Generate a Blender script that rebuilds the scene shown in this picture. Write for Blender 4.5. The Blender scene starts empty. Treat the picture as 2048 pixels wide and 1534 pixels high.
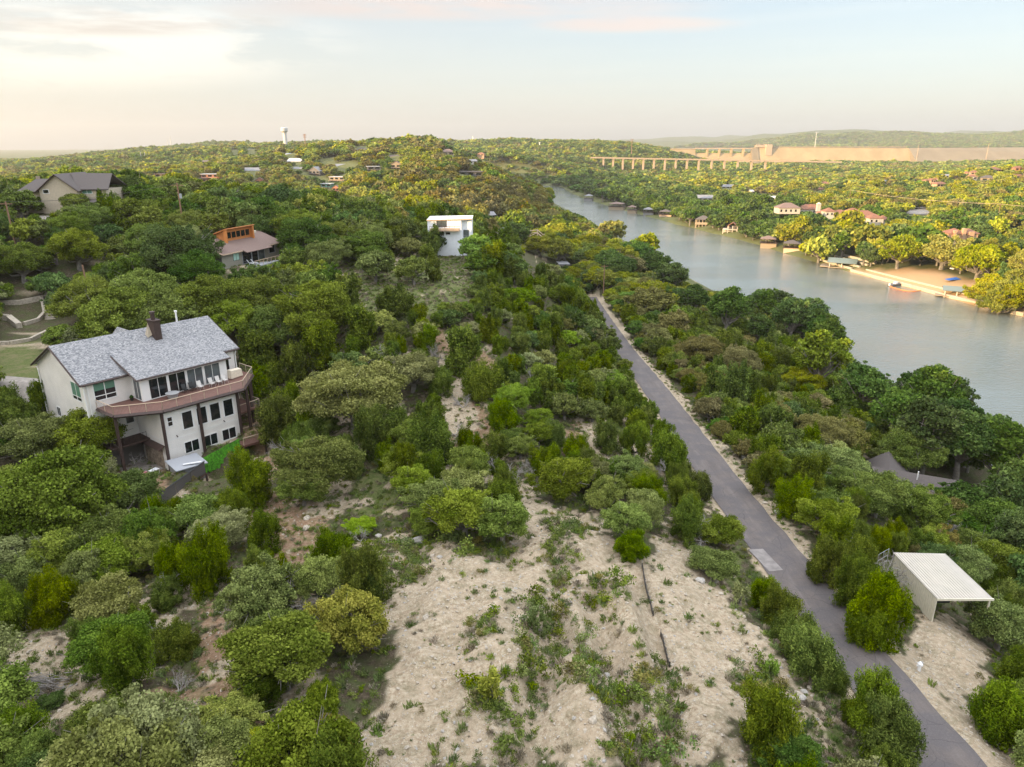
import bpy, math, random
import numpy as np
from mathutils import Vector, Matrix
R = math.radians
rng = np.random.default_rng(7)
random.seed(7)
sc = bpy.context.scene
COL = sc.collection

# ------------------------------------------------------------ camera
CAMZ = 55.0
PITCH = R(18.5)
F2 = 1422.0                       # focal length in pixels of the 2048 px wide photograph
cam = bpy.data.cameras.new("camera"); cam.sensor_width = 36.0; cam.lens = 36.0 * F2 / 2048.0
cam.clip_start = 0.5; cam.clip_end = 40000
camo = bpy.data.objects.new("camera", cam); COL.objects.link(camo)
camo.location = (0, 0, CAMZ); camo.rotation_euler = (R(90) - PITCH, 0, 0)
sc.camera = camo

# ------------------------------------------------------------ sun, sky, exposure
SUN_EL = R(12.0)
SUN_TO = Vector((-1.0, -0.55, 0)).normalized()          # horizontal direction towards the sun
sun = bpy.data.lights.new("sun", 'SUN'); sun.energy = 5.0; sun.angle = R(0.6); sun.color = (1.0, 0.70, 0.36)
suno = bpy.data.objects.new("sun", sun); COL.objects.link(suno)
_d = -(SUN_TO * math.cos(SUN_EL) + Vector((0, 0, math.sin(SUN_EL))))
suno.rotation_euler = _d.to_track_quat('-Z', 'Y').to_euler(); suno.location = (0, 0, 400)
sc.view_settings.view_transform = 'Standard'; sc.view_settings.look = 'None'
sc.view_settings.exposure = 1.15; sc.view_settings.gamma = 1.0
sc.cycles.use_denoising = True
sc.cycles.max_bounces = 6; sc.cycles.diffuse_bounces = 2; sc.cycles.glossy_bounces = 2
sc.cycles.transmission_bounces = 2; sc.cycles.transparent_max_bounces = 6; sc.cycles.volume_bounces = 0
sc.cycles.caustics_reflective = False; sc.cycles.caustics_refractive = False

def N(nt, kind, **kw):
    n = nt.nodes.new(kind)
    for k, v in kw.items():
        if k in n.inputs: n.inputs[k].default_value = v
        else: setattr(n, k, v)
    return n
def Lk(nt, a, b): nt.links.new(a, b)
def rampn(nt, fac, stops, interp='LINEAR'):
    r = nt.nodes.new('ShaderNodeValToRGB'); cr = r.color_ramp; cr.interpolation = interp
    while len(cr.elements) < len(stops): cr.elements.new(0.5)
    for e, (p, c) in zip(cr.elements, stops):
        e.position = p; e.color = (c, c, c, 1) if not hasattr(c, '__len__') else (*c, 1)
    if fac is not None: Lk(nt, fac, r.inputs[0])
    return r
def mixc(nt, fac, a, b, blend='MIX'):
    m = nt.nodes.new('ShaderNodeMix'); m.data_type = 'RGBA'; m.blend_type = blend
    for s, v in ((m.inputs['Factor'], fac), (m.inputs[6], a), (m.inputs[7], b)):
        if hasattr(v, 'node'): Lk(nt, v, s)
        elif hasattr(v, '__len__'): s.default_value = (*v[:3], 1)
        else: s.default_value = v if s.type == 'VALUE' else (v, v, v, 1)
    return m.outputs[2]
def mth(nt, op, a, b=None, c=None, clamp=False):
    m = nt.nodes.new('ShaderNodeMath'); m.operation = op; m.use_clamp = clamp
    for s, v in zip(m.inputs, (a, b, c)):
        if v is None: continue
        if hasattr(v, 'node'): Lk(nt, v, s)
        else: s.default_value = v
    return m.outputs[0]

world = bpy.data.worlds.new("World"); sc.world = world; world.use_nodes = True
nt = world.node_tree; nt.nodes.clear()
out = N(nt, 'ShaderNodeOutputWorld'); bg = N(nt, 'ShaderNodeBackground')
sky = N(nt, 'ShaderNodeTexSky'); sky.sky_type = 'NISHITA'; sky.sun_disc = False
sky.sun_elevation = SUN_EL; sky.sun_rotation = math.atan2(SUN_TO.x, SUN_TO.y)
sky.air_density = 1.0; sky.dust_density = 2.0; sky.ozone_density = 1.0
tc = N(nt, 'ShaderNodeTexCoord'); sep = N(nt, 'ShaderNodeSeparateXYZ'); Lk(nt, tc.outputs['Generated'], sep.inputs[0])
zz = sep.outputs[2]
# thin evening cloud veil: pale warm near the horizon, cool pale blue higher; unseen zenith brightened to light the foreground
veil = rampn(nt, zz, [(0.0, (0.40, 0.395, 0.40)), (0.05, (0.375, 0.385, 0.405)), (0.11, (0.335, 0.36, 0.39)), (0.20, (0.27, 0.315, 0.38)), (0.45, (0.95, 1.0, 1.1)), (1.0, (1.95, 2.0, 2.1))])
sundot = N(nt, 'ShaderNodeVectorMath', operation='DOT_PRODUCT'); Lk(nt, tc.outputs['Generated'], sundot.inputs[0])
_g = Vector((-0.72, 0.70, 0.0)).normalized(); sundot.inputs[1].default_value = _g     # side of the sky where the evening light is
glow = rampn(nt, sundot.outputs['Value'], [(0.55, 0.0), (0.86, 0.45), (1.0, 1.0)])
warm = mixc(nt, glow.outputs[0], veil.outputs[0], (0.45, 0.43, 0.405))
# hold the glow to the lower sky
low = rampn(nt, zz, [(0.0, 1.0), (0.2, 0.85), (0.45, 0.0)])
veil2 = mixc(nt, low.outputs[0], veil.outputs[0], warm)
# clouds
def cloud_mask(vec_scale, loc, lo, hi, detail=8):
    mp = N(nt, 'ShaderNodeMapping'); Lk(nt, tc.outputs['Generated'], mp.inputs[0])
    mp.inputs['Scale'].default_value = vec_scale; mp.inputs['Location'].default_value = loc
    nz = N(nt, 'ShaderNodeTexNoise', Scale=1.0, Detail=detail, Roughness=0.62, Distortion=0.3); Lk(nt, mp.outputs[0], nz.inputs['Vector'])
    return rampn(nt, nz.outputs[0], [(lo, 0.0), (hi, 1.0)]).outputs[0]
def blob(dx, dz, wx, wz, soft=1.0):
    # elliptical region of the sky round direction (dx, dz)/y
    sx = mth(nt, 'DIVIDE', sep.outputs[0], mth(nt, 'MAXIMUM', sep.outputs[1], 0.05))
    sz = mth(nt, 'DIVIDE', zz, mth(nt, 'MAXIMUM', sep.outputs[1], 0.05))
    a = mth(nt, 'DIVIDE', mth(nt, 'SUBTRACT', sx, dx), wx); b = mth(nt, 'DIVIDE', mth(nt, 'SUBTRACT', sz, dz), wz)
    d = mth(nt, 'ADD', mth(nt, 'MULTIPLY', a, a), mth(nt, 'MULTIPLY', b, b))
    return rampn(nt, d, [(0.0, 1.0), (1.0, 0.0)], 'EASE').outputs[0]
n1 = cloud_mask((5, 5, 26), (0, 0, 3.1), 0.43, 0.54)
n2 = cloud_mask((9, 9, 30), (2, 1, 0.7), 0.40, 0.56)
n3 = cloud_mask((4, 4, 34), (3, 2, 1.3), 0.36, 0.52)
# direction of a photo pixel: x/y = (px-1024)/(1422*F), z/y = -D/F
c1 = mth(nt, 'MULTIPLY', n1, blob(-0.55, 0.122, 0.40, 0.065))          # broad bright bank, upper left
c2 = mth(nt, 'MULTIPLY', n3, blob(-0.50, 0.150, 0.26, 0.022))        # peach underside upper left
c3 = mth(nt, 'MULTIPLY', n3, blob(-0.06, 0.166, 0.36, 0.020))          # long peach streak top centre
c4 = mth(nt, 'MULTIPLY', n3, blob(0.155, 0.146, 0.16, 0.013))
c5 = mth(nt, 'MULTIPLY', cloud_mask((3, 3, 60), (1, 5, 2), 0.45, 0.7, 5), 0.35)
col = mixc(nt, mth(nt, 'MULTIPLY', c5, low.outputs[0]), veil2, (0.43, 0.42, 0.41))
col = mixc(nt, mth(nt, 'MULTIPLY', c1, 0.9), col, (0.66, 0.60, 0.54))
col = mixc(nt, mth(nt, 'MULTIPLY', c2, 1.0), col, (0.42, 0.32, 0.27))
col = mixc(nt, mth(nt, 'MULTIPLY', c3, 0.95), col, (0.50, 0.36, 0.305))
col = mixc(nt, mth(nt, 'MULTIPLY', c4, 1.0), col, (0.50, 0.35, 0.30))
below = rampn(nt, zz, [(0.0, 0.0), (0.001, 1.0)])
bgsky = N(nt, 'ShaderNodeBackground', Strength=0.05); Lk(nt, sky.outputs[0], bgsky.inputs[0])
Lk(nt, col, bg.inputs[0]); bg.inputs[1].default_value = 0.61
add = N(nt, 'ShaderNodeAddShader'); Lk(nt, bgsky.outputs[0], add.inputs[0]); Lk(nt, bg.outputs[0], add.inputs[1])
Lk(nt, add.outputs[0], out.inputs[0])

# ------------------------------------------------------------ helpers: image <-> world
CS, SN = math.cos(PITCH), math.sin(PITCH)
def ray(px, py):
    v = (py - 767.0) / F2
    return Vector(((px - 1024.0) / F2, CS - v * SN, -(SN + v * CS)))
def at_z(px, py, z):
    r = ray(px, py); t = (z - CAMZ) / r.z
    return Vector((r.x * t, r.y * t, z))
def at_y(px, py, y):
    r = ray(px, py); t = y / r.y
    return Vector((r.x * t, y, CAMZ + r.z * t))
def proj(x, y, z):
    dz = z - CAMZ
    dep = y * CS - dz * SN
    vy = -(y * SN + dz * CS)
    dep = np.maximum(dep, 0.01)
    return 1024 + F2 * x / dep, 767 + F2 * vy / dep, dep
# ------------------------------------------------------------ terrain height
_P = [(1100,1534,26),(750,1534,26),(350,1534,24.5),(0,1534,22.5),(1500,1534,23),
 (1100,1300,25),(800,1300,24.5),(450,1300,22.5),(100,1300,20.5),(1400,1300,22.3),(1600,1400,20),
 (1150,1080,22.5),(850,1100,22.5),(1350,1100,20.6),(600,1060,20.5),(300,1100,18.5),(0,1100,17.5),(1000,1180,24),
 (420,960,18.7),(330,1020,17.6),(560,940,20),(0,1000,17.5),
 (950,900,21.5),(800,950,21.3),(1250,950,19),(1320,900,18),(700,820,22),(1050,780,23),(1200,780,17.5),(900,700,26),
 (1100,680,21),(700,680,27.5),(550,620,29),(1000,600,28),(700,560,32),(870,560,31.5),(800,520,32.5),(900,512,31.7),
 (1100,560,25),(1050,520,25),(500,530,34),(350,560,31.5),(250,640,28),(150,560,31),(300,480,36),(130,520,34),(50,450,39),
 (60,790,22.6),(70,620,27),(1180,590,7)]
_W = [(-39,78.5,19.4),(-35.3,88.2,19.5),(-56.8,89.7,23.5),(-46.6,99.5,25),(-51.6,76.9,19.5),(-59.7,84.4,21.6),(-75,100,25),
 (-48,135,34.2),(-60,130,35),(-97,160,41),(-60,185,39),(-85,190,41),(-20,200,34),(-130,190,40),(-60,260,26),(-20,260,26),
 (-150,280,28),(10,275,15),(30,240,10),(45,280,8),(20,320,12),(-3,345,14),(-32,545,34),(-35,420,20),(8,430,12),(-8,520,26),
 (25,520,8),(-100,470,22),(-100,560,30),(15,620,18),(-40,700,36),(20,760,10),(-160,640,13),(-90,400,12),(-200,420,8),
 (-120,330,11),(-250,500,10),(-140,720,30),(-256,720,30),(-273,670,25),(-226,830,43),(-105,900,54),(-50,1000,46),(0,1050,42),
 (20,950,18),(-45,850,48),(-300,1000,44),(-490,1000,22),(-640,1000,17),(-720,1000,14),(-620,1300,36),(-1050,1450,4),
 (-500,1150,33),(-1000,2500,54),(-700,2000,44),(-1700,2500,-14),(-2500,4000,-30),(0,4000,38),(2000,4000,34),(700,6500,80),(1500,6500,80),
 (0,6500,68),(-2000,6500,50),(-6000,6500,-70),(2000,5000,98),(2400,5000,100),(2700,5000,108),(3050,5000,88),(3400,5000,110),(3900,5000,122),(1500,5000,50),(1750,5000,74),
 (800,3000,28),(1500,3000,28),(2200,3000,30),(500,1800,-2),(800,1800,4),(1200,1800,8),(600,1500,-4),(900,1500,2),
 (330,1850,45),(250,1700,40),(200,1450,6),(120,1350,17),(90,1480,27),(170,1250,2),(-50,1250,38),
 (190,260,4),(230,300,6),(220,430,6),(160,520,5),(300,560,8),(200,700,5),(330,700,8),(120,900,5),(300,900,4),(250,1150,2),
 (480,1030,5),(400,590,14),(520,600,20),(569,750,31),(700,800,32),(800,1100,23),(420,800,10),(650,1050,15),(350,400,10),
 (500,400,15),(1000,1500,14),(230,180,4),(300,230,6),(260,100,4),
 (36,62,16.5),(45,70,14),(58,95,6.5),(70,110,4),(75,140,4),(50,110,9),(40,90,13),(40,130,12),(60,180,6),(40,190,9.5),(65,240,4),
 (62,66,5),(72,90,3),(54,50,9),(45,40,14),(66,60,3),
 (25,30,19.2),(25,40,18.3),(25,55,17.8),(25,71,17.4),(25,97,15.2),(25.7,125,13),(25.7,157,10.5),(26,195,8.5),(26,230,7),
 (0,5,27),(0,-60,30),(-60,0,24),(60,0,14),(-60,35,20),(-90,60,20),(-110,100,29),(-122,140,37),(120,0,3)]
_c = [tuple(at_z(a, b, z)) for a, b, z in _P] + _W
_c = np.array(_c, float)
def _feat(x, y):
    rho = np.sqrt(x * x + y * y) + 12.0
    return np.stack([2.0 * np.arctan2(x, y), np.log(rho)], -1)
_cf = _feat(_c[:, 0], _c[:, 1])
def _kern(r): return r * r * np.log(r + 1e-9)
_n = len(_c)
_K = _kern(np.linalg.norm(_cf[:, None] - _cf[None], axis=-1)) + np.eye(_n) * 2e-4
_A = np.zeros((_n + 3, _n + 3)); _A[:_n, :_n] = _K; _A[:_n, _n] = 1; _A[:_n, _n+1:] = _cf
_A[_n, :_n] = 1; _A[_n+1:, :_n] = _cf.T
_w = np.linalg.solve(_A, np.concatenate([_c[:, 2], [0, 0, 0]]))
def tps(x, y):
    x = np.asarray(x, float); y = np.asarray(y, float); s = x.shape
    f = _feat(x.ravel(), y.ravel()); o = np.empty(len(f))
    for i in range(0, len(f), 20000):
        g = f[i:i+20000]
        o[i:i+20000] = _kern(np.linalg.norm(g[:, None] - _cf[None], axis=-1)) @ _w[:_n] + _w[_n] + g @ _w[_n+1:]
    return o.reshape(s)
# cheap value noise, deterministic
def _h(ix, iy, seed):
    n = (ix.astype(np.int64) * 374761393 + iy.astype(np.int64) * 668265263 + seed * 974634777) & 0xFFFFFFFF
    n = ((n ^ (n >> 13)) * 1274126177) & 0xFFFFFFFF
    return ((n ^ (n >> 16)) & 0xFFFF) / 65535.0
def vnoise(x, y, s, seed=0):
    x = np.asarray(x, float) / s; y = np.asarray(y, float) / s
    ix = np.floor(x); iy = np.floor(y); fx = x - ix; fy = y - iy
    fx = fx * fx * (3 - 2 * fx); fy = fy * fy * (3 - 2 * fy)
    a = _h(ix, iy, seed); b = _h(ix + 1, iy, seed); c = _h(ix, iy + 1, seed); d = _h(ix + 1, iy + 1, seed)
    return (a * (1 - fx) + b * fx) * (1 - fy) + (c * (1 - fx) + d * fx) * fy - 0.5
LY = [-300, 60, 95, 115, 140, 182, 300, 550, 750, 940, 1050, 1100, 1150]; LX = [60, 68, 76, 84, 91, 92, 77, 61, 35, 11, -60, -160, -300]
RY = [-300, 100, 235, 264, 324, 430, 497, 588, 730, 887, 1040, 1100, 1130, 1160]; RX = [250, 205, 173, 166, 155, 143, 129, 112, 88, 73, 70, 30, -60, -290]
def river_sd(x, y):
    xl = np.interp(y, LY, LX); xr = np.interp(y, RY, RX)
    wob = 2.5 * vnoise(x * 0, y, 23, 5)
    return np.maximum(np.maximum(xl + wob - x, x - xr - wob), (y - 1150))
RDY = [-60, 33.7, 40.1, 51.4, 71.3, 97, 125, 157, 195, 230]; RDX = [31, 26.9, 26.3, 26.2, 24.9, 25.5, 25.9, 25.7, 25.8, 25.9]
RDZ = [24, 19.0, 18.3, 17.9, 17.4, 15.2, 13.0, 10.5, 8.5, 7.0]
_ry = list(np.arange(-55, 236, 1.5))
def _sm(a): return [float(np.mean([np.interp(t + k, RDY, a) for k in (-9, -6, -3, 0, 3, 6, 9)])) for t in _ry]
RDX, RDZ, RDY = _sm(RDX), _sm(RDZ), _ry
def smooth(t): t = np.clip(t, 0, 1); return t * t * (3 - 2 * t)
def road_s(x, y): return np.abs(x - np.interp(y, RDY, RDX)) + np.where(y > 236, (y - 236), 0)
GULLY = [([(4.2, 50), (2.8, 38.2), (.7, 29), (-1, 20)], 1.2, 1.3), ([(5.7, 45), (6.3, 36.8), (6.6, 29), (7, 20)], 1.3, 1.2), ([(10, 49), (10.2, 38), (9.2, 29)], .7, .9), ([(4.2, 45), (5, 38), (4.3, 29)], -.8, 1.2), ([(8.2, 46), (8.4, 37), (7.9, 30)], -.7, 1.0), ([(-3, 46), (-4, 36), (-4, 27)], .5, 1.6)]
FLATS = []        # (x, y, radius_in, radius_out, z)
def flat(x, y, ri, ro, z): FLATS.append((x, y, ri, ro, z))
def H(x, y, detail=True):
    x = np.asarray(x, float); y = np.asarray(y, float)
    h = tps(x, y)
    # high spur to the left, outside the picture: the evening sun stands behind it
    ex = np.exp(-((x + 172) / 30.0) ** 2); ey = smooth((150 - y) / 30.0) * smooth((y + 260) / 60)
    h = h * (1 - ex * ey) + 76 * ex * ey
    if detail:
        near = np.exp(-np.hypot(x, y - 40) / 90.0)
        h = h + near * (1.9 * vnoise(x + 0.25 * y, y * 0.3, 4.2, 1) + 0.9 * vnoise(x, y, 2.6, 2) + 0.38 * vnoise(x, y, 0.95, 3) + 0.2 * vnoise(x, y, 0.42, 8))
        far = smooth((np.hypot(x, y) - 250) / 800)
        h = h + far * np.where((x > 60) & (y < 2300), .3, 1.0) * (15 * vnoise(x, y, 170, 4) + 6 * vnoise(x, y, 60, 6)) * smooth((np.abs(x) + y - 300) / 900)
        h = h + smooth((y - 2300) / 1500) * (16 * vnoise(x, y, 900, 9) + 95 * smooth((y - 4200) / 700) * smooth((x - 1500) / 700) * vnoise(x, y, 640, 19) + 30 * smooth((y - 4200) / 700) * vnoise(x, y, 260, 20))
        for pts_, dep_, wid_ in GULLY:
            dmin = np.full(x.shape, 1e9); nearm = (np.abs(x - 6) < 30) & (np.abs(y - 38) < 30)
            for (ax, ay), (bx_, by_) in zip(pts_[:-1], pts_[1:]):
                vx, vy = bx_ - ax, by_ - ay; t = np.clip(((x - ax) * vx + (y - ay) * vy) / (vx * vx + vy * vy), 0, 1); dmin = np.minimum(dmin, np.hypot(x - ax - t * vx, y - ay - t * vy))
            h = h - np.where(nearm, dep_ * np.exp(-(dmin / wid_) ** 2) * (1 + .8 * vnoise(x, y, 2.0, 12)), 0)
    for fx, fy, ri, ro, z in FLATS:
        d = np.hypot(x - fx, y - fy); k = smooth((ro - d) / (ro - ri)); h = h * (1 - k) + z * k
    sd = river_sd(x, y)
    right = x > np.interp(y, RY, RX) - 20
    bank = np.where(sd > 0, 0.3 + sd * np.where(right, 0.22, 0.5), np.maximum(-3.0, sd * 0.5 + 0.3))
    h = np.where(sd > 0, np.maximum(h, np.minimum(1.5, 0.3 + 0.12 * sd)), h)
    h = np.minimum(h, bank)
    rs = road_s(x, y); zr = np.interp(y, RDY, RDZ)
    k = smooth((6.0 - rs) / 3.4)
    h = h * (1 - k) + (zr - 0.06) * k
    return h
def Hs(x, y): return float(H(np.array([x]), np.array([y]))[0])
# ------------------------------------------------------------ materials
MAT = {}
def newmat(name):
    m = bpy.data.materials.new(name); m.use_nodes = True; m.node_tree.nodes.clear(); MAT[name] = m
    return m, m.node_tree
def pmat(name, col, rough=0.7, metal=0.0, var=0.0, vscale=3.0, bump=0.0, bscale=20.0, spec=0.5, col2=None, wave=None, trans=0.0):
    """principled material with noise wear; wave = (scale, axis, strength) for boards / ribs"""
    m, nt = newmat(name)
    o = N(nt, 'ShaderNodeOutputMaterial'); b = N(nt, 'ShaderNodeBsdfPrincipled'); Lk(nt, b.outputs[0], o.inputs[0])
    b.inputs['Roughness'].default_value = rough; b.inputs['Metallic'].default_value = metal
    b.inputs['Specular IOR Level'].default_value = spec
    tc = N(nt, 'ShaderNodeTexCoord')
    c = (*col, 1)
    base = None
    if var > 0 or col2:
        nz = N(nt, 'ShaderNodeTexNoise', Scale=vscale, Detail=6.0, Roughness=0.6); Lk(nt, tc.outputs['Object'], nz.inputs['Vector'])
        a = col2 if col2 else tuple(x * (1 - var) for x in col)
        d = col if col2 else tuple(min(1, x * (1 + var)) for x in col)
        base = rampn(nt, nz.outputs[0], [(0.35, a), (0.65, d)]).outputs[0]
        Lk(nt, base, b.inputs['Base Color'])
    else: b.inputs['Base Color'].default_value = c
    hgt = None
    if wave:
        sc_, ax, st = wave
        w = N(nt, 'ShaderNodeTexWave', Scale=sc_, Distortion=0.0); w.bands_direction = ax; w.wave_profile = 'SAW' if st > 0 else 'SIN'
        Lk(nt, tc.outputs['Object'], w.inputs['Vector']); hgt = w.outputs['Fac']
        edge = rampn(nt, hgt, [(0.0, 0.55), (0.1, 1.0)]).outputs[0]
        mc = mixc(nt, 1.0, base if base else c, edge, 'MULTIPLY'); Lk(nt, mc, b.inputs['Base Color'])
        bp = N(nt, 'ShaderNodeBump', Strength=abs(st), Distance=0.03); Lk(nt, hgt, bp.inputs['Height']); Lk(nt, bp.outputs[0], b.inputs['Normal'])
    elif bump > 0:
        n2 = N(nt, 'ShaderNodeTexNoise', Scale=bscale, Detail=4.0); Lk(nt, tc.outputs['Object'], n2.inputs['Vector'])
        bp = N(nt, 'ShaderNodeBump', Strength=bump, Distance=0.05); Lk(nt, n2.outputs[0], bp.inputs['Height']); Lk(nt, bp.outputs[0], b.inputs['Normal'])
    return m

def foliage(name, c1, c2, trans=0.13, hv=0.24):
    m, nt = newmat(name)
    o = N(nt, 'ShaderNodeOutputMaterial'); d = N(nt, 'ShaderNodeBsdfDiffuse'); t = N(nt, 'ShaderNodeBsdfTranslucent'); mx = N(nt, 'ShaderNodeMixShader')
    at = N(nt, 'ShaderNodeAttribute'); at.attribute_name = 'tint'
    oi = N(nt, 'ShaderNodeObjectInfo')
    base = mixc(nt, at.outputs['Fac'], tuple(v * 0.92 for v in c1), tuple(v * 1.12 for v in c2))
    hs = N(nt, 'ShaderNodeHueSaturation'); Lk(nt, base, hs.inputs['Color'])
    r = oi.outputs['Random']
    Lk(nt, mth(nt, 'MULTIPLY_ADD', r, 0.030, 0.478), hs.inputs['Hue'])
    r2 = mth(nt, 'FRACT', mth(nt, 'MULTIPLY', r, 17.31))
    Lk(nt, mth(nt, 'MULTIPLY_ADD', r2, 2 * hv, 1 - hv), hs.inputs['Value'])
    r3 = mth(nt, 'FRACT', mth(nt, 'MULTIPLY', r, 53.7))
    Lk(nt, mth(nt, 'MULTIPLY_ADD', r3, 0.26, 0.86), hs.inputs['Saturation'])
    Lk(nt, hs.outputs[0], d.inputs[0]); Lk(nt, hs.outputs[0], t.inputs[0]); mx.inputs[0].default_value = trans
    Lk(nt, d.outputs[0], mx.inputs[1]); Lk(nt, t.outputs[0], mx.inputs[2]); Lk(nt, mx.outputs[0], o.inputs[0])
    return m
foliage('oak_leaf', (0.088, 0.132, 0.020), (0.225, 0.285, 0.058))
foliage('pale_oak_leaf', (0.15, 0.175, 0.05), (0.31, 0.335, 0.125))
foliage('juniper_leaf', (0.048, 0.084, 0.007), (0.18, 0.24, 0.022))
foliage('lime_leaf', (0.13, 0.235, 0.022), (0.22, 0.33, 0.045))
foliage('broad_leaf', (0.045, 0.095, 0.018), (0.13, 0.205, 0.045))
foliage('yellow_leaf', (0.17, 0.21, 0.022), (0.34, 0.35, 0.05))
foliage('olive_leaf', (0.14, 0.135, 0.04), (0.25, 0.23, 0.075))
foliage('rust_leaf', (0.20, 0.15, 0.02), (0.12, 0.15, 0.02))
foliage('grass_blade', (0.09, 0.15, 0.03), (0.17, 0.22, 0.07), hv=0.3)
foliage('dry_blade', (0.20, 0.17, 0.11), (0.30, 0.26, 0.18), hv=0.25)
pmat('bark', (0.20, 0.18, 0.155), 0.9, var=0.35, vscale=6)
pmat('dead_wood', (0.30, 0.275, 0.25), 0.9, var=0.35, vscale=5)
pmat('limestone', (0.44, 0.38, 0.30), 0.9, var=0.25, vscale=3, bump=0.6, bscale=9)
pmat('grey_stone', (0.40, 0.37, 0.33), 0.9, var=0.25, vscale=3, bump=0.6, bscale=9)

# ground: limestone rubble, litter, grass and soil, by the painted 'zone' attribute (what lies where)
m, nt = newmat('ground')
o = N(nt, 'ShaderNodeOutputMaterial'); b = N(nt, 'ShaderNodeBsdfPrincipled'); Lk(nt, b.outputs[0], o.inputs[0]); b.inputs['Roughness'].default_value = 0.95; b.inputs['Specular IOR Level'].default_value = 0.15
at = N(nt, 'ShaderNodeAttribute'); at.attribute_name = 'zone'; sp = N(nt, 'ShaderNodeSeparateColor'); Lk(nt, at.outputs['Color'], sp.inputs[0])
geo = N(nt, 'ShaderNodeNewGeometry'); P0 = geo.outputs['Position']
def nz(scale, detail=5.0, rough=0.6, dist=0.0):
    n = N(nt, 'ShaderNodeTexNoise', Scale=scale, Detail=detail, Roughness=rough, Distortion=dist); Lk(nt, P0, n.inputs['Vector']); return n.outputs[0]
big = nz(0.12, 6); med = nz(0.7, 6, 0.7); fine = nz(3.2, 8, 0.8); tiny = nz(14, 4, 0.8)
vor = N(nt, 'ShaderNodeTexVoronoi', Scale=5.5, Randomness=1.0); Lk(nt, P0, vor.inputs['Vector'])
vor2 = N(nt, 'ShaderNodeTexVoronoi', Scale=2.1, Randomness=1.0); Lk(nt, P0, vor2.inputs['Vector'])
# rubble colour
lime = rampn(nt, fine, [(0.28, (0.16, 0.12, 0.08)), (0.43, (0.33, 0.25, 0.165)), (0.56, (0.50, 0.415, 0.30)), (0.78, (0.68, 0.60, 0.48))]).outputs[0]
lime = mixc(nt, rampn(nt, med, [(0.42, 0.0), (0.62, 0.75)]).outputs[0], lime, (0.45, 0.355, 0.25))
chips = rampn(nt, vor.outputs['Distance'], [(0.10, 1.0), (0.26, 0.0)]).outputs[0]
vsel = N(nt, 'ShaderNodeSeparateColor'); Lk(nt, vor.outputs['Color'], vsel.inputs[0])
lime = mixc(nt, mth(nt, 'MULTIPLY', chips, rampn(nt, vsel.outputs[0], [(0.35, 0.0), (0.45, 0.9)]).outputs[0]), lime, (0.66, 0.60, 0.51))
weeds = mth(nt, 'MULTIPLY', rampn(nt, nz(1.1, 8, 0.75, 0.4), [(0.47, 0.0), (0.62, 1.0)]).outputs[0], rampn(nt, tiny, [(0.35, 0.2), (0.55, 0.9)]).outputs[0])
lime = mixc(nt, mth(nt, 'MULTIPLY', weeds, 0.7), lime, (0.15, 0.135, 0.07))
# litter under the scrub
lit = rampn(nt, fine, [(0.3, (0.035, 0.028, 0.017)), (0.5, (0.085, 0.066, 0.042)), (0.7, (0.19, 0.148, 0.105))]).outputs[0]
lit = mixc(nt, rampn(nt, med, [(0.40, 0.0), (0.62, 0.85)]).outputs[0], lit, (0.075, 0.095, 0.03))
lit = mixc(nt, mth(nt, 'MULTIPLY', chips, rampn(nt, vsel.outputs[1], [(0.7, 0.0), (0.8, 0.8)]).outputs[0]), lit, (0.42, 0.37, 0.30))
gras = rampn(nt, fine, [(0.3, (0.06, 0.085, 0.022)), (0.5, (0.11, 0.135, 0.04)), (0.72, (0.21, 0.20, 0.09))]).outputs[0]
gras = mixc(nt, rampn(nt, med, [(0.45, 0.0), (0.65, 0.7)]).outputs[0], gras, (0.20, 0.17, 0.09))
red = rampn(nt, fine, [(0.3, (0.16, 0.085, 0.05)), (0.5, (0.27, 0.175, 0.11)), (0.72, (0.41, 0.31, 0.215))]).outputs[0]
red = mixc(nt, mth(nt, 'MULTIPLY', weeds, 0.7), red, (0.13, 0.14, 0.05))
c = mixc(nt, sp.outputs[2], lit, red)
c = mixc(nt, sp.outputs[1], c, gras)
c = mixc(nt, sp.outputs[0], c, lime)
sand = mixc(nt, fine, (0.37, 0.235, 0.12), (0.47, 0.32, 0.18))
c = mixc(nt, at.outputs['Alpha'], c, sand)
Lk(nt, c, b.inputs['Base Color'])
hh = mth(nt, 'ADD', mth(nt, 'MULTIPLY', fine, 0.6), mth(nt, 'MULTIPLY', chips, 0.22))
hh = mth(nt, 'ADD', hh, mth(nt, 'MULTIPLY', tiny, 0.15))
bp = N(nt, 'ShaderNodeBump', Strength=0.9, Distance=0.22); Lk(nt, hh, bp.inputs['Height']); Lk(nt, bp.outputs[0], b.inputs['Normal'])

# river
m, nt = newmat('river_water')
o = N(nt, 'ShaderNodeOutputMaterial'); b = N(nt, 'ShaderNodeBsdfPrincipled'); Lk(nt, b.outputs[0], o.inputs[0])
b.inputs['Base Color'].default_value = (0.155, 0.17, 0.145, 1); b.inputs['Roughness'].default_value = 0.09; b.inputs['IOR'].default_value = 1.42
b.inputs['Specular IOR Level'].default_value = 0.7
geo = N(nt, 'ShaderNodeNewGeometry')
mp = N(nt, 'ShaderNodeMapping'); Lk(nt, geo.outputs['Position'], mp.inputs[0]); mp.inputs['Scale'].default_value = (0.55, 1.3, 1); mp.inputs['Rotation'].default_value = (0, 0, R(25))
w1 = N(nt, 'ShaderNodeTexNoise', Scale=0.9, Detail=5.0, Roughness=0.65, Distortion=0.4); Lk(nt, mp.outputs[0], w1.inputs['Vector'])
w2 = N(nt, 'ShaderNodeTexNoise', Scale=0.022, Detail=4.0); Lk(nt, mp.outputs[0], w2.inputs['Vector'])
amp = rampn(nt, w2.outputs[0], [(0.38, 0.35), (0.62, 1.0)]).outputs[0]
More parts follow.
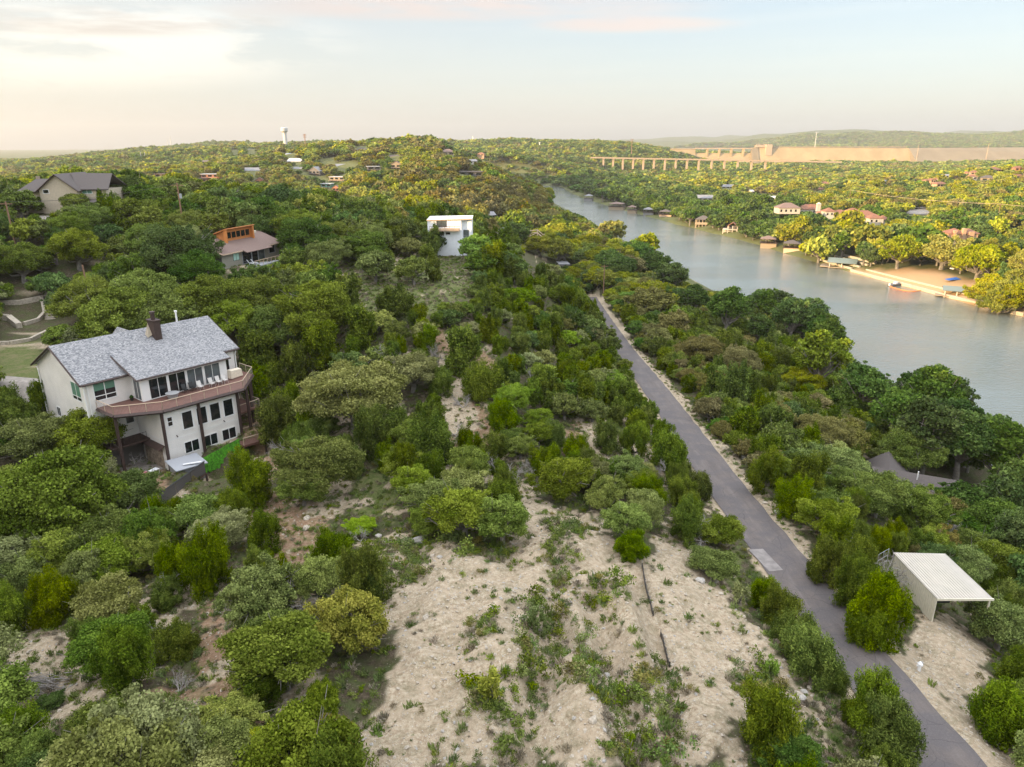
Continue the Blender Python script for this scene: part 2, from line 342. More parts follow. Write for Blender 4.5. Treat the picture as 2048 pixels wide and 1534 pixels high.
bp = N(nt, 'ShaderNodeBump', Strength=0.48, Distance=0.55); Lk(nt, mth(nt, 'MULTIPLY', w1.outputs[0], amp), bp.inputs['Height']); Lk(nt, bp.outputs[0], b.inputs['Normal'])

# asphalt
m, nt = newmat('asphalt')
o = N(nt, 'ShaderNodeOutputMaterial'); b = N(nt, 'ShaderNodeBsdfPrincipled'); Lk(nt, b.outputs[0], o.inputs[0]); b.inputs['Roughness'].default_value = 0.85
geo = N(nt, 'ShaderNodeNewGeometry'); P0 = geo.outputs['Position']
mp = N(nt, 'ShaderNodeMapping'); Lk(nt, P0, mp.inputs[0]); mp.inputs['Scale'].default_value = (1.4, 0.10, 1)
st = N(nt, 'ShaderNodeTexNoise', Scale=1.0, Detail=6.0, Roughness=0.7); Lk(nt, mp.outputs[0], st.inputs['Vector'])
a1 = N(nt, 'ShaderNodeTexNoise', Scale=0.35, Detail=6.0, Roughness=0.65); Lk(nt, P0, a1.inputs['Vector'])
a2 = N(nt, 'ShaderNodeTexNoise', Scale=9.0, Detail=4.0, Roughness=0.8); Lk(nt, P0, a2.inputs['Vector'])
c = rampn(nt, st.outputs[0], [(0.30, (0.10, 0.082, 0.074)), (0.55, (0.138, 0.115, 0.104)), (0.75, (0.19, 0.162, 0.148))]).outputs[0]
c = mixc(nt, rampn(nt, a1.outputs[0], [(0.42, 0.0), (0.56, 0.85)]).outputs[0], c, (0.10, 0.088, 0.088))
c = mixc(nt, rampn(nt, a2.outputs[0], [(0.5, 0.0), (0.72, 0.4)]).outputs[0], c, (0.22, 0.20, 0.19))
cr = N(nt, 'ShaderNodeTexVoronoi', Scale=0.45); cr.feature = 'DISTANCE_TO_EDGE'
wp = N(nt, 'ShaderNodeTexNoise', Scale=0.8, Detail=3.0); Lk(nt, P0, wp.inputs['Vector'])
Lk(nt, mixc(nt, 0.35, P0, wp.outputs['Color'], 'ADD'), cr.inputs['Vector'])
c = mixc(nt, rampn(nt, cr.outputs['Distance'], [(0.0, 0.6), (0.012, 0.0)]).outputs[0], c, (0.05, 0.045, 0.045))
Lk(nt, c, b.inputs['Base Color'])
bp = N(nt, 'ShaderNodeBump', Strength=0.4, Distance=0.02); Lk(nt, a2.outputs[0], bp.inputs['Height']); Lk(nt, bp.outputs[0], b.inputs['Normal'])

# ------------------------------------------------------------ object helpers
def link(o, parent=None):
    COL.objects.link(o)
    if parent is not None: o.parent = parent
    return o
def tag(o, label=None, cat=None, group=None, kind=None):
    if label: o['label'] = label
    if cat: o['category'] = cat
    if group: o['group'] = group
    if kind: o['kind'] = kind
    return o
def empty(name, loc, rz=0.0, sca=None):
    o = bpy.data.objects.new(name, None); o.location = loc; o.rotation_euler = (0, 0, rz); o.empty_display_size = 0.5
    if sca is not None: o.scale = sca
    return link(o)
class MB:
    """collects boxes, prisms and tubes; build() links them as one mesh object"""
    def __init__(s): s.v = []; s.f = []; s.M = Matrix.Identity(4)
    def add(s, vs, fs):
        b = len(s.v); s.v += [tuple(s.M @ Vector(p)) for p in vs]; s.f += [tuple(b + i for i in f) for f in fs]; return s
    def box(s, x0, y0, z0, x1, y1, z1):
        if x0 > x1: x0, x1 = x1, x0
        if y0 > y1: y0, y1 = y1, y0
        if z0 > z1: z0, z1 = z1, z0
        return s.add([(x0,y0,z0),(x1,y0,z0),(x1,y1,z0),(x0,y1,z0),(x0,y0,z1),(x1,y0,z1),(x1,y1,z1),(x0,y1,z1)],
                     [(0,3,2,1),(4,5,6,7),(0,1,5,4),(1,2,6,5),(2,3,7,6),(3,0,4,7)])
    def prism(s, poly, z0, z1):
        n = len(poly); a = sum(poly[i][0]*poly[(i+1)%n][1]-poly[(i+1)%n][0]*poly[i][1] for i in range(n))
        if a < 0: poly = poly[::-1]
        f0 = (lambda p: z0(p) if callable(z0) else z0); f1 = (lambda p: z1(p) if callable(z1) else z1)
        return s.add([(p[0], p[1], f0(p)) for p in poly] + [(p[0], p[1], f1(p)) for p in poly],
                     [tuple(range(n-1, -1, -1)), tuple(range(n, 2*n))] + [(i, (i+1)%n, n+(i+1)%n, n+i) for i in range(n)])
    def slab(s, q, t):
        """thin solid from an ordered polygon q of 3-D points (seen counter-clockwise from outside), thickness t inwards"""
        q = [Vector(p) for p in q]; n = Vector((0, 0, 0))
        for i in range(len(q)): n += q[i].cross(q[(i+1) % len(q)])
        n.normalize(); k = len(q)
        lo = [p - n * t for p in q]
        return s.add([tuple(p) for p in q] + [tuple(p) for p in lo], [tuple(range(k)), tuple(range(2*k-1, k-1, -1))] + [(i, k+i, k+(i+1)%k, (i+1)%k) for i in range(k)])
    def tube(s, pts, rad, n=6, cap=True):
        pts = [Vector(p) for p in pts]
        if not hasattr(rad, '__len__'): rad = [rad] * len(pts)
        vs = []; fs = []
        for i, p in enumerate(pts):
            d = (pts[min(i+1, len(pts)-1)] - pts[max(i-1, 0)]).normalized()
            a = d.cross(Vector((0, 0, 1)) if abs(d.z) < 0.95 else Vector((1, 0, 0))).normalized(); c = d.cross(a)
            for k in range(n):
                t = 2 * math.pi * k / n; vs.append(tuple(p + (a * math.cos(t) + c * math.sin(t)) * rad[i]))
        for i in range(len(pts) - 1):
            for k in range(n):
                fs.append((i*n+k, i*n+(k+1)%n, (i+1)*n+(k+1)%n, (i+1)*n+k))
        if cap: fs += [tuple(range(n-1, -1, -1)), tuple(range((len(pts)-1)*n, len(pts)*n))]
        return s.add(vs, fs)
    def mesh(s, name, mat):
        me = bpy.data.meshes.new(name); me.from_pydata(s.v, [], s.f); me.update()
        if mat: me.materials.append(MAT[mat] if isinstance(mat, str) else mat)
        return me
    def build(s, name, mat, parent=None, smooth_=False):
        me = s.mesh(name, mat)
        if smooth_: me.polygons.foreach_set('use_smooth', [True] * len(me.polygons))
        return link(bpy.data.objects.new(name, me), parent)
def copy_tree(o, parent=None):
    c = o.copy(); COL.objects.link(c); c.parent = parent
    for ch in list(o.children): copy_tree(ch, c)
    return c
def npmesh(name, verts, quads, mat, attrs=None, smooth_=False):
    me = bpy.data.meshes.new(name); nv = len(verts); nq = len(quads); k = quads.shape[1]
    me.vertices.add(nv); me.vertices.foreach_set('co', np.ascontiguousarray(verts, np.float32).ravel())
    me.loops.add(nq * k); me.loops.foreach_set('vertex_index', np.ascontiguousarray(quads, np.int32).ravel())
    me.polygons.add(nq); me.polygons.foreach_set('loop_start', np.arange(nq, dtype=np.int32) * k)
    if smooth_: me.polygons.foreach_set('use_smooth', np.ones(nq, bool))
    me.update(calc_edges=True)
    for an, (typ, dom, dat) in (attrs or {}).items():
        a = me.attributes.new(an, typ, dom)
        key = {'FLOAT': 'value', 'INT': 'value', 'FLOAT_VECTOR': 'vector', 'FLOAT_COLOR': 'color'}[typ]
        a.data.foreach_set(key, np.ascontiguousarray(dat, np.int32 if typ == 'INT' else np.float32).ravel())
    if mat: me.materials.append(MAT[mat])
    return me

# geometry-node scatter: one object that stands prototypes on given points
def scatter(name, label, pts, rot, scl, idx, protos, cat=None):
    pc = bpy.data.collections.new('kinds_' + name)
    for i, p in enumerate(protos):
        po = bpy.data.objects.new('k%02d_%s' % (i, name), p); pc.objects.link(po)
    n = len(pts)
    me = bpy.data.meshes.new(name); me.vertices.add(n); me.vertices.foreach_set('co', np.ascontiguousarray(pts, np.float32).ravel())
    for an, typ, key, dat, dt in (('rot', 'FLOAT_VECTOR', 'vector', rot, np.float32), ('scl', 'FLOAT_VECTOR', 'vector', scl, np.float32), ('idx', 'INT', 'value', idx, np.int32)):
        a = me.attributes.new(an, typ, 'POINT'); a.data.foreach_set(key, np.ascontiguousarray(dat, dt).ravel())
    o = link(bpy.data.objects.new(name, me)); tag(o, label, cat, None, 'stuff')
    g = bpy.data.node_groups.new(name, 'GeometryNodeTree')
    g.interface.new_socket('Geometry', in_out='INPUT', socket_type='NodeSocketGeometry')
    g.interface.new_socket('Geometry', in_out='OUTPUT', socket_type='NodeSocketGeometry')
    gi = g.nodes.new('NodeGroupInput'); go = g.nodes.new('NodeGroupOutput')
    iop = g.nodes.new('GeometryNodeInstanceOnPoints'); ci = g.nodes.new('GeometryNodeCollectionInfo')
    ci.inputs['Collection'].default_value = pc; ci.inputs['Separate Children'].default_value = True; ci.inputs['Reset Children'].default_value = True
    def na(nm, t):
        a = g.nodes.new('GeometryNodeInputNamedAttribute'); a.data_type = t; a.inputs['Name'].default_value = nm
        return [s for s in a.outputs if s.enabled and s.name == 'Attribute'][0]
    e2r = g.nodes.new('FunctionNodeEulerToRotation')
    g.links.new(na('rot', 'FLOAT_VECTOR'), e2r.inputs[0])
    g.links.new(gi.outputs[0], iop.inputs['Points']); g.links.new(ci.outputs[0], iop.inputs['Instance'])
    iop.inputs['Pick Instance'].default_value = True
    g.links.new(na('idx', 'INT'), iop.inputs['Instance Index']); g.links.new(e2r.outputs[0], iop.inputs['Rotation'])
    g.links.new(na('scl', 'FLOAT_VECTOR'), iop.inputs['Scale']); g.links.new(iop.outputs[0], go.inputs[0])
    md = o.modifiers.new('scatter', 'NODES'); md.node_group = g
    return o
# ------------------------------------------------------------ where trees may not stand
KEEP = []          # (image polygon, nearest distance of what it protects): nothing nearer may cover it
def keep(poly, dist): KEEP.append((poly, dist))
def keepbox(x0, y0, x1, y1, dist): KEEP.append(([(x0, y0), (x1, y0), (x1, y1), (x0, y1)], dist))
CLEAR = []         # (x, y, radius): footprints on the ground
def clear(x, y, r): CLEAR.append((x, y, r))
# ------------------------------------------------------------ building sites (pads levelled in the terrain)
HA = math.atan2(.79, .61); HO = Vector((-41, 77.5, 19.4))                   # white three-storey house
def frame(o, a): return Matrix.Translation(o) @ Matrix.Rotation(a, 4, 'Z')
HM = frame(HO, HA)
BA = math.atan2(.926, .377) + 0.1024; BO = Vector((-50.4, 124.6, 34.4)); BM = frame(BO, BA)   # brown roofed house
def padl(M, lx, ly, ri, ro, z): p = M @ Vector((lx, ly, 0)); flat(p.x, p.y, ri, ro, z)
padl(HM, -2, 14, 5.5, 8, 21.6); padl(HM, 5, 13, 6, 9, 21.5); padl(HM, 11, 14, 5, 8, 22.3)
padl(HM, -2.5, 3, 3.5, 6, 18.05); padl(HM, 1, 0.5, 2.5, 4.5, 18.0); padl(HM, -12, 15, 3, 7, 21.4); padl(HM, 0, 25, 5, 9, 24.0)
padl(HM, 4, -4.5, 1.5, 4, 16.2); padl(HM, 9.5, -4.5, 2, 4, 16.6)
for _q in ((-3, 9), (-2, 15), (4, 9), (4, 16), (10, 9), (11, 15), (3, 2), (7, 2)): _p = HM @ Vector((*_q, 0)); clear(_p.x, _p.y, 4.6)
for _q in ((2, -2.5), (5, -2.5), (8, -2), (1, -4.5), (-2, -4), (-2, 1), (11, -1), (12, 3)): _p = HM @ Vector((*_q, 0)); clear(_p.x, _p.y, 2.4)
for _q in ((3, 3), (8, 2), (13, 3), (16, 3), (4, 9), (10, 9), (15, 9), (9, -2)): _p = BM @ Vector((*_q, 0)); clear(_p.x, _p.y, 3.6)
for _q in ((-17, 165), (-11, 165), (-104, 164), (-97, 167), (-91, 166), (38, 52), (38, 57), (56, 90), (64, 94)): clear(*_q, 5.0)
padl(BM, 4, 5, 5, 8, 34.3); padl(BM, 13, 5, 5, 8, 34.3)
flat(-14, 164.5, 6, 9, 31.6); flat(-96, 166, 9, 16, 40.9)
flat(38.0, 54.4, 4.2, 6.5, 16.5); flat(37, 47, 2.5, 5, 16.9)
flat(61, 92, 8, 11, 4.2); flat(-72, 98, 9, 14, 24.8); flat(-66, 84, 4, 7, 22.4)
# ------------------------------------------------------------ zones (image outlines dropped on to the ground)
def inpoly(px, py, poly):
    px = np.asarray(px); py = np.asarray(py); r = np.zeros(px.shape, bool); n = len(poly)
    for i in range(n):
        x0, y0 = poly[i]; x1, y1 = poly[(i + 1) % n]
        c = ((y0 > py) != (y1 > py)) & (px < (x1 - x0) * (py - y0) / ((y1 - y0) if y1 != y0 else 1e-9) + x0)
        r ^= c
    return r
Z_BARE = [[(700,1090),(790,1060),(860,1090),(1010,1110),(1060,1000),(1190,1030),(1210,1075),(1320,1130),(1310,1060),(1400,1110),(1500,1230),(1560,1390),(1500,1430),(1400,1534),(690,1534),(740,1440),(790,1300),(760,1150)],
          [(0,1250),(110,1240),(210,1330),(190,1400),(80,1450),(0,1430)], [(1150,840),(1330,900),(1350,970),(1200,930)], [(930,940),(1060,975),(1110,1010),(1000,1015)],
          [(870,700),(950,740),(960,860),(900,870)], [(1790,1330),(1840,1240),(1900,1230),(1975,1290),(1950,1400),(2100,1560),(2000,1560),(1880,1410)],
          [(785,500),(800,500),(800,545),(790,545)], [(660,535),(690,540),(730,590),(690,590)]]
Z_RED = [[(500,960),(660,1000),(650,1140),(600,1200),(520,1120),(450,1000)], [(260,1400),(470,1360),(610,1440),(700,1534),(240,1534)], [(400,1180),(500,1250),(500,1400),(400,1400)],
         [(230,930),(330,915),(350,990),(240,1010)], [(880,760),(960,800),(1000,900),(900,940)], [(480,820),(560,850),(580,930),(520,960)], [(1120,860),(1200,850),(1260,950),(1150,940)],
         [(850,640),(1000,720),(1000,800),(880,740)]]
Z_GRASS = [[(790,520),(960,515),(950,590),(840,640),(750,650),(650,560),(760,510)], [(-60,690),(90,685),(115,765),(60,775),(-60,745)], [(1560,1400),(1700,1370),(1830,1534),(1450,1534)],
           [(1430,393),(1500,386),(1625,397),(1605,412),(1540,407),(1440,406)], [(1890,470),(2070,455),(2070,478),(1930,482)], [(1390,1080),(1480,1110),(1480,1180),(1420,1150)],
           [(700,960),(800,940),(790,1040),(720,1030)], [(1780,430),(1850,430),(1850,446),(1780,446)], [(1690,380),(1700,380),(1700,383),(1690,383)]]
def zones(x, y, z):
    px, py, d = proj(x, y, z); ok = (y > 4) & (d > 5)
    jx = 40 * vnoise(x, y, 2.2, 21) * 60 / d + 30 * vnoise(x, y, 0.8, 22) * 60 / d; jy = 30 * vnoise(x, y, 1.7, 23) * 60 / d + 16 * vnoise(x, y, 0.6, 24) * 60 / d
    Z = np.zeros((len(x), 4), np.float32)
    for k, zs in ((0, Z_BARE), (1, Z_GRASS), (2, Z_RED)):
        mm = np.zeros(len(x), bool)
        for p in zs: mm |= inpoly(px + jx, py + jy, p)
        Z[:, k] = (mm & ok)
    Z[:, 0] = np.maximum(Z[:, 0], (vnoise(x, y, 3.1, 31) + 0.5 * vnoise(x, y, 1.1, 32) > np.where((y < 115) & (x < 22), 0.22, 0.42)) & (y < 300))
    sd = river_sd(x, y); xr = np.interp(y, RY, RX)
    right = x > xr - 5
    Z[:, 3] = np.where(right & (sd > -4) & (sd < np.interp(y, [228, 240, 265, 300, 326], [0, 14, 24, 26, 5]) + 6 * vnoise(x, y, 6, 33)) & (y > 228) & (y < 328), 1, 0)
    Z[:, 1] = np.maximum(Z[:, 1], np.where((np.hypot(x, y) > 280), 0.75, 0))
    rs = road_s(x, y)
    side = x > np.interp(y, RDY, RDX)
    Z[:, 0] = np.maximum(Z[:, 0], (rs < 3.3 + np.where(side, 0.9, -0.3) + 1.9 * vnoise(x, y, 2.4, 35)) & (y < 240) & (y > -30))
    Z[:, 1] = np.where((x < -115) & (y < 170), 0.8, Z[:, 1])
    return Z
def axis(lo, hi, fine0, fine1, s, grow, smax):
    a = list(np.arange(fine0, fine1, s)); st = s; p = a[-1]
    while p < hi: st = min(st * grow, smax); p += st; a.append(p)
    st = s; p = a[0]; b = []
    while p > lo: st = min(st * grow, smax); p -= st; b.append(p)
    return np.array(b[::-1] + a)
GX = axis(-9500, 9500, -34, 44, 0.34, 1.045, 240); GY = axis(-800, 9800, 22, 78, 0.34, 1.022, 150)
def build_ground():
    X, Y = np.meshgrid(GX, GY); Z = H(X, Y)
    nx, ny = len(GX), len(GY)
    v = np.stack([X.ravel(), Y.ravel(), Z.ravel()], -1)
    i = (np.arange(ny - 1)[:, None] * nx + np.arange(nx - 1)[None]).ravel()
    q = np.stack([i, i + 1, i + nx + 1, i + nx], -1)
    zo = zones(v[:, 0], v[:, 1], v[:, 2])
    me = npmesh('terrain', v, q, 'ground', {'zone': ('FLOAT_COLOR', 'POINT', zo)}, True)
    o = link(bpy.data.objects.new('terrain', me)); tag(o, 'rocky limestone hillside and wooded hills falling to the river', None, None, 'structure')
    print('ground', len(v))
build_ground()
# river: a sheet at z 0 inside the channel
m_ = MB(); ys = list(np.linspace(-300, 1160, 60))
vs = []; fs = []
for k, yy in enumerate(ys):
    vs += [(float(np.interp(yy, LY, LX)) - 14, yy, 0.0), (float(np.interp(yy, RY, RX)) + 14, yy, 0.0)]
    if k: fs.append((2*k-2, 2*k-1, 2*k+1, 2*k))
m_.add(vs, fs); tag(m_.build('river', 'river_water'), 'calm grey green river reflecting the pale sky', None, None, 'structure')
# road strip
RW = 2.35
def strip(name, ys, cx, half, zf, mat, label, off=0.03, kind='structure'):
    vs = []; fs = []
    for k, yy in enumerate(ys):
        c = cx(yy); z = zf(yy) + off
        if k < len(ys) - 1: dd = Vector((cx(ys[k+1]) - c, ys[k+1] - yy)).normalized()
        l, r_ = half(yy)
        vs += [(c - l * dd.y, yy + l * dd.x, z), (c + r_ * dd.y, yy - r_ * dd.x, z)]
        if k: fs.append((2*k-2, 2*k-1, 2*k+1, 2*k))
    mb = MB(); mb.add(vs, fs); o = mb.build(name, mat); tag(o, label, None, None, kind); return o
rcx = lambda t: float(np.interp(t, RDY, RDX)); rz = lambda t: float(np.interp(t, RDY, RDZ))
strip('road', _ry, rcx, lambda t: (RW + 0.06 * math.sin(t * 0.7) + 0.04 * math.sin(t * 2.3), RW + 0.06 * math.sin(t * 0.9 + 1) + 0.04 * math.sin(t * 3.1)), rz, 'asphalt', 'narrow grey asphalt road running straight down the hillside')
def ground_hit(px, py, off, y0=15.0, y1=1500.0):
    r = ray(px, py); lo = y0
    ys = np.geomspace(y0, y1, 500); xs = r.x / r.y * ys; zs = CAMZ + r.z / r.y * ys
    g = H(xs, ys, False) + off; k = np.argmax(zs < g)
    yy = ys[k]; return float(xs[k]), float(yy)
# ------------------------------------------------------------ building materials
pmat('siding', (0.90, 0.85, 0.78), 0.6, var=0.05, vscale=0.6, wave=(3.6, 'Z', 0.5))
pmat('white_trim', (0.84, 0.82, 0.78), 0.5)
pmat('dark_trim', (0.055, 0.032, 0.026), 0.6, var=0.2)
pmat('deck_brown', (0.15, 0.070, 0.052), 0.7, var=0.15, vscale=1.5)
pmat('rail_wood', (0.52, 0.40, 0.28), 0.7)
pmat('wire_mesh', (0.32, 0.28, 0.23), 0.5)
pmat('concrete', (0.30, 0.265, 0.23), 0.9, var=0.2, vscale=2)
pmat('stone_wall', (0.42, 0.33, 0.24), 0.9, col2=(0.15, 0.11, 0.08), vscale=3.5, bump=.6)
pmat('glass_dark', (0.012, 0.016, 0.018), 0.06, spec=0.8)
pmat('glass_mid', (0.10, 0.115, 0.12), 0.1, var=.3, vscale=.8, spec=0.8)
pmat('green_blind', (0.10, 0.22, 0.15), 0.5, spec=.6)
pmat('aqua_blind', (0.40, 0.60, 0.50), 0.5)
pmat('turf_green', (0.075, 0.28, 0.012), 0.9, var=0.5, vscale=5, bump=.6, bscale=6)
pmat('grey_cover', (0.38, 0.395, 0.42), 0.5); pmat('grey_panel', (0.30, 0.30, 0.30), 0.6)
pmat('black_board', (0.11, 0.10, 0.095), 0.7, wave=(1.2, 'Z', .3))
pmat('cover_cloth', (0.70, 0.61, 0.47), 0.8, var=.1); pmat('black', (0.02, 0.02, 0.02), 0.5); pmat('chair_grey', (0.60, 0.57, 0.53), 0.6)
pmat('white_paint', (0.82, 0.82, 0.82), 0.4); pmat('pink', (0.62, 0.22, 0.24), 0.6)
pmat('brown_roof', (0.235, 0.155, 0.125), 0.85, col2=(0.15, 0.105, 0.09), vscale=14)
pmat('orange_wood', (0.52, 0.20, 0.055), 0.55, var=.15, vscale=2, wave=(3.0, 'Z', .5)); pmat('orange_trim', (0.58, 0.22, 0.06), .55)
pmat('grey_siding', (0.30, 0.28, 0.225), 0.75, wave=(3.4, 'Z', .4)); pmat('dark_siding', (0.12, 0.115, 0.105), 0.75, wave=(3.4, 'Z', .4))
pmat('tan_board', (0.56, 0.47, 0.35), 0.75, var=.08, wave=(1.3, 'X', .5)); pmat('dark_shingle', (0.125, 0.105, 0.095), 0.9, col2=(0.085, 0.072, 0.068), vscale=10)
pmat('house_wrap', (0.88, 0.90, 0.93), 0.45, var=.05, vscale=1.2); pmat('raw_wood', (0.58, 0.42, 0.30), 0.7, var=.15)
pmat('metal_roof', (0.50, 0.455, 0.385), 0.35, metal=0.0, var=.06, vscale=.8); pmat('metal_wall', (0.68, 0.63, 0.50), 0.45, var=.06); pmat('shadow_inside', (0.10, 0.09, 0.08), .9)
pmat('tile_red', (0.27, 0.115, 0.06), 0.8, col2=(0.19, 0.085, 0.05), vscale=1.2); pmat('stucco', (0.50, 0.45, 0.38), 0.8, var=.05); pmat('peach', (0.46, 0.29, 0.18), 0.8, var=.08); pmat('grey_roof', (0.22, 0.22, 0.23), 0.7, var=.1)
pmat('white_roof', (0.50, 0.50, 0.50), 0.5); pmat('teal_wall', (0.10, 0.27, 0.20), 0.7); pmat('rust_wall', (0.40, 0.17, 0.10), 0.8); pmat('dark_wall', (0.13, 0.12, 0.12), 0.8); pmat('tan_wall', (0.32, 0.25, 0.175), 0.8)
pmat('green_roof', (0.15, 0.185, 0.16), 0.4); pmat('dam_concrete', (0.37, 0.27, 0.145), 0.85, var=.16, vscale=.03); pmat('bridge_concrete', (0.45, 0.335, 0.24), 0.8); pmat('dam_earth', (0.22, 0.175, 0.115), 0.95, var=.12, vscale=.03)
pmat('pole_wood', (0.27, 0.155, 0.095), 0.85, var=.2); pmat('steel', (0.5, 0.5, 0.5), 0.4, metal=.6); pmat('car_silver', (0.55, 0.57, 0.60), 0.25, metal=.5); pmat('car_black', (0.02, 0.02, 0.025), 0.2); pmat('car_white', (0.8, 0.8, 0.8), 0.25)
pmat('rubber', (0.02, 0.02, 0.02), 0.8); pmat('blue_tarp', (0.02, 0.14, 0.55), 0.5); pmat('yellow_paint', (0.75, 0.42, 0.02), 0.4); pmat('orange_boom', (0.80, 0.22, 0.05), 0.5); pmat('road_line', (0.24, 0.215, 0.20), 0.85, var=.2, vscale=1.5)
# roof shingles: small courses of mixed grey tabs
m, nt = newmat('shingle')
o = N(nt, 'ShaderNodeOutputMaterial'); b = N(nt, 'ShaderNodeBsdfPrincipled'); Lk(nt, b.outputs[0], o.inputs[0]); b.inputs['Roughness'].default_value = 0.8; b.inputs['Specular IOR Level'].default_value = .3
tc = N(nt, 'ShaderNodeTexCoord')
br = N(nt, 'ShaderNodeTexBrick'); br.inputs['Scale'].default_value = 3.0; br.inputs['Mortar Size'].default_value = 0.012; br.inputs['Brick Width'].default_value = .62; br.inputs['Row Height'].default_value = .36
br.inputs['Color1'].default_value = (0.125, 0.13, 0.14, 1); br.inputs['Color2'].default_value = (0.39, 0.38, 0.375, 1); br.inputs['Mortar'].default_value = (0.10, 0.11, 0.125, 1); br.offset = .37; br.squash = .8
Lk(nt, tc.outputs['Object'], br.inputs['Vector'])
nzz = N(nt, 'ShaderNodeTexNoise', Scale=1.1, Detail=4.0); Lk(nt, tc.outputs['Object'], nzz.inputs['Vector'])
Lk(nt, mixc(nt, rampn(nt, nzz.outputs[0], [(.3, .25), (.7, .0)]).outputs[0], br.outputs['Color'], (.22, .22, .235)), b.inputs['Base Color'])

def win(parent, x0, z0, x1, z1, at=0.0, ax='y', sg=-1, vs=(), hs=(), fr='white_trim', gl='glass_dark', t=0.11, blind=None, name='window', pr=0.05):
    """window proud of a wall; ax: the wall's normal axis, at: wall plane, sg: outward sign"""
    def bx(mb, a0, b0, a1, b1, p0, p1):
        if ax == 'y': mb.box(a0, at + sg * p0, b0, a1, at + sg * p1, b1)
        else: mb.box(at + sg * p0, a0, b0, at + sg * p1, a1, b1)
    f = MB(); bx(f, x0 - t, z1, x1 + t, z1 + t, .003, pr); bx(f, x0 - t, z0 - t, x1 + t, z0, .003, pr + .02)
    bx(f, x0 - t, z0, x0, z1, .003, pr); bx(f, x1, z0, x1 + t, z1, .003, pr)
    for v in vs: bx(f, v - t * .4, z0, v + t * .4, z1, .004, pr - .006)
    for h_ in hs: bx(f, x0, h_ - t * .4, x1, h_ + t * .4, .004, pr - .009)
    fo = f.build(name, fr, parent)
    g = MB(); bx(g, x0, z0, x1, z1, .001, .02); g.build('glass', gl, fo)
    if blind: k = MB(); bx(k, x0, blind[0], x1, z1, .021, .03); k.build('blind', blind[1], fo)
    return fo
def gable(mb, x0, y0, x1, y1, ze, zr, over=0.4, t=0.18, axis='x'):
    """two roof slabs with a ridge along axis"""
    if axis == 'x':
        ym = (y0 + y1) / 2; k = (zr - ze) / (ym - y0); zo = ze - k * over
        mb.slab([(x0 - over, y0 - over, zo), (x1 + over, y0 - over, zo), (x1 + over, ym, zr), (x0 - over, ym, zr)], t)
        mb.slab([(x1 + over, y1 + over, zo), (x0 - over, y1 + over, zo), (x0 - over, ym, zr), (x1 + over, ym, zr)], t)
    else:
        xm = (x0 + x1) / 2; k = (zr - ze) / (xm - x0); zo = ze - k * over
        mb.slab([(x0 - over, y1 + over, zo), (x0 - over, y0 - over, zo), (xm, y0 - over, zr), (xm, y1 + over, zr)], t)
        mb.slab([(x1 + over, y0 - over, zo), (x1 + over, y1 + over, zo), (xm, y1 + over, zr), (xm, y0 - over, zr)], t)
    return mb
def hip(mb, x0, y0, x1, y1, ze, zr, over=0.4):
    x0 -= over; x1 += over; y0 -= over; y1 += over; w = (y1 - y0) / 2; ym = (y0 + y1) / 2
    if (x1 - x0) > 2 * w: a, b = x0 + w, x1 - w
    else: a = b = (x0 + x1) / 2
    return mb.add([(x0,y0,ze),(x1,y0,ze),(x1,y1,ze),(x0,y1,ze),(a,ym,zr),(b,ym,zr),(x0,y0,ze-.2),(x1,y0,ze-.2),(x1,y1,ze-.2),(x0,y1,ze-.2)],
                  [(0,1,5,4),(2,3,4,5),(1,2,5),(3,0,4),(9,8,7,6),(0,6,7,1),(1,7,8,2),(2,8,9,3),(3,9,6,0)])
def gwalls(mb, x0, y0, x1, y1, z0, ze, zr, axis='x'):
    if axis == 'x':
        ym = (y0 + y1) / 2
        p = [(y0, z0), (y1, z0), (y1, ze), (ym, zr), (y0, ze)]; n = 5
        return mb.add([(x0, a, b) for a, b in p] + [(x1, a, b) for a, b in p], [(0,1,2,3,4)[::-1], (5,6,7,8,9)] + [(i, (i+1)%n, n+(i+1)%n, n+i) for i in range(n)])
    xm = (x0 + x1) / 2; p = [(x0, z0), (x1, z0), (x1, ze), (xm, zr), (x0, ze)]; n = 5
    return mb.add([(a, y0, b) for a, b in p] + [(a, y1, b) for a, b in p], [(0,1,2,3,4), (5,6,7,8,9)[::-1]] + [(i, n+i, n+(i+1)%n, (i+1)%n) for i in range(n)])

# ------------------------------------------------------------ the white house above the slope
hs = empty('house', HO, HA); tag(hs, 'white sided three storey house with grey shingle roof and brown wraparound deck', 'house')
m_ = MB(); gwalls(m_, -5.2, 6.3, 13.8, 19.3, 0.2, 9.92, 13.05); m_.box(-5.2, 6.301, -1.6, 13.8, 12, .2); m_.build('wall', 'siding', hs)
m_ = MB(); m_.box(0.0, 0.0, -2.6, 9.8, 6.29, 6.02); lb = m_.build('lower_wall', 'siding', hs)
# main roof with ridge cap
m_ = MB(); k = 3.45 / 6.9
m_.slab([(-5.7, 5.9, 9.75), (14.4, 5.9, 9.75), (14.4, 12.8, 13.2), (-5.7, 12.8, 13.2)], .16)
m_.slab([(14.4, 19.7, 9.75), (-5.7, 19.7, 9.75), (-5.7, 12.8, 13.2), (14.4, 12.8, 13.2)], .16)
rf = m_.build('roof', 'shingle', hs)
m_ = MB(); m_.slab([(-.5, 3.5, 9.5), (11.6, 3.5, 9.5), (11.6, 9.6, 11.63), (-.5, 9.6, 11.63)], .14); m_.build('sunroom_roof', 'shingle', hs)
m_ = MB(); gable(m_, 2.4, 13.5, 7.4, 18.6, 9.9, 12.55, .35, .16, 'y'); m_.build('rear_roof', 'shingle', hs)
m_ = MB(); gwalls(m_, 2.4, 15, 7.4, 18.5, 2.5, 9.7, 12.3, 'y'); m_.build('rear_wall', 'siding', hs)
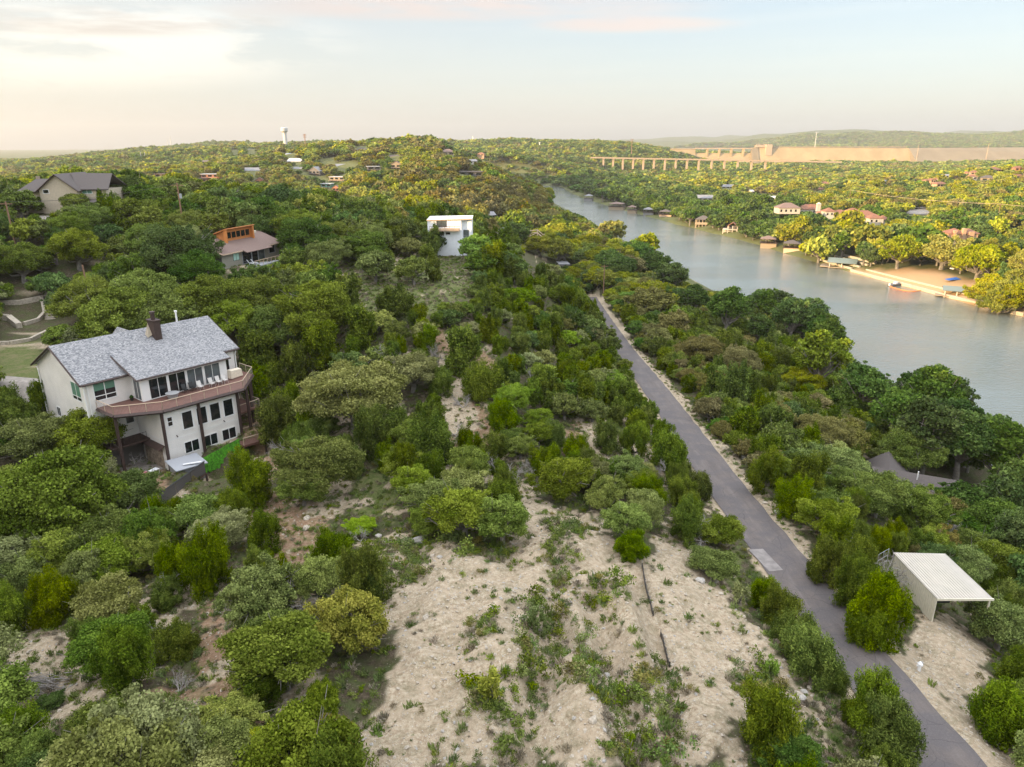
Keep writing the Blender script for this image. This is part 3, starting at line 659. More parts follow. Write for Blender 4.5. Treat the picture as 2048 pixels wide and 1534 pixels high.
m_ = MB()                                                  # fascia and gable boards
for (a, b) in (((-5.74, 5.86, 9.60), (-5.74, 12.8, 13.07)), ((-5.74, 19.74, 9.60), (-5.74, 12.8, 13.07)), ((14.44, 5.86, 9.60), (14.44, 12.8, 13.07))): m_.tube([a, b], .13, 4)
m_.tube([(-5.7, 5.85, 9.6), (14.4, 5.85, 9.6)], .12, 4); m_.tube([(-.55, 3.45, 9.38), (11.65, 3.45, 9.38)], .10, 4); m_.tube([(-.56, 3.5, 9.38), (-.56, 9.2, 11.35)], .10, 4)
m_.build('fascia', 'dark_trim', hs)
for _pp in ([(-5.34, 6.12, 9.4), (-5.34, 6.12, 0)], [(-5.3, 19.4, 9.4), (-5.34, 18.9, 9.0), (-5.34, 18.9, 1.5)], [(14.0, 6.1, 9.4), (13.9, 6.2, 8.9), (13.9, 6.2, 6.5)], [(-4.9, 6.2, 9.4), (-4.9, 6.2, 2)]): m_ = MB(); m_.tube(_pp, .075, 5); m_.build('downspout', 'white_trim', hs)
# chimney
m_ = MB(); m_.box(5.62, 10.2, 10.5, 6.5, 11.8, 14.35); ch = m_.build('chimney', 'dark_trim', hs)
m_ = MB(); m_.box(5.5, 10.1, 14.352, 6.62, 11.9, 14.48); m_.tube([(6.05, 11, 14.45), (6.05, 11, 15.3)], .28, 8); m_.tube([(6.05, 11, 15.3), (6.05, 11, 15.5)], .36, 8); m_.build('chimney_cap', 'dark_trim', ch)
m_ = MB(); m_.add([(5.0, 10.9, 12.3), (5.6, 10.9, 12.55), (5.6, 11.7, 14.0), (5.0, 11.5, 12.6)], [(0, 1, 2), (0, 2, 3), (0, 3, 2), (0, 2, 1)]); m_.build('flashing', 'cover_cloth', ch)
m_ = MB(); m_.tube([(10.4, 13.6, 12.4), (10.4, 13.6, 14.3)], .12, 7); m_.tube([(10.4, 13.6, 14.3), (10.4, 13.6, 14.5)], .2, 7); m_.build('vent_pipe', 'white_trim', hs)
# sunroom
m_ = MB(); m_.add([(0.1, 4.0, 6.5), (0.1, 4.0, 9.5), (0.1, 6.31, 10.3), (0.1, 6.31, 6.5), (11.2, 4.0, 6.5), (11.2, 4.0, 9.5), (11.2, 6.31, 10.3), (11.2, 6.31, 6.5)], [(0,1,2,3), (4,7,6,5), (0,4,5,1), (1,5,6,2), (3,2,6,7), (0,3,7,4)]); m_.build('sunroom_wall', 'white_trim', hs)
xs_ = [0.9, 3.35, 5.7, 8.0, 10.35]
for i in range(4):
    a, b_ = xs_[i] + .16, xs_[i + 1] - .16
    win(hs, a, 6.62, b_, 9.02, 4.0, 'y', -1, vs=((a + b_) / 2,), t=.07, gl='glass_dark' if i < 2 else 'glass_mid', name='sliding_door')
win(hs, 4.25, 6.62, 5.8, 9.2, .1, 'x', -1, vs=(5.0,), t=.06, gl='glass_mid', name='sliding_door')
# windows of the main wall and gable
win(hs, -4.2, 7.35, -1.85, 9.4, 6.3, vs=(-3.0,), hs=(7.85,), blind=(8.5, 'green_blind'))
win(hs, 7.45, 7.25, 9.75, 9.35, -5.2, 'x', -1, vs=(8.6,), hs=(7.7,), blind=(7.75, 'green_blind'))
win(hs, 14.8, 3.7, 15.7, 4.85, -5.2, 'x', -1, vs=(15.25,), t=.06)
win(hs, 12.1, 7.0, 12.9, 9.1, 6.3, t=.08)
for a, b_ in ((2.45, 3.65), (4.3, 5.5), (6.05, 7.25), (7.85, 9.05)): win(hs, a, 3.2, b_, 5.3, 0, t=.13)
win(hs, .68, 4.15, 1.2, 5.2, 0, hs=(4.68,), t=.08)
for a, b_ in ((2.25, 4.0), (4.7, 6.45), (7.2, 9.0)): win(hs, a, .12, b_, 1.48, 0, vs=((a + b_) / 2,), t=.09)
m_ = MB(); m_.box(0, -.02, 2.35, 9.8, -.003, 2.42); m_.box(-.02, 0.1, 2.35, -.003, 6.2, 2.42); m_.build('siding_band', 'white_trim', hs)
for q, (lx, lz) in enumerate(((1.45, 2.75), (7.6, 2.75))):
    m_ = MB(); m_.tube([(lx, -.02, lz), (lx, -.2, lz - .05), (lx, -.3, lz - .15)], .06, 6); m_.build('wall_lamp', 'dark_trim', hs)
# left wall of the lower block: stone base, dark canopy, opening below
m_ = MB(); m_.box(-.12, 1.0, -1.45, -.003, 5.2, 1.15); m_.build('stone_base', 'stone_wall', hs)
m_ = MB(); m_.slab([(-.75, 0.2, 1.35), (0, 0.2, 1.75), (0, 5.7, 1.75), (-.75, 5.7, 1.35)][::-1], .1); m_.build('awning', 'dark_trim', hs)
m_ = MB(); m_.box(-4.6, 5.7, -1.4, -.1, 6.28, 1.7); m_.build('undercroft_wall', 'shadow_inside', hs)  # dark panel, the opening's shade is put into its colour
m_ = MB(); m_.box(-4.6, 3.7, 1.72, -.003, 6.29, 1.95); ld = m_.build('landing', 'dark_trim', hs)
m_ = MB(); 
for i in range(12): m_.tube([(-4.5 + i * .38, 3.8, 1.9), (-4.5 + i * .38, 3.8, 2.85)], .02, 4)
m_.tube([(-4.5, 3.8, 2.85), (-.3, 3.8, 2.85)], .03, 4); m_.tube([(-4.5, 3.8, 2.85), (-5.6, 1.2, .9)], .03, 4); m_.build('landing_rail', 'dark_trim', ld)
win(hs, -1.3, 3.6, -.4, 5.2, 6.3, t=.07, name='window')
# wraparound deck
DP = [(-4.23, 6.29), (-4.14, 2.3), (0.1, -.55), (10.3, -.9), (14.4, 3.35), (14.4, 6.29)]
m_ = MB(); m_.prism(DP, 6.12, 6.5); dk = m_.build('deck', 'deck_brown', hs)
m_ = MB()
for i in range(5): a, b_ = Vector((*DP[i], 6.28)), Vector((*DP[i+1], 6.28)); m_.tube([a, b_], .23, 4)
m_.build('deck_beam', 'dark_trim', dk)
rail = MB(); mesh_ = MB()
for i in range(5):
    a, b_ = Vector((*DP[i], 6.5)), Vector((*DP[i+1], 6.5)); L_ = (b_ - a).length; n = max(1, round(L_ / 1.7))
    rail.tube([a + Vector((0, 0, 1.02)), b_ + Vector((0, 0, 1.02))], .05, 4)
    for j in range(n + 1): p = a.lerp(b_, j / n); rail.tube([p, p + Vector((0, 0, 1.02))], .04, 4)
    n = int(L_ / .14)
    for j in range(n): p = a.lerp(b_, (j + .5) / n); mesh_.tube([p + Vector((0, 0, .08)), p + Vector((0, 0, .98))], .009, 3, False)
rl = rail.build('railing', 'rail_wood', dk); mesh_.build('baluster', 'wire_mesh', rl)
for px_, py_, zb in ((0.02, -.16, -1.6), (4.55, -.18, -3.3), (9.75, -.18, -3.4), (11.2, -.0, -3.2), (12.6, 1.4, -3.0), (14.1, 3.6, -2.4), (-4.0, 2.5, -1.45)):
    m_ = MB(); m_.box(px_ - .15, py_ - .12, zb, px_ + .15, py_ + .12, 6.1); m_.build('post', 'dark_trim', dk)
# side decks on the right
for nm, poly, zt, posts in (('middle_deck', [(9.82, .6), (13.4, .9), (13.6, 5.6), (9.82, 6.2)], 2.8, ((13.3, 1.1), (13.4, 5.3))), ('lower_deck', [(8.4, -2.6), (11.6, -3.0), (12.4, .4), (9.82, .4), (9.82, -.2), (8.4, -.2)], -.3, ((8.6, -2.4), (11.3, -2.8), (12.0, .1)))):
    m_ = MB(); m_.prism(poly, zt - .25, zt); d_ = m_.build(nm, 'deck_brown', hs)
    r2 = MB(); ms = MB()
    for i in range(3):
        a, b_ = Vector((*poly[i], zt)), Vector((*poly[i+1], zt)); r2.tube([a + Vector((0, 0, 1)), b_ + Vector((0, 0, 1))], .045, 4)
        n = int((b_ - a).length / .16)
        for j in range(n): p = a.lerp(b_, (j + .5) / n); ms.tube([p, p + Vector((0, 0, .97))], .01, 3, False)
        r2.tube([a, a + Vector((0, 0, 1))], .04, 4)
    rr_ = r2.build('railing', 'rail_wood', d_); ms.build('baluster', 'wire_mesh', rr_)
    for (qx, qy) in posts: m_ = MB(); m_.box(qx - .1, qy - .1, -4.2, qx + .1, qy + .1, zt - .26); m_.build('post', 'dark_trim', d_)
# patio slab in front of the undercroft
m_ = MB(); m_.box(-3.6, 1.2, -1.5, -.13, 5.6, -1.33); m_.build('patio_slab', 'concrete', hs)

def local_thing(name, label, cat, M, lx, ly, lz, rz=0.0, group=None):
    p = M @ Vector((lx, ly, lz)); a = math.atan2(M[1][0], M[0][0])
    return tag(empty(name, p, a + rz), label, cat, group)
# furniture on the deck
def deck_chair(label, lx, ly, mat, rz=0.0):
    c = local_thing('deck_chair', label, 'chair', HM, lx, ly, 6.5, rz, 'chairs on the upper deck')
    m_ = MB(); m_.box(-.27, -.25, .40, .27, .28, .46); m_.build('seat', mat, c)
    m_ = MB(); m_.slab([(-.27, .26, .46), (.27, .26, .46), (.27, .48, 1.08), (-.27, .48, 1.08)], .05); m_.build('backrest', mat, c)
    for a in (-.25, .25): m_ = MB(); m_.tube([(a, -.24, 0), (a, -.2, .62), (a, .3, .64), (a, .3, 0)], .022, 5); m_.build('armrest', mat, c)
    return c
for i, (lx, mt, lb_) in enumerate(((6.75, 'chair_grey', 'pale grey deck chair at the middle of the upper deck, next to the dark chairs'), (8.3, 'chair_grey', 'pale grey deck chair, leftmost of the three near the sunroom corner'), (9.25, 'chair_grey', 'pale grey deck chair, middle of the three near the sunroom corner'), (10.1, 'chair_grey', 'pale grey deck chair beside the sunroom corner post'),
                              (4.9, 'black', 'black deck chair beside the round table, on its right'), (5.85, 'black', 'black deck chair nearest the pale chairs'))):
    deck_chair(lb_, lx, 2.6 + (.5 if mt == 'black' else .2), mt)
t_ = local_thing('round_table', 'dark covered round table on the upper deck before the glass doors', 'table', HM, 2.9, 2.4, 6.5)
m_ = MB(); m_.tube([(0, 0, .0), (0, 0, .68)], [.5, .72], 12); m_.tube([(0, 0, .68), (0, 0, .74)], .8, 14); m_.build('tabletop', 'grey_panel', t_)
m_ = MB(); m_.tube([(0, 0, 0), (0, 0, .02)], .3, 8); m_.build('base', 'black', t_)
g_ = local_thing('covered_grill', 'large grill under a beige cloth cover at the deck corner', 'grill', HM, 12.2, 3.9, 6.5, .15)
m_ = MB(); m_.add([(-.95,-.4,.1),(.95,-.4,.1),(.95,.4,.1),(-.95,.4,.1),(-.85,-.33,1.15),(.85,-.33,1.0),(.85,.33,1.1),(-.85,.33,1.2)], [(0,3,2,1),(4,5,6,7),(0,1,5,4),(1,2,6,5),(2,3,7,6),(3,0,4,7)]); m_.build('cloth_cover', 'cover_cloth', g_)
for a in (-.85, .85):
    for b_ in (-.3, .3): m_ = MB(); m_.tube([(a, b_, 0), (a, b_, .2)], .05, 6); m_.build('leg', 'black', g_)
p_ = local_thing('flower_pot', 'small dark pot with a plant by the sunroom on the deck', 'plant pot', HM, -.5, 5.6, 6.5)
m_ = MB(); m_.tube([(0, 0, 0), (0, 0, .38)], [.16, .24], 8); m_.build('pot', 'black', p_)
m_ = MB(); m_.tube([(0, 0, .34), (0, 0, .45), (0, 0, .7)], [.2, .26, .08], 6); m_.build('plant', 'broad_leaf', p_)
# tub with grey lid, black screen fence on a raised edge, green turf sheet hung on the railing
t_ = local_thing('hot_tub', 'square tub under a pale grey lid in front of the white house', 'hot tub', HM, 1.1, -2.1, -1.3, -.12)
m_ = MB(); m_.box(-1.5, -1.4, -.8, 1.5, 1.4, 1.05); m_.build('body', 'grey_panel', t_)
m_ = MB(); m_.slab([(-1.85, -1.7, 1.28), (1.85, -1.7, 1.18), (1.85, 1.6, 1.42), (-1.85, 1.6, 1.5)], .12); m_.build('lid', 'grey_cover', t_)
f_ = local_thing('screen_fence', 'black board screen on a raised deck edge with short posts, below the green sheet', 'fence', HM, 0, 0, 0)
A_, B_ = Vector((2.3, -4.05, -1.4)), Vector((-5.2, -8.0, -1.4))
m_ = MB(); d_ = (B_ - A_); nrm = Vector((d_.y, -d_.x, 0)).normalized()
for i in range(3):
    a, b_ = A_.lerp(B_, i / 3 + .006), A_.lerp(B_, (i + 1) / 3 - .006); m_.slab([a, a + Vector((0, 0, 1.55)), b_ + Vector((0, 0, 1.55)), b_], .06)
m_.build('panel', 'black_board', f_)
m_ = MB(); m_.tube([A_ + Vector((0, 0, 1.6)), B_ + Vector((0, 0, 1.6))], .08, 4); m_.build('top_rail', 'black', f_)
ins = Vector((-.5, 1.0, 0)) * 2.2
m_ = MB(); m_.slab([A_, B_, B_ + ins * .9, A_ + ins], .2); m_.slab([A_ + Vector((0,0,-.004)), A_ + ins+ Vector((0,0,-.004)), B_ + ins * .9+ Vector((0,0,-.004)), B_+ Vector((0,0,-.004))], .12); m_.build('platform', 'deck_brown', f_)
for i in range(7): p = A_.lerp(B_, i / 6); m_ = MB(); m_.box(p.x - .09, p.y - .09, -5.5, p.x + .09, p.y + .09, -1.42); m_.build('post', 'dark_trim', f_)
vs = []; fs = []; n = 46
g3 = np.random.default_rng(5)
for i in range(n + 1):
    t = i / n; x = 2.6 + 5.6 * t; fold = .09 * math.sin(i * 1.35) + .05 * g3.normal(); top = -.35 + 1.0 * t; bot = -2.15 + .05 * math.sin(i) - .25 * math.sin(3.14 * t) * .6
    for k in range(5): q = k / 4; vs.append((x, -2.05 - fold * q - .15 * q, top * (1 - q) + bot * q))
    if i:
        for k in range(4): a = (i - 1) * 5 + k; fs.append((a, a + 1, a + 6, a + 5))
m_ = MB(); m_.add(vs, fs); gs = m_.build('turf_sheet', 'turf_green', None); gs.matrix_world = HM; tag(gs, 'bright green artificial turf sheet hung along the foot of the white house', 'turf sheet')
t_ = local_thing('patio_table', 'small white table with clutter on the patio by the tub', 'table', HM, -1.8, .2, -1.35, .3)
m_ = MB(); m_.box(-.6, -.35, .68, .6, .35, .74); m_.build('tabletop', 'white_paint', t_)
for a in (-.55, .55):
    for b_ in (-.3, .3): m_ = MB(); m_.tube([(a, b_, 0), (a, b_, .68)], .03, 4); m_.build('leg', 'white_paint', t_)
t_ = local_thing('cushion_stack', 'pink cushions on the red dirt patio beside the white table', 'cushions', HM, -2.6, .8, -1.35)
m_ = MB(); m_.box(-.35, -.3, 0, .3, .3, .28); m_.box(-.28, -.22, .283, .34, .26, .5); m_.build('cushion', 'pink', t_)
t_ = local_thing('wooden_board', 'white painted plank leaning on the black screen', 'plank', HM, 1.2, -3.3, .12, -.5)
m_ = MB(); m_.box(-1.0, -.16, 0, 1.0, .16, .06); m_.build('plank', 'white_paint', t_)

# ------------------------------------------------------------ cars
def car(label, x, y, z, rz, mat, L_=4.5, W=1.8, Hh=1.5, cat='car', grp=None, pickup=False):
    c = empty('parked_car', (x, y, z), rz); tag(c, label, cat, grp)
    m_ = MB(); hw = W / 2; prof = [(-L_/2, .45), (-L_/2 + .1, .85), (-L_*.30, .95), (L_*.44, .95), (L_/2, .8), (L_/2, .4)]
    if pickup: prof = [(-L_/2, .5), (-L_/2, 1.0), (L_/2, 1.0), (L_/2, .5)]
    n = len(prof); m_.add([(a, -hw, b_) for a, b_ in prof] + [(a, hw, b_) for a, b_ in prof], [tuple(range(n)), tuple(range(2*n-1, n-1, -1))] + [(i, n+i, n+(i+1)%n, (i+1)%n) for i in range(n)])
    m_.build('body', mat, c)
    x0, x1 = (-L_*.22, L_*.40) if not pickup else (-L_*.15, L_*.18)
    m_ = MB(); m_.add([(x0 - .5, -hw+.08, .94), (x1 + .35, -hw+.08, .94), (x1 + .35, hw-.08, .94), (x0 - .5, hw-.08, .94), (x0 + .1, -hw+.2, Hh), (x1 - .1, -hw+.2, Hh), (x1 - .1, hw-.2, Hh), (x0 + .1, hw-.2, Hh)], [(4,5,6,7),(0,1,5,4),(1,2,6,5),(2,3,7,6),(3,0,4,7)]); m_.build('window', 'glass_dark', c)
    m_ = MB(); m_.box(x0 + .15, -hw + .22, Hh + .002, x1 - .15, hw - .22, Hh + .05); m_.build('roof', mat, c)
    for a in (-L_*.31, L_*.31):
        for b_ in (-hw, hw - .2):
            w_ = MB(); w_.tube([(a, b_, .34), (a, b_ + .2, .34)], .34, 12); w_.build('wheel', 'rubber', c)
    return c
_z = Hs(-67.5, 88.5); car('silver car on the driveway behind the left gable of the white house', -67.5, 87.5, _z, 1.2, 'car_silver')
_p = at_z(15, 447, 40); 
_x, _y = -101.5, 146.0
car('black pickup on the pale driveway at the far left edge', -104.5, 152, Hs(-104.5, 152), .3, 'car_black', 5.2, 1.9, 1.8, 'pickup', None, True)
_p = at_z(412, 462, 36.5); car('silver pickup half hidden in trees behind the orange clerestory house', _p.x, _p.y, Hs(_p.x, _p.y), 1.0, 'car_silver', 5.2, 1.9, 1.8, 'pickup', None, True)
_p = at_z(803, 497, 33.2); car('white car beside the path, left of the unfinished white house', _p.x, _p.y, Hs(_p.x, _p.y), 2.0, 'car_white')

# ------------------------------------------------------------ brown roofed house with orange clerestory
b_h = empty('house', BO, BA); tag(b_h, 'low grey house with a wide brown roof and bright orange clerestory', 'house')
m_ = MB(); m_.add([(.4,.6,-.6),(17.9,.6,-.6),(17.9,11.0,-.6),(.4,11.0,-.6),(.4,.6,2.62),(17.9,.6,2.62),(17.9,5.65,4.55),(.4,5.65,4.55),(17.9,11.0,2.6),(.4,11.0,2.6)],
                  [(0,1,5,4),(1,2,8,6,5),(3,0,4,7,9),(2,3,9,8),(0,3,2,1)]); m_.build('wall', 'grey_siding', b_h)
m_ = MB(); m_.slab([(0, 0, 2.6), (18.35, 0, 2.6), (18.35, 5.65, 4.77), (0, 5.65, 4.77)], .2); m_.slab([(18.35, 11.4, 2.6), (0, 11.4, 2.6), (0, 5.65, 4.77), (18.35, 5.65, 4.77)], .2)
m_.slab([(5.6, -.9, 2.26), (13.4, -.9, 2.26), (13.4, 0.02, 2.62), (5.6, .02, 2.62)], .14); br_ = m_.build('roof', 'brown_roof', b_h)
m_ = MB(); m_.box(-.03, -.06, 2.38, 5.5, .0, 2.58); m_.tube([(-.05, 0, 2.5), (-.05, 5.65, 4.67)], .1, 4); m_.build('fascia', 'raw_wood', b_h)
m_ = MB(); m_.box(13.5, -.06, 2.38, 18.38, .0, 2.58); m_.build('fascia', 'raw_wood', b_h)
for (vx, vy) in ((3.4, 4.9), (16.2, 4.9)): m_ = MB(); m_.box(vx - .28, vy - .28, 4.2, vx + .28, vy + .28, 4.85); m_.build('roof_vent', 'metal_wall', br_)
m_ = MB(); m_.tube([(2.9, 2.4, 3.4), (2.9, 2.4, 3.9)], .04, 5); m_.tube([(2.9, 2.4, 3.9), (2.75, 2.3, 4.0)], [.05, .5], 12); m_.build('satellite_dish', 'grey_cover', br_)
# clerestory: orange boards, window band, mono-pitch lid
m_ = MB(); m_.add([(5.65, 3.62, 3.9), (13.35, 3.62, 3.9), (13.35, 3.62, 6.0), (5.65, 3.62, 6.0), (5.65, 7.3, 4.2), (13.35, 7.3, 4.2), (5.65, 7.3, 4.5), (13.35, 7.3, 4.5)], [(0,1,2,3), (0,3,6,4), (1,5,7,2), (4,6,7,5), (3,2,7,6)]); cl_ = m_.build('clerestory', 'orange_wood', b_h)
m_ = MB(); m_.slab([(5.2, 3.0, 6.35), (13.9, 3.0, 6.35), (13.9, 7.6, 4.72), (5.2, 7.6, 4.72)], .14); m_.build('clerestory_roof', 'orange_trim', cl_)
for xx in (5.55, 13.45): m_ = MB(); m_.box(xx - .18, 3.0, 3.75, xx + .18, 3.6, 6.1); m_.build('corner_post', 'orange_trim', cl_)
for i in range(5): win(b_h, 6.3 + i * 1.36, 4.45, 7.5 + i * 1.36, 5.55, 3.62, t=.06, fr='orange_trim')
win(b_h, 3.5, 1.0, 5.1, 2.2, .6, vs=(4.3,), gl='aqua_blind', t=.07, fr='dark_siding')
win(b_h, 14.3, .9, 16.1, 2.3, .6, t=.07, fr='grey_cover')
win(b_h, 6.1, .05, 8.6, 2.3, .6, t=.08, fr='grey_cover', name='sliding_door'); win(b_h, 8.9, .05, 10.6, 2.3, .6, t=.08, fr='grey_cover', name='sliding_door'); win(b_h, 10.9, .05, 12.7, 2.3, .6, t=.08, fr='grey_cover', gl='glass_mid', name='sliding_door')
m_ = MB(); m_.box(.38, .7, -.6, .395, 5.6, 2.55); m_.build('dark_side_wall', 'dark_siding', b_h); win(b_h, 2.0, 1.2, 3.6, 1.7, .38, 'x', -1, t=.05)
m_ = MB(); m_.prism([(5.0, .58), (5.4, -2.6), (13, -2.4), (19.5, 1.0), (18.0, .58)], -.45, -.2); dd = m_.build('deck', 'grey_cover', b_h)
m_ = MB(); 
for i in range(7): a = 5.4 + i * 1.25; m_.tube([(a, -2.45, -.2), (a, -2.45, .75)], .04, 4)
m_.tube([(5.4, -2.45, .75), (13, -2.4, .75), (19.4, 1.0, .75)], .04, 4); m_.build('railing', 'raw_wood', dd)
for i, (lx, ly) in enumerate(((6.6, -.6), (7.4, -.9))):
    c = local_thing('patio_chair', ('white lounge chair on the grey deck of the brown roofed house, nearer the wall', 'white lounge chair on the grey deck of the brown roofed house, nearer the rail')[i], 'chair', BM, lx, ly, -.2, .6, 'chairs on the brown house deck')
    m_ = MB(); m_.slab([(-.3, -.5, .35), (.3, -.5, .35), (.3, .2, .4), (-.3, .2, .4)], .06); m_.build('seat', 'white_paint', c); m_ = MB(); m_.slab([(-.3, .2, .4), (.3, .2, .4), (.3, .6, 1.0), (-.3, .6, 1.0)], .06); m_.build('backrest', 'white_paint', c)
    for a in (-.28, .28):
        for b_ in (-.45, .2): m_ = MB(); m_.tube([(a, b_, 0), (a, b_, .36)], .03, 4); m_.build('leg', 'white_paint', c)

# ------------------------------------------------------------ unfinished white house
w_h = empty('house', (-13.8, 160, 31.6), 0.02); tag(w_h, 'tall unfinished white house wrapped in sheeting with a flat top and small balcony', 'house')
m_ = MB(); m_.box(-4.85, 0, -2, 2.6, 8.5, 7.75); m_.box(2.6, .7, -2, 4.85, 8.5, 7.9); m_.build('wall', 'house_wrap', w_h)
m_ = MB(); m_.slab([(-5.0, -.3, 7.92), (5.0, -.05, 8.12), (5.0, 8.8, 8.05), (-5.0, 8.8, 7.9)], .09); m_.build('roof', 'house_wrap', w_h)
m_ = MB(); m_.slab([(-5.02, -.34, 7.72), (5.02, -.1, 7.92), (5.02, -.1, 8.16), (-5.02, -.34, 7.96)], .03); m_.build('fascia', 'raw_wood', w_h)
win(w_h, -2.8, 6.4, -.7, 7.7, 0, t=.07, vs=(-1.75,), gl='glass_mid', fr='dark_trim'); win(w_h, -3.0, 4.5, -1.3, 5.1, 0, t=.04, fr='dark_trim'); win(w_h, -.8, 4.75, .05, 5.15, 0, t=.04, fr='dark_trim'); win(w_h, 3.0, 4.0, 4.2, 5.6, .7, t=.07, hs=(4.3,), gl='glass_mid', fr='grey_cover'); win(w_h, 3.0, 1.8, 4.3, 3.0, .7, t=.05, fr='dark_trim')
m_ = MB(); m_.box(-4.3, -1.2, 5.55, 2.3, -.003, 5.75); m_.box(-4.3, -1.22, 5.752, 2.3, -1.17, 6.2); m_.build('balcony', 'raw_wood', w_h)
m_ = MB(); [m_.tube([(-4.3 + i * 1.1, -1.19, 6.2), (-4.3 + i * 1.1, -1.19, 6.6)], .03, 4) for i in range(7)]; m_.tube([(-4.3, -1.19, 6.6), (2.3, -1.19, 6.6)], .04, 4); m_.build('railing', 'dark_trim', w_h)
m_ = MB(); m_.box(2.62, .1, 3.1, 4.8, .697, 3.35); m_.build('ledge', 'raw_wood', w_h)

# ------------------------------------------------------------ tan house at the left
t_h = empty('house', (-97, 160, 40.9), 0.12); tag(t_h, 'tan board house with steep dark brown roofs at the upper left', 'house')
m_ = MB(); gwalls(m_, -5.5, 0, 2.2, 14, 0, 5.2, 8.15, 'y'); m_.box(2.2, 1.5, 0, 7.6, 12, 5.0); m_.box(-10.0, 1.2, 0, -5.5, 9.5, 4.6); m_.build('wall', 'tan_board', t_h)
m_ = MB(); gable(m_, -5.5, 0, 2.2, 14, 5.2, 8.3, .6, .2, 'y'); m_.slab([(2.0, .9, 5.0), (8.3, .9, 5.0), (7.6, 6.2, 8.2), (-1.2, 6.2, 8.35)], .2); m_.slab([(8.3, 12.6, 5.0), (2.0, 12.6, 5.0), (-1.2, 6.8, 8.3), (7.6, 6.2, 8.2)], .2)
m_.slab([(-10.6, .6, 4.6), (-5.4, .6, 4.6), (-5.4, 5.5, 7.1), (-8.3, 5.5, 7.1)], .2); m_.slab([(-10.6, 10.2, 4.6), (-10.6, .6, 4.6), (-8.3, 5.5, 7.1)], .2); m_.build('roof', 'dark_shingle', t_h)
m_ = MB(); m_.tube([(-6.05, -.62, 4.6), (-1.65, -.62, 8.2), (2.75, -.62, 4.6)], .14, 4); m_.build('fascia', 'dark_trim', t_h)
win(t_h, -4.7, 4.3, -3.6, 5.0, 0, t=.1); win(t_h, 2.6, 4.1, 4.6, 4.9, 1.5, t=.1, gl='green_blind', vs=(3.6,)); win(t_h, 5.6, 2.6, 6.6, 4.9, 1.5, t=.06, fr='dark_trim')
m_ = MB(); m_.slab([(2.2, -1.8, 2.2), (7.9, -1.8, 2.2), (7.4, 1.5, 3.0), (2.6, 1.5, 3.0)], .15); pr_ = m_.build('porch_roof', 'dark_shingle', t_h)
for xx in (2.6, 5.6, 7.5): m_ = MB(); m_.box(xx - .2, -1.6, -.5, xx + .2, -1.2, 2.05); m_.build('porch_post', 'dark_trim' if xx < 5 else 'tan_board', pr_)
m_ = MB(); m_.box(-8.6, 6.0, 6.0, -8.0, 6.7, 7.6); m_.build('chimney', 'tan_wall', t_h)

# ------------------------------------------------------------ metal shed by the road
s_h = empty('metal_shed', (38.0, 54.35, 16.5), 0.0); tag(s_h, 'open fronted metal shed with a pale ribbed roof at the end of the dirt drive', 'shed')
m_ = MB(); m_.slab([(-2.38, -3.55, 2.5), (2.45, -3.55, 2.35), (2.40, 3.6, 2.35), (-2.42, 3.55, 2.5)], .07)
for i in range(19): xx = -2.3 + i * .26; m_.box(xx - .025, -3.52, 2.42, xx + .025, 3.53, 2.555 - .032 * (xx + 2.38))
m_.build('roof', 'metal_roof', s_h)
m_ = MB(); m_.box(-2.3, -3.45, -.3, -2.24, 3.45, 2.42)
for i in range(26): yy = -3.4 + i * .27; m_.box(-2.34, yy - .03, -.3, -2.303, yy + .03, 2.4)
m_.box(-2.24, 3.38, -.3, 2.25, 3.44, 2.33); m_.build('wall', 'metal_wall', s_h)
m_ = MB(); m_.box(-2.36, -3.58, 2.28, 2.42, -3.50, 2.48); m_.build('front_beam', 'metal_wall', s_h)
for xx, yy in ((2.2, -3.4), (2.2, 0), (2.2, 3.3)): m_ = MB(); m_.box(xx - .06, yy - .06, -.4, xx + .06, yy + .06, 2.3); m_.build('post', 'metal_wall', s_h)
m_ = MB(); m_.tube([(.3, 0, 1.0), (1.2, .5, .9)], .25, 6); m_.box(-.6, -1, 0, .6, .4, .9)
it = m_.build('stored_box', 'black'); it.matrix_world = Matrix.Translation((38.2, 54.6, 16.55)); tag(it, 'dark crate and roll stored inside the open metal shed', 'crate')
g_ = empty('wire_gate', (35.1, 59.3, Hs(35.1, 59.3)), .6); tag(g_, 'thin wire panel gate standing behind the metal shed', 'gate')
m_ = MB(); [m_.tube([(a, 0, 0), (a, 0, 1.5)], .03, 4) for a in (0, .9, 1.8)]; [m_.tube([(0, 0, b_), (1.8, 0, b_)], .02, 4) for b_ in (.2, .8, 1.5)]; m_.build('panel', 'steel', g_)
_x, _y = 30.6, 60.5
t_ = empty('blue_tarp', (_x, _y, Hs(_x, _y)), .4); tag(t_, 'crumpled bright blue tarp over junk among the junipers by the road', 'tarp')
m_ = MB(); g3 = np.random.default_rng(2); vs = [(i * .3 - .6, j * .3 - .6, .25 + .3 * math.exp(-((i-2)**2 + (j-2)**2) / 3) + .1 * g3.random()) for j in range(5) for i in range(5)]
m_.add(vs, [(j*5+i, j*5+i+1, j*5+i+6, j*5+i+5) for j in range(4) for i in range(4)]); m_.build('sheet', 'blue_tarp', t_); m_ = MB(); m_.box(-.4, -.4, -.1, .4, .4, .3); m_.box(.7, -.9, -.1, 1.4, -.3, .35); m_.build('box', 'white_paint', t_)
_p = at_z(1799, 1306, 17.2); h_ = empty('fire_hydrant', (30.4, 43.6, Hs(30.4, 43.6)), 0); tag(h_, 'small white hydrant at the corner of the road and the dirt drive', 'hydrant')
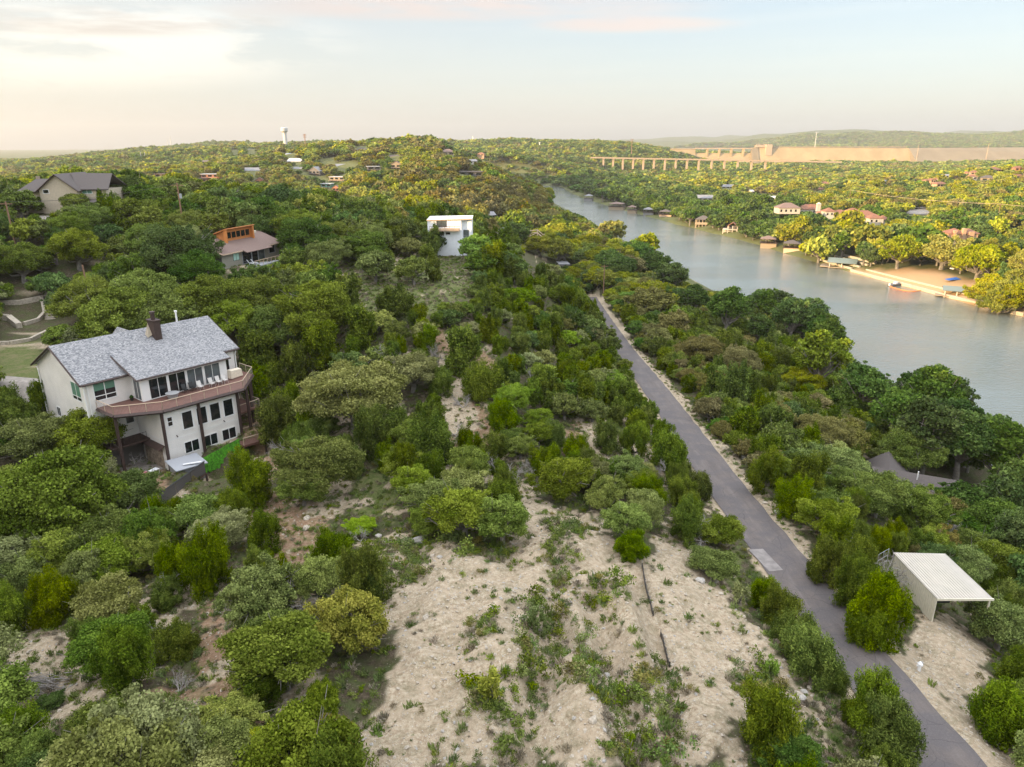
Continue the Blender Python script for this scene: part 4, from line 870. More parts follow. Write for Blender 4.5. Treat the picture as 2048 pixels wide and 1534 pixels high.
m_ = MB(); m_.tube([(0, 0, -.1), (0, 0, .6), (0, 0, .62), (0, 0, .8)], [.13, .13, .2, .06], 8); m_.build('body', 'white_paint', h_); m_ = MB(); m_.tube([(-.22, 0, .45), (.22, 0, .45)], .07, 6); m_.build('nozzle', 'white_paint', h_)

# river house roofs at the right
r_h = empty('river_house', (60.5, 93.0, 4.6), -0.45, (.9, .9, .9)); tag(r_h, 'brown roofed riverside house mostly hidden in trees at the right', 'house')
m_ = MB(); m_.box(-8, -4.5, -1, 3.5, 4.5, 3.2); m_.box(3.5, -3.5, -1, 8, 3.5, 2.6); m_.build('wall', 'tan_wall', r_h)
m_ = MB(); gable(m_, -8, -4.5, 3.5, 4.5, 3.2, 5.8, .6); gable(m_, 3.7, -3.5, 8.5, 3.5, 2.6, 4.7, .5); gable(m_, -9, 1, -3, 8, 3.3, 5.6, .5, .18, 'y'); m_.build('roof', 'dark_shingle', r_h)
m_ = MB(); m_.tube([(-2, -1, 5), (-2, -1, 6.6)], .1, 6); m_.build('vent_pipe', 'white_trim', r_h)
def gp(px, py): r = ray(px, py); ys = np.geomspace(15, 2500, 700); xs = r.x / r.y * ys; zs = CAMZ + r.z / r.y * ys; k = int(np.argmax(zs < H(xs, ys, False))); return (float(xs[k]), float(ys[k]))
# ------------------------------------------------------------ far houses
WALLC = {'w': 'stucco', 't': 'tan_wall', 'p': 'peach', 'd': 'dark_wall', 'g': 'teal_wall', 'r': 'rust_wall'}
ROOFC = {'g': 'grey_roof', 'w': 'white_roof', 'd': 'dark_shingle', 'r': 'tile_red', 'b': 'brown_roof'}
def far_house(px, py, wpx, dist, code, label, rot=None, storeys=None, grp=None):
    """code: roof shape (f flat, g gable, h hip), roof colour, wall colour, storeys"""
    _g = gp(px, py); y = _g[1] if .75 * dist < _g[1] < 1.4 * dist and py > 300 else dist; p = at_y(px, py, y); dep = float(proj(p.x, y, p.z)[2]); W = wpx * dep / F2; n = int(code[3]); hh = 2.9 * n
    gz = Hs(p.x, y); z = min(p.z, gz + 1.6); D = max(6.0, min(W * .7, 12))
    r = rot if rot is not None else rng.uniform(-.5, .5)
    h = empty('house', (p.x, y, z), r); tag(h, label, 'house', grp)
    m_ = MB(); x0, x1 = -W / 2, W / 2
    if code[0] == 'f':
        m_.box(x0, 0, -4, x1, D, hh); m_.build('wall', WALLC[code[2]], h); m_ = MB(); m_.box(x0 - .6, -.8, hh + .002, x1 + .6, D + .4, hh + .35); m_.build('roof', ROOFC[code[1]], h)
    elif code[0] == 'g':
        gwalls(m_, x0, 0, x1, D, -4, hh, hh + D * .24); m_.build('wall', WALLC[code[2]], h); m_ = MB(); gable(m_, x0, 0, x1, D, hh + .05, hh + D * .24 + .12, .6); m_.build('roof', ROOFC[code[1]], h)
    elif code[0] == 'x':
        gwalls(m_, x0, 0, x1, D, -4, hh, hh + W * .28, 'y'); m_.build('wall', WALLC[code[2]], h); m_ = MB(); gable(m_, x0, 0, x1, D, hh + .05, hh + W * .28 + .12, .5, .18, 'y'); m_.build('roof', ROOFC[code[1]], h)
    else:
        m_.box(x0, 0, -4, x1, D, hh); m_.build('wall', WALLC[code[2]], h); m_ = MB(); hip(m_, x0, 0, x1, D, hh + .21, hh + .2 + min(W, D) * .3); m_.build('roof', ROOFC[code[1]], h)
    for s in range(n):
        k = max(2, int(W / 4.5))
        for i in range(k):
            cx_ = x0 + W * (i + .5) / k; ww = W / k * .32; m_ = MB(); m_.box(cx_ - ww, -.06, s * 2.9 + .8, cx_ + ww, -.004, s * 2.9 + 2.3); m_.build('window', 'glass_dark', h)
    if n > 1 or code[0] == 'f':
        m_ = MB(); m_.box(x0, -2.2, hh - 2.95, x1 * .8, -.07, hh - 2.8); [m_.box(x0 + (x1 * .8 - x0) * i / 3, -2.2, -4, x0 + (x1 * .8 - x0) * i / 3 + .2, -2.0, hh - 2.96) for i in range(4)]; m_.build('deck', 'raw_wood' if code[2] != 'd' else 'dark_trim', h)
    _pb = float(proj(p.x, y, z)[1]); keepbox(px - wpx * .55, _pb - (hh + 1.5) * F2 / dep, px + wpx * .55, _pb - 0.12 * hh * F2 / dep, y - 1); clear(p.x, y + D / 2, W * .6); clear(p.x, y - 5, 3)
    return h
FH = """421 362 34 653 fwr2|white and rust modern house with stacked flat roofs on the left hill;405 364 16 648 fdr1|low rust coloured wing left of the stacked modern house;505 347 30 700 ggw1|pale house with a grey metal roof right of the stacked modern house;588 328 30 760 gww1|long low white house in the middle of the hillside;595 343 17 715 ggt1|small grey roofed house just below the long low white house
653 330 22 750 fww1|small white cube house with dark openings;629 354 28 690 xgd2|dark grey gabled house left of the tan and teal houses;691 340 34 720 ggt1|grey roofed house with a long ridge above the tan one;749 346 26 715 fwd2|white flat roof over dark walls at the wooded dip;792 342 22 715 xbt2|brown gabled house with pale porch, right of the white flat roof
674 367 31 655 fwt2|tan house with a long pale roof and column porch;653 381 22 640 fwg2|teal walled house below the tan one;672 389 16 625 xbr2|brown framed house with glass gable below the teal one;788 319 18 790 gdt1|small dark roofed house on the crest above the brown gable;722 307 26 850 hdp1|peach house with a dark hip roof near the ridge
942 352 46 546 fdd1|long dark flat roofed house at the edge of the brown hill;946 328 18 640 ggw1|small white roofed house above the long dark house;520 367 18 655 xbr1|small brown gabled house among trees below the hillside;581 315 18 800 gww1|white roofed house high on the hillside left of the crest
464 321 14 800 hrp1|small peach house left on the hill;426 319 16 820 fwg1|low teal and white building left on the hill;409 326 14 800 gdt1|small tan house beside the teal and white building;896 310 26 880 hbt1|tan house with brown roof on the crest;722 291 26 1050 gww1|white house on the skyline right of the water tower
541 297 14 1150 hdp1|pale house on the skyline left of the water tower;503 304 16 1080 ggw1|white house on the ridge, second from the antenna hill;469 306 14 1080 hbt1|tan house on the ridge nearest the antenna hill;592 294 12 1150 hww1|tiny white house beside the water tower foot;616 296 14 1150 hrp1|tiny peach house right of the water tower
646 295 12 1150 ggt1|tiny grey roofed house on the skyline;85 341 20 620 ggw1|white house with grey roof at far left beyond the tan house;117 346 10 600 fgw1|small grey box house behind the tan roof;257 357 16 420 fww1|white box house right of the yellow trees;295 368 12 380 ggw1|small white roof below the peach ruin
322 354 24 560 fbp1|peach stone building on a bare cut at the left hill;961 309 14 900 hrp1|small peach house at the dark slope's upper edge;1896 327 14 850 ggw1|pale house with grey roof on the right hill, upper row;1875 337 10 800 hrw1|small white house below the upper row on the right hill;1860 338 9 800 hrp1|small yellow walled house left end of the right hill
1938 323 12 880 hrp1|peach house on the right hill crest left of the orange one;1953 327 13 870 hrp1|orange sunlit house on the right hill crest;1998 322 24 860 hrr1|long red roofed house on the right hill crest;2040 332 16 820 hrr1|red roofed house at the right edge of the hill;2039 358 18 640 grw1|white walled house at the right picture edge
1865 371 9 620 xrp2|narrow peach tower house on the right slope;1885 374 19 600 hrw1|white and peach house right of the narrow tower house;1976 362 24 640 hdt1|long low house half hidden by a pale tree on the right slope;1832 363 8 680 ggw1|tiny white house left on the right slope;1950 340 16 760 hrw1|white house among trees mid slope at right
1885 347 18 740 hrp1|low peach house under the upper row at right;1410 402 30 680 ggw1|grey roofed white house beside the riverside lawn;1640 384 14 760 hrp1|red roofed house in trees left of the yellow slope;1770 357 10 900 ggt1|small grey house far in the woods at right;1650 372 18 820 hrr1|red roofed pair of wings above the lawn
1455 378 22 850 ggt1|grey roofs above the dark riverside wood;1545 402 8 640 gww1|tiny white hut at the end of the lawn;1505 388 6 720 gww1|tiny white hut at the start of the lawn;997 472 26 344 fgw1|pale flat roof by the curved road beyond the white house;985 440 12 430 ggw1|small grey roof on the dark wooded slope;1128 545 16 232 fgw1|white van roofed shelter by the road's far end"""
for ln in FH.replace('\n', ';').split(';'):
    a, lab = ln.split('|'); px, py, w, dd_, code = a.split(); far_house(float(px), float(py), float(w), float(dd_), code, lab)
# estate with terracotta roofs
def P_(px, py, y): return at_y(px, py, y)
es = empty('villa', (0, 0, 0)); 
wings = [(1600, 1648, 427, 430, 1.0, 'h', 'tile_red'), (1558, 1600, 424, 455, .8, 'h', 'brown_roof'), (1650, 1669, 438, 418, 1.7, 'h', 'tile_red'), (1668, 1697, 438, 424, 1.2, 'h', 'tile_red'), (1695, 1722, 436, 430, 1.4, 'h', 'tile_red'), (1710, 1755, 446, 412, 1.5, 'h', 'tile_red'), (1737, 1765, 455, 400, 1.9, 'h', 'tile_red'), (1760, 1778, 452, 404, 1.3, 'h', 'tile_red'), (1640, 1662, 436, 425, 1.1, 'h', 'tile_red')]
c0 = P_(1690, 440, 425); gz = Hs(c0.x, 425); es.location = (c0.x, 425, gz); tag(es, 'long terracotta roofed riverside villa with white walls and many wings', 'villa')
wl = MB(); rg_ = MB(); rf_ = MB(); wn = MB()
for a, b_, pb, dist, st, _, _ in wings:
    _g = gp((a + b_) / 2, pb); dist = _g[1] if 300 < _g[1] < 560 else dist
    p0 = P_(a, pb, dist); p1 = P_(b_, pb, dist); W = p1.x - p0.x; zb = p0.z - gz; x0 = p0.x - c0.x; y0 = dist - 425; D = min(11, max(8, W * .7)); hh = 2.9 * st
    wl.box(x0, y0, zb - 1.2, x0 + W, y0 + D, zb + hh); hip(rg_ if a == 1558 else rf_, x0, y0, x0 + W, y0 + D, zb + hh + .2, zb + hh + D * .33)
    for i in range(max(2, int(W / 3))): wn.box(x0 + .8 + i * 3, y0 - .06, zb + hh - 2.2, x0 + 1.9 + i * 3, y0 - .004, zb + hh - .8)
    keepbox(a, pb - (hh + 2.5) * F2 / dist, b_, pb - 0.25 * hh * F2 / dist, dist - 1); clear(p0.x + W / 2, dist + 6, 6)
wl.build('wall', 'stucco', es); rf_.build('roof', 'tile_red', es); rg_.build('roof', 'brown_roof', es); wn.build('window', 'glass_dark', es)
p = P_(1637, 412, 440); m_ = MB(); m_.box(p.x - c0.x - 1, 14, p.z - gz - 3, p.x - c0.x + 1, 16, p.z - gz + 1); hip(m_, p.x - c0.x - 1, 14, p.x - c0.x + 1, 16, p.z - gz + 1.2, p.z - gz + 2.4, .2); m_.build('cupola', 'stucco', es)
e2 = empty('villa', (0, 0, 0)); c0 = P_(1930, 482, 358); e2.location = (c0.x, 358, c0.z); tag(e2, 'peach villa with red tiled roofs and an arched doorway near the right edge', 'villa')
m_ = MB(); m_.box(-8, 0, -5, 6, 8, 3.4); m_.box(1.0, -1.0, -5, 3.4, -.004, 4.6); m_.box(-2.2, -1.0, -5, -.8, 1.0, 6.2); m_.box(-6.5, -.8, -5, -5, .8, 5.2); m_.build('wall', 'peach', e2)
m_ = MB(); hip(m_, -8, 0, -.2, 8, 3.6, 6.0); hip(m_, -.2, 0, 6.4, 8, 3.6, 5.8); m_.build('roof', 'tile_red', e2)
m_ = MB(); m_.tube([(2.2, -1.03, 1.6), (2.2, -1.06, 1.6)], .95, 14); m_.box(1.25, -1.06, -.5, 3.15, -1.03, 1.6); m_.build('door', 'black', e2)
keepbox(1898, 458, 1962, 480, 357); clear(c0.x, 362, 9)
# boat houses along the far bank
def boathouse(px, py, wpx, code, label, dx=0):
    p = at_z(px, py, 0.0); W = wpx * float(proj(*p)[2]) / F2
    b_h = empty('boathouse', (p.x, p.y, 0), -.35 if code != 'dock' else -.5); tag(b_h, label, 'boathouse'); D = W * .8
    if code == 'dock':
        for (qx, qy) in [(a, c) for a in (-W*.45, 0, W*.45) for c in (.5, D)]: m_ = MB(); m_.box(qx - .2, qy - .2, -2.5, qx + .2, qy + .2, 3.0); m_.build('post', 'stucco', b_h)
        m_ = MB(); gable(m_, -W*.5, 0, W*.5, D, 3.0, 3.0 + D * .16, .5); m_.build('roof', 'green_roof', b_h)
        m_ = MB(); m_.box(-W*.5, -.8, .45, W*.5, .6, .75); m_.box(-W*.8, 0, .45, -W*.5 - .004, D, .75); m_.box(-W*.48, D * .45, .7, W*.48, D * .5, 1.0); m_.build('deck', 'tan_wall', b_h)
    elif code == 'arch':
        m_ = MB(); [m_.box(-W/2 + W * i / 4 - .3, -.3, -2.5, -W/2 + W * i / 4 + .3, .3, 6.0) for i in range(5)]; [m_.box(W/2 - .3, D * j / 3, -2.5, W/2 + .3, D * j / 3 + .6, 6.0) for j in range(1, 4)]; [m_.box(-W/2 - .3, D * j / 3, -2.5, -W/2 + .3, D * j / 3 + .6, 6.0) for j in range(1, 4)]; m_.build('pillar', 'tan_wall', b_h)
        m_ = MB(); m_.box(-W/2 - .5, -.6, .3, W/2 + .5, D, .7); m_.box(-W/2 - .5, -.6, 2.7, W/2 + .5, D, 3.3); m_.box(-W/2 - .4, -.5, 3.302, W/2 + .4, -.4, 4.2); m_.build('deck', 'tan_wall', b_h)
        m_ = MB(); hip(m_, -W/2, 0, W/2, D, 6.1, 8.6, .7); m_.build('roof', 'dark_shingle', b_h)
    elif code == 'white':
        m_ = MB(); [m_.box(-W/2 + W * i / 3 - .25, -.25, -2.5, -W/2 + W * i / 3 + .25, .25, 3.2 + (2.6 if i > 0 else 0)) for i in range(4)]; [m_.box(-W/2 + W * i / 3 - .25, D - .5, -2.5, -W/2 + W * i / 3 + .25, D, 5.8) for i in range(1, 4)]; m_.box(-W/2 - .3, -.3, 3.2, W/2 + .3, D, 3.7); m_.box(-W/2, D * .4, 0, W * .5, D * .45, 3.19); m_.build('frame', 'stucco', b_h)
        m_ = MB(); m_.box(-W*.12, D * .35, 3.702, W*.45, D * .9, 5.8); m_.build('wall', 'dark_wall', b_h)
        m_ = MB(); gable(m_, -W*.18, 0, W*.52, D, 5.8, 8.0, .4, .18, 'y'); m_.build('roof', 'tile_red', b_h)
    else:
        m_ = MB(); m_.box(-W/2, 0, -2, W/2, D, 2.8); m_.build('wall', {'wood': 'raw_wood', 'brown': 'tan_wall', 'grey': 'grey_roof'}[code], b_h)
        m_ = MB(); m_.box(-W/2 - .5, -.5, 2.802, W/2 + .5, D + .3, 3.1); m_.build('deck', 'dark_trim', b_h)
        m_ = MB(); [m_.box(-W/2 + W * i / 3 * .9, .2, 3.1, -W/2 + W * i / 3 * .9 + .2, .4, 5.2) for i in range(4)]; m_.build('post', 'dark_trim', b_h)
        m_ = MB(); hip(m_, -W/2, 0, W * .4, D, 5.3, 6.8, .4); m_.build('roof', {'wood': 'dark_shingle', 'brown': 'brown_roof', 'grey': 'grey_roof'}[code], b_h)
    keepbox(px - wpx * .5, py - 9 * F2 / p.y * .9, px + wpx * .5, py, p.y - .5); clear(p.x, p.y + D / 2, W * .6)
    for k in range(3): clear(p.x - k * 3, p.y - k * 3, W * .5)
boathouse(1404, 457, 26, 'arch', 'two storey stone boathouse with arches and a dark hip roof'); boathouse(1459, 470, 27, 'white', 'white framed boathouse with a red gable roof')
boathouse(1536, 497, 30, 'brown', 'brown boathouse with an upper terrace between the white one and the wooden box'); boathouse(1584, 507, 33, 'wood', 'wooden box boathouse with dark canopy beside the terraces')
boathouse(1682, 538, 50, 'dock', 'open boat dock with green metal roof beside the terraces'); boathouse(1912, 597, 46, 'dock', 'open boat dock with green metal roof at the end of the sand beach')
boathouse(1296, 432, 20, 'grey', 'blue grey boathouse on the shaded far bank'); boathouse(1263, 427, 17, 'brown', 'small brown boathouse left of the blue grey one'); boathouse(1232, 420, 30, 'brown', 'long brown dock house further up the shaded bank'); boathouse(1330, 437, 24, 'wood', 'low wooden boathouse right of the blue grey one'); boathouse(1176, 402, 16, 'grey', 'furthest grey dock at the river bend')
# beach wall, terraces
def along(y0, y1, off0, off1, n=24, z0=0, z1=0): return [(float(np.interp(y, RY, RX)) + off, y, z) for y, off, z in zip(np.linspace(y0, y1, n), np.linspace(off0, off1, n), np.linspace(z0, z1, n))]
m_ = MB(); q = along(236, 326, .5, .5); 
for a, b_ in zip(q[:-1], q[1:]): m_.prism([(a[0], a[1]), (b_[0], b_[1]), (b_[0] + .8, b_[1] + .3), (a[0] + .8, a[1] + .3)], -2, 1.25)
o_ = m_.build('sea_wall', 'limestone'); tag(o_, 'low pale stone wall along the water below the sand beach', 'wall')
m_ = MB(); q = along(240, 322, 6, 5)
for a, b_ in zip(q[:-1], q[1:]): m_.prism([(a[0], a[1]), (b_[0], b_[1]), (b_[0] + .7, b_[1] + .3), (a[0] + .7, a[1] + .3)], -1, 2.0)
o_ = m_.build('beach_wall', 'limestone'); tag(o_, 'second pale stone kerb across the sand above the water wall', 'wall')
for k in range(4):
    m_ = MB(); q = along(328, 356, 2 + 3.6 * k, 2 + 3.6 * k, 14)
    for a, b_ in zip(q[:-1], q[1:]): m_.prism([(a[0], a[1]), (b_[0], b_[1]), (b_[0] + .9, b_[1] + .3), (a[0] + .9, a[1] + .3)], -1, 1.5 + .85 * k)
    o_ = m_.build('terrace_wall', 'limestone'); tag(o_, ['lowest of the four pale terrace walls above the water', 'second lowest of the four pale terrace walls', 'third of the four pale terrace walls, counted up from the water', 'topmost of the four pale terrace walls under the trees'][k], 'wall', 'terrace walls on the far bank')
keep([(1640, 525), (1700, 480), (1760, 500), (1700, 530)], 330) if False else None
# boat and orange boom
p = at_z(1790, 571, 0); bt = empty('motor_boat', (p.x, p.y, 0), .5); tag(bt, 'dark low motor boat lying off the sand beach', 'boat')
m_ = MB(); m_.add([(-3.6,-1.1,-.3),(2.4,-1.1,-.3),(2.4,1.1,-.3),(-3.6,1.1,-.3),(-3.8,-1.3,.7),(2.6,-1.3,.8),(4.3,0,1.0),(2.6,1.3,.8),(-3.8,1.3,.7),(3.4,0,-.3)], [(0,3,2,9,1),(0,1,5,4),(1,9,6,5),(9,2,7,6),(2,3,8,7),(3,0,4,8),(4,5,6,7,8)]); m_.build('hull', 'dark_wall', bt)
m_ = MB(); m_.box(-.6, -.6, .78, .8, .6, 1.5); m_.box(-3.9, -.3, .3, -3.6, .3, 1.2); m_.build('console', 'white_paint', bt)
m_ = MB(); m_.tube([at_z(1780 + 63 * t, 573 + 9.5 * math.sin(t * 2.2), .12) for t in np.linspace(0, 1, 26)], .22, 5); o_ = m_.build('floating_boom', 'orange_boom'); tag(o_, 'orange floating boom curving from the boat to the beach', 'boom')
p = at_z(1903, 570, 1.6); t_ = empty('blue_tarp', (p.x, p.y, Hs(p.x, p.y)), .3); tag(t_, 'blue tarp spread on the beach beside the right hand boat dock', 'tarp'); m_ = MB(); m_.slab([(-3, -1, .3), (3, -1.2, .4), (3, 1.2, .9), (-3, 1, .5)], .1); m_.build('sheet', 'blue_tarp', t_)
for k, (a, b_, lb_) in enumerate(((1909, 545, 'white utility truck on the upper edge of the beach'), (1930, 548, 'dark car parked right of the white truck on the beach'))):
    p = at_z(a, b_, 3.2); car(lb_, p.x, p.y, Hs(p.x, p.y), .4, ('car_white', 'car_black')[k])
p = at_y(2028, 457, 385); bz = empty('bulldozer', (p.x, 385, Hs(p.x, 385)), .2); tag(bz, 'yellow earth mover on the road beyond the lawn at the right edge', 'bulldozer')
m_ = MB(); m_.box(-2.5, -1, .9, 2.0, 1, 2.1); m_.build('body', 'yellow_paint', bz); m_ = MB(); m_.box(-.8, -.9, 2.102, .8, .9, 3.3); m_.build('cab', 'glass_dark', bz); m_ = MB(); m_.box(-2.6, -1.5, 0, 1.9, -1.002, .9); m_.box(-2.6, 1.002, 0, 1.9, 1.5, .9); m_.build('track', 'rubber', bz); m_ = MB(); m_.box(2.4, -1.8, .1, 2.6, 1.8, 1.4); m_.build('blade', 'yellow_paint', bz); clear(p.x, 385, 5)
keepbox(2016, 446, 2042, 458, 380)
# parking lot patch beyond the villa
def patch(name, poly, z_off, mat, label, nsub=10, kind='structure'):
    """a sheet laid on the terrain inside an image quad"""
    g = []; 
    for j in range(nsub + 1):
        for i in range(nsub + 1):
            u, v = i / nsub, j / nsub; a = [poly[0][k] * (1-u) + poly[1][k] * u for k in (0, 1)]; c = [poly[3][k] * (1-u) + poly[2][k] * u for k in (0, 1)]
            g.append((a[0] * (1-v) + c[0] * v, a[1] * (1-v) + c[1] * v))
    xy = np.array(g); zz_ = H(xy[:, 0], xy[:, 1]) + z_off; m_ = MB(); n1_ = nsub + 1
    m_.add([(x, y, z) for (x, y), z in zip(g, zz_)], [(j*n1_+i, j*n1_+i+1, (j+1)*n1_+i+1, (j+1)*n1_+i) for j in range(nsub) for i in range(nsub)])
    o = m_.build(name, mat); tag(o, label, None, None, kind); return o
patch('parking_lot', [gp(1812, 430), gp(1868, 431), gp(1852, 405), gp(1826, 405)], .35, 'concrete', 'pale grey parking lot beyond the villa'); keep([(1816, 428), (1862, 430), (1850, 404), (1828, 404)], 560)
patch('driveway', [gp(-30, 800), gp(75, 815), gp(82, 762), gp(-30, 752)], .06, 'concrete', 'grey concrete driveway left of the white house', 14)
patch('village_road', [gp(60, 530), gp(118, 534), gp(116, 522), gp(60, 519)], .08, 'asphalt', 'short grey bend of road among trees at the left')
patch('gravel_turnaround', [gp(20, 462), gp(120, 455), gp(105, 435), gp(20, 440)], .08, 'concrete', 'pale paved drive below the tan house')
patch('concrete_pad', [tuple(at_z(a_, b_, 17.75).xy) for a_, b_ in ((1496, 1098), (1526, 1097), (1566, 1141), (1538, 1144))], .11, 'road_line', 'lighter square of paving at the left edge of the road', 6)
patch('hill_road', [gp(985, 472), gp(1046, 474), gp(1040, 466), gp(985, 462)], .3, 'white_roof', 'pale curve of road beyond the unfinished white house')
keep([(985, 462), (1046, 466), (1044, 474), (985, 472)], 330)
# ------------------------------------------------------------ bridge and dam
br = empty('road_bridge', (153, 1450, 33.3)); tag(br, 'long pale concrete road bridge on slim piers below the dam', 'bridge')
za = lambda x: 33.3 - (x - 153) * (6.5 / 372)
m_ = MB(); M0 = br.location
xs = np.linspace(153, 640, 12)
m_.add([(x - 153, s_ * 5, za(x) - 33.3 + h_) for x in xs for s_, h_ in ((-1, 0), (-1, -1.6), (1, -1.6), (1, 0))], [(i*4+k, i*4+(k+1)%4, (i+1)*4+(k+1)%4, (i+1)*4+k) for i in range(11) for k in range(4)] + [(0,1,2,3), (47,46,45,44)]); m_.build('deck', 'bridge_concrete', br)
m_ = MB(); m_.add([(x - 153, s_, za(x) - 33.3 + h_) for x in xs for s_, h_ in ((-5.3, 1.0), (-5.3, -.2), (-5.002, -.2), (-5.002, 1.0))], [(i*4+k, i*4+(k+1)%4, (i+1)*4+(k+1)%4, (i+1)*4+k) for i in range(11) for k in range(4)]); m_.build('parapet', 'bridge_concrete', br)
for k, x in enumerate([178, 197, 216, 236, 256, 276.5, 298, 319, 341, 364, 389, 414, 440, 467, 494]):
    m_ = MB(); zt = za(x) - 33.3 - 1.6; m_.box(x - 153 - 1.5, -2.6, -38, x - 153 + 1.5, 2.6, zt - 1.5); m_.box(x - 153 - 1.8, -4.6, zt - 1.498, x - 153 + 1.8, 4.6, zt - .003); m_.build('pier', 'bridge_concrete', br)
dm = empty('dam', (394, 2000, 0)); tag(dm, 'long sunlit concrete dam with spillway gates and a central tower', 'dam')
def dwall(mb, x0, x1, zt0, zt1, batter=16, y=0, zb=-5): 
    mb.add([(x0 - 394, y - batter, zb), (x1 - 394, y - batter, zb), (x1 - 394, y, zt1), (x0 - 394, y, zt0), (x0 - 394, y + 8, zt0), (x1 - 394, y + 8, zt1), (x1 - 394, y + 8, zb), (x0 - 394, y + 8, zb)], [(0,1,2,3), (3,2,5,4), (4,5,6,7), (0,3,4,7), (1,6,5,2)])
m_ = MB(); dwall(m_, 394, 490, 45.5, 46, 22); dwall(m_, 649, 1060, 50.5, 48.5, 30); m_.build('wall', 'dam_concrete', dm)
m_ = MB(); dwall(m_, 490, 649, 36, 36, 30); m_.build('spillway', 'dam_concrete', dm)
m_ = MB(); [m_.box(490 + i * 32 - 394 - 2, -7, 20, 490 + i * 32 - 394 + 2, 5, 46.8) for i in range(1, 5)]; m_.build('gate_pier', 'dam_concrete', dm)
m_ = MB(); m_.box(96, -4, 46.8, 255, 4, 49.3); m_.box(0, -1.2, 46, 96, 0, 47.6); m_.box(255, -1.2, 50.6, 660, -.003, 52.2); m_.build('crest_road', 'bridge_concrete', dm)
m_ = MB(); m_.add([(245, -34, -5), (262, -34, -5), (262, -3, 50), (245, -3, 50), (245, 4, 50), (262, 4, 50), (245, 4, -5), (262, 4, -5)], [(0,1,2,3), (3,2,5,4), (0,3,4,6), (1,7,5,2)]); m_.build('buttress', 'dam_earth', dm)
m_ = MB(); m_.box(281, -12, 30, 297, 6, 58); m_.box(255, -3, 50.7, 281 - .01, 5, 55.5); m_.box(297.01, -3, 50.6, 303, 5, 56); [m_.box(258 + i * 6, -3.3, 55.5, 260 + i * 6, 4, 57.5) for i in range(4)]; m_.build('tower', 'bridge_concrete', dm)
m_ = MB(); m_.add([(1060-394, -60, 6), (1900-394, -60, 20), (2300-394, -30, 54), (2300-394, 0, 55.5), (1060-394, 0, 49), (1060-394, 10, 49), (2300-394, 10, 55.5), (1060-394, 10, 0), (2300-394, 10, 0)], [(0,1,2,3,4), (4,3,6,5), (5,6,8,7), (0,4,5,7)]); m_.build('embankment', 'dam_earth', dm)
# ------------------------------------------------------------ masts and poles
def mast(px, pyb, pyt, y, w, mat, label, name='mast', cat='mast', arms=0):
    a = at_y(px, pyb, y); b_ = at_y(px, pyt, y); o = empty(name, (a.x, y, a.z)); tag(o, label, cat); h = b_.z - a.z
    m_ = MB(); m_.tube([(0, 0, -3), (0, 0, h)], [w, w * .6], 6); m_.build('pole', mat, o)
    if arms: 
        for k in range(arms): m_ = MB(); zz_ = h - .6 - k * h * .12; m_.tube([(-h * .1 - 1, 0, zz_), (h * .1 + 1, 0, zz_)], w * .5, 4); m_.build('cross_arm', mat, o)
    return o
wt = empty('water_tower', (at_y(572, 296, 1400).x, 1400, at_y(572, 296, 1400).z)); tag(wt, 'pale water tower with a thick column and wide flat tank on the skyline', 'water tower')
m_ = MB(); m_.tube([(0, 0, -8), (0, 0, 4), (0, 0, 28)], [4.4, 3.6, 3.3], 16); m_.build('column', 'white_roof', wt); m_ = MB(); m_.tube([(0, 0, 27), (0, 0, 30), (0, 0, 35), (0, 0, 36.5)], [4, 6.4, 6.4, 4.5], 18); m_.build('tank', 'white_roof', wt); m_ = MB(); m_.tube([(0, 0, 36), (0, 0, 39)], .4, 5); m_.build('antenna', 'steel', wt)
mast(611, 291, 268, 1400, 1.1, 'pole_wood', 'dark cell mast just right of the water tower', arms=3)
mast(1263, 305, 278, 1600, .9, 'pole_wood', 'grey pylon on the hill left of the dam', arms=2)
mast(1629, 300, 264, 2600, 1.6, 'steel', 'thin red and white mast above the dam', arms=1)
mast(1833, 318, 290, 1100, .5, 'bridge_concrete', 'white line pole before the dam, left one'); mast(1973, 313, 286, 1000, .45, 'bridge_concrete', 'white line pole before the dam, right one')
mast(343, 292, 273, 2400, 1.1, 'steel', 'tall thin antenna on the left skyline'); mast(336, 292, 276, 2400, .8, 'steel', 'shorter thin antenna on the left skyline')
mast(284, 325, 304, 1200, .5, 'white_roof', 'white line pole on the far left hill, left of a pair'); mast(292, 325, 304, 1200, .5, 'white_roof', 'white line pole on the far left hill, right of a pair')
mast(682, 294, 280, 1200, .5, 'white_roof', 'short white pole on the skyline left of the white house'); mast(693, 294, 280, 1200, .5, 'white_roof', 'short white pole on the skyline beside the white house')
mast(841, 285, 272, 1500, .6, 'steel', 'thin mast over the central crest'); mast(946, 292, 272, 2200, .9, 'steel', 'thin mast on the skyline right of the crest'); mast(978, 293, 277, 2200, .8, 'steel', 'second thin mast on the skyline right of the crest'); mast(1079, 300, 284, 1700, .8, 'steel', 'small pylon left of the bridge hill', arms=2)
